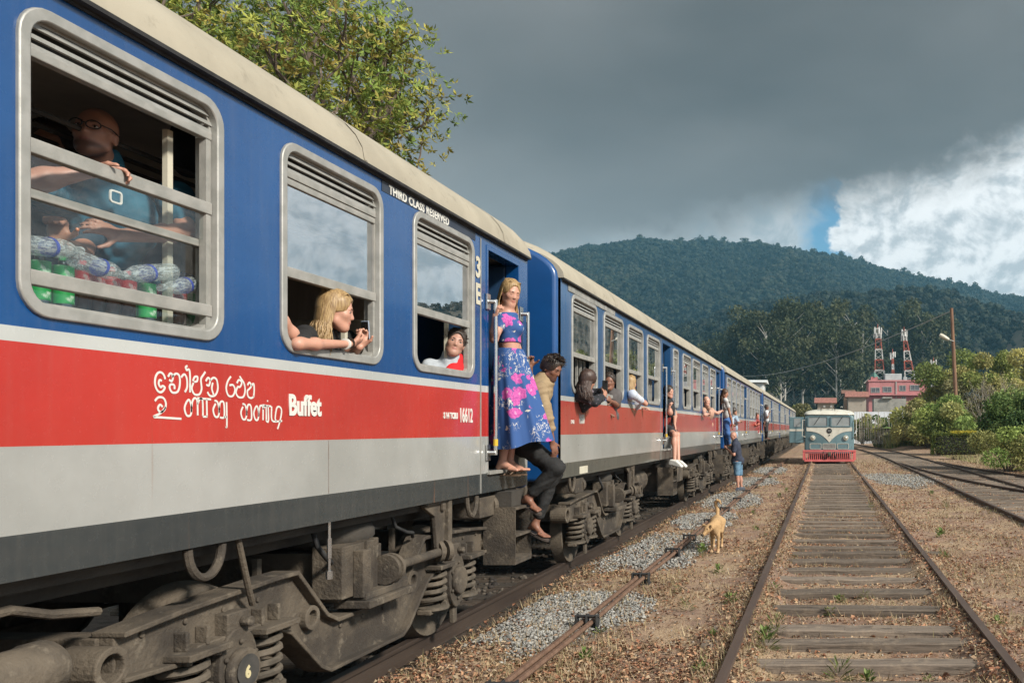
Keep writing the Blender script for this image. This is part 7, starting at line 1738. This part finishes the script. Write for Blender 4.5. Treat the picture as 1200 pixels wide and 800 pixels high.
# ---------------------------------------------------------------- the dog
Y = 12.3; dx = -1.575; dz = gz(dx, Y)
Dg = Body(.009, (.50, .33, .165), False, 1); Dg.root((dx, Y, dz), 'tan dog with a curled tail standing beside the rods', name='dog'); Dg.e.scale = (.92, .92, .92); A = Dg.p.append
def D(x, y, z): return np.array((dx+x, Y+y, dz+z))
A(ell('b', D(.0, .06, .415), (.088, .15, .125), None, .06)); A(ell('b', D(-.015, .32, .435), (.070, .22, .085), None, .07)); A(ell('b', D(-.035, .55, .445), (.080, .12, .10), None, .06)); A(ell('b', D(0, -.02, .38), (.066, .075, .095), None, .05))
for x, y0, lean in ((.052, -.02, .0), (-.055, .05, .02)):
    A(cap('b', D(x*.9, y0+.03, .42), D(x, y0-.01, .27), .042, .029, .04)); A(cap('b', D(x, y0-.01, .27), D(x, y0+.0, .14), .027, .021, .02)); A(cap('b', D(x, y0, .14), D(x, y0-.005, .04), .021, .019, .015)); A(cap('b', D(x, y0-.005, .04), D(x, y0-.04, .018), .024, .023, .015))
    for q in (-.014, .0, .014): A(cap('b', D(x+q, y0-.045, .016), D(x+q, y0-.065, .013), .012, .010, .006))
for x in (-.095, .03):
    y0 = .57 if x > 0 else .50; A(cap('b', D(x+.01, y0, .43), D(x, y0-.06, .28), .066, .042, .05)); A(cap('b', D(x, y0-.06, .28), D(x, y0+.08, .16), .034, .021, .02)); A(cap('b', D(x, y0+.08, .16), D(x, y0+.05, .04), .020, .018, .015)); A(cap('b', D(x, y0+.05, .03), D(x, y0+.0, .018), .024, .021, .015))
hc = D(-.085, -.17, .400); hf = nz((-.50, -.78, -.42)); hu = nz(np.array((0, 0, 1))-hf*hf[2]); hr = np.cross(hf, hu); Bq = np.stack([hr, hf, hu]); H = lambda x, y, z: hc+hr*x+hf*y+hu*z
A(cap('b', D(0, -.02, .45), hc-hf*.03, .070, .050, .05)); A(ell('b', hc, (.060, .068, .054), Bq, .03)); A(ell('b', H(0, .03, -.01), (.048, .05, .042), Bq, .03)); A(cap('b', H(0, .05, -.014), H(0, .150, -.034), .033, .021, .03)); A(cap('b', H(0, .04, -.042), H(0, .130, -.053), .020, .014, .014))
for q in (-1, 1):
    A(ell('b', H(q*.027, .058, .016), (.011, .012, .009), Bq, .008, True)); A(cap('b', H(q*.048, -.012, .040), H(q*.082, -.006, .052), .017, .015, .012)); A(cap('b', H(q*.082, -.006, .052), H(q*.108, .020, .012), .019, .006, .010))
tp = [D(-.04, .62, .51), D(-.045, .67, .60), D(-.07, .66, .68), D(-.075, .64, .735), D(-.045, .62, .770), D(-.005, .61, .755), D(.015, .61, .715)]
for i in range(6): A(cap('b', tp[i], tp[i+1], .032-.003*i, .029-.003*i, .02))
wob = lambda V: .5+.5*np.sin(V[:, 0]*37+3*np.sin(V[:, 2]*23))*np.sin(V[:, 2]*31+V[:, 1]*17)
Dg.dark.append((lambda V: wob(V)*.5, (.38, .22, .09), .7)); Dg.dark.append((lambda V: np.clip(1.5-np.abs((V-hc)@hf-.165)/.022, 0, 1)*(np.linalg.norm(V-hc, axis=1) < .20), (.03, .02, .016), .95)); Dg.dark.append((lambda V: np.clip((dz+.07-V[:, 2])*18, 0, 1), (.62, .46, .30), .6)); Dg.dark.append((lambda V: np.clip(1.4-np.linalg.norm((V-D(0, -.06, .30))/np.array((.05, .08, .10)), axis=1), 0, .7), (.62, .44, .26), .7))
fur, g, p = mat('tan_fur'); at_ = g.n('ShaderNodeAttribute', attribute_name='tint').outputs['Color']; tc = g.n('ShaderNodeTexCoord').outputs['Object']; nf = g.noise(g.vmul(tc, (1, 1, .5)), 95, 3, .6); g.put(p.inputs['Base Color'], g.mix(g.ss(nf, .3, .7), g.mix(.45, at_, (.16, .075, .025)), at_)); p.inputs['Roughness'].default_value = .85; bmp = g.n('ShaderNodeBump'); bmp.inputs['Strength'].default_value = .7; bmp.inputs['Distance'].default_value = .006; g.put(bmp.inputs['Height'], nf); g.put(p.inputs['Normal'], bmp.outputs[0])
o = Dg.build(); o.data.materials[0] = fur
for q in (-1, 1): b = MB(); b.lathe([(.009*math.sin(PI*i/6), -.009*math.cos(PI*i/6)) for i in range(7)], H(q*.03, .055, .017)-Dg.loc, n=10); b.build('eye', M['iris'], Dg.e, smooth=80)
b = MB(); b.lathe([(.016*math.sin(PI*i/6), -.012*math.cos(PI*i/6)) for i in range(7)], H(0, .168, -.024)-Dg.loc, tuple(hf), 10); b.build('nose', M['black'], Dg.e, smooth=80)
# ================================================================== drinks on the sill of the first window, bag on its hook
pet, g, p = mat('bottle_plastic'); nt = g.nt; nt.nodes.remove(p)
tr = g.n('ShaderNodeBsdfTransparent'); tr.inputs[0].default_value = (.93, .96, .96, 1); df = g.n('ShaderNodeBsdfDiffuse'); df.inputs[0].default_value = (.66, .71, .71, 1); gl = g.n('ShaderNodeBsdfGlossy'); gl.inputs['Roughness'].default_value = .12
wv = g.noise(g.vmul(g.n('ShaderNodeTexCoord').outputs['Object'], (3, 3, 1)), 34, 3, .6)
m1 = g.n('ShaderNodeMixShader'); g.put(m1.inputs[0], g.m('ADD', .12, g.m('MULTIPLY', g.ss(wv, .4, .65), .42))); nt.links.new(tr.outputs[0], m1.inputs[1]); nt.links.new(df.outputs[0], m1.inputs[2])
m2 = g.n('ShaderNodeMixShader'); m2.inputs[0].default_value = .13; nt.links.new(m1.outputs[0], m2.inputs[1]); nt.links.new(gl.outputs[0], m2.inputs[2]); nt.links.new(m2.outputs[0], nt.nodes['Material Output'].inputs[0]); cola = pmat('cola', (.018, .010, .008), (.03, .018, .014), 4, .12, .2); soda = glass('green_bottle', (.25, .55, .35), .1, .14, .08)
def lab(name, c1, c2): return pmat(name, c1, c2, 16, .45, lo=.52, hi=.60)
red_l, green_l, blue_l = lab('red_label', (.55, .03, .03), (.62, .40, .38)), lab('green_label', (.02, .32, .08), (.50, .66, .50)), pmat('blue_label', (.03, .05, .28), (.04, .07, .34))
def bottle_mb(L, r, ribs):
    pr = [(0, 0), (r*.9, .004), (r, .015)]
    n = ribs*2
    for i in range(n+1): z = .02+(L*.68-.02)*i/n; pr.append((r*(1 if i % 2 else .95), z))
    pr += [(r*.96, L*.70), (r*.75, L*.80), (r*.42, L*.88), (r*.40, L*.93)]; b = MB(); b.lathe(pr, (0, 0, 0), n=18); return b
def bottle(name, loc, ax, L, r, bodym, labm, capm, z0, z1, label, group=None, ribs=6):
    t = empty(name, loc, 0, label, 'bottle', group); t.rotation_euler = Vector((0, 0, 1)).rotation_difference(Vector(ax)).to_euler()
    bottle_mb(L, r, ribs).build('bottle_body', bodym, t, smooth=50)
    b = MB(); b.lathe([(r*1.015, L*z0), (r*1.02, L*z0+.004), (r*1.02, L*z1-.004), (r*1.015, L*z1)], (0, 0, 0), n=18); b.build('label', labm, t, smooth=50)
    b = MB(); b.lathe([(r*.44, L*.925), (r*.45, L), (0, L*1.005)], (0, 0, 0), n=14); b.build('cap', capm, t, smooth=40); return t
SX = -3.19; zs = 2.122
b = MB(); b.bx(-.26, -.092, 0.03, 1.05, -.03, 0); tag(b.build('sill_shelf', M['alu_worn'], loc=(TX+HW, 3.18, zs)), 'narrow metal shelf behind the sill of the first window', 'shelf')
def yx(x): return SX*1000/(x-966)
up = [(46, 'g'), (74, 'g'), (96, 'c'), (112, 'c'), (130, 'c'), (149, 'c'), (172, 'g'), (193, 'c'), (209, 'c'), (228, 'g')]
for i, (x, k) in enumerate(up):
    pos = ('leftmost of the row', 'second from the left', 'third from the left', 'fourth from the left', 'fifth from the left', 'sixth from the left', 'seventh from the left', 'eighth from the left', 'ninth from the left', 'rightmost of the row')[i]
    if k == 'g': bottle('soda_bottle', (SX, yx(x), zs), (0, 0, 1), .25, .036, soda, green_l, green_l, .20, .84, 'green soda bottle behind the first window, '+pos, 'drink bottles standing on the shelf', 4)
    else: bottle('cola_bottle', (SX, yx(x), zs), (0, 0, 1), .25, .035, cola, red_l, red_l, .50, .82, 'cola bottle with a red label behind the first window, '+pos, 'drink bottles standing on the shelf', 4)
for i, (x0, y0, x1, y1) in enumerate(((18, 285, 95, 294), (86, 302, 146, 324), (203, 318, 141, 322), (243, 332, 187, 337))):
    Xb = -3.112; P0, P1 = Vector(at(x0, y0, Xb)), Vector(at(x1, y1, Xb)); L = (P1-P0).length
    bottle('water_bottle', P0, (P1-P0).normalized(), L, .040, pet, blue_l, pet, .47, .515, 'clear water bottle lying on the drinks, '+('leftmost', 'second from the left', 'third from the left', 'rightmost')[i], 'water bottles lying on the drinks', 9)
bag = empty('backpack', tuple(at(222, 178, -3.45)), 0, 'black backpack hanging in the right part of the first window', 'bag')
F_ = Field([ell('b', (0, 0, .03), (.09, .095, .17), None, .05), ell('b', (.03, -.02, -.04), (.08, .09, .10), None, .05), ell('b', (.085, -.01, -.03), (.03, .07, .08), None, .03)], .01, 0, .006, 2); V, Q = F_.mesh(); link('sack', np_mesh('sack', V, Q, cloth('black_canvas', (.014, .014, .016)), True), bag)
b = MB(); b.tube([(0, -.04, .18), (0, -.02, .26), (0, .03, .26), (0, .05, .18)], .012, 6); b.build('strap', M['black'], bag); b = MB(); b.tube([(.08, -.06, -.10), (.10, 0, -.085), (.08, .06, -.10)], .005, 5); b.build('zip', M['alu_worn'], bag)
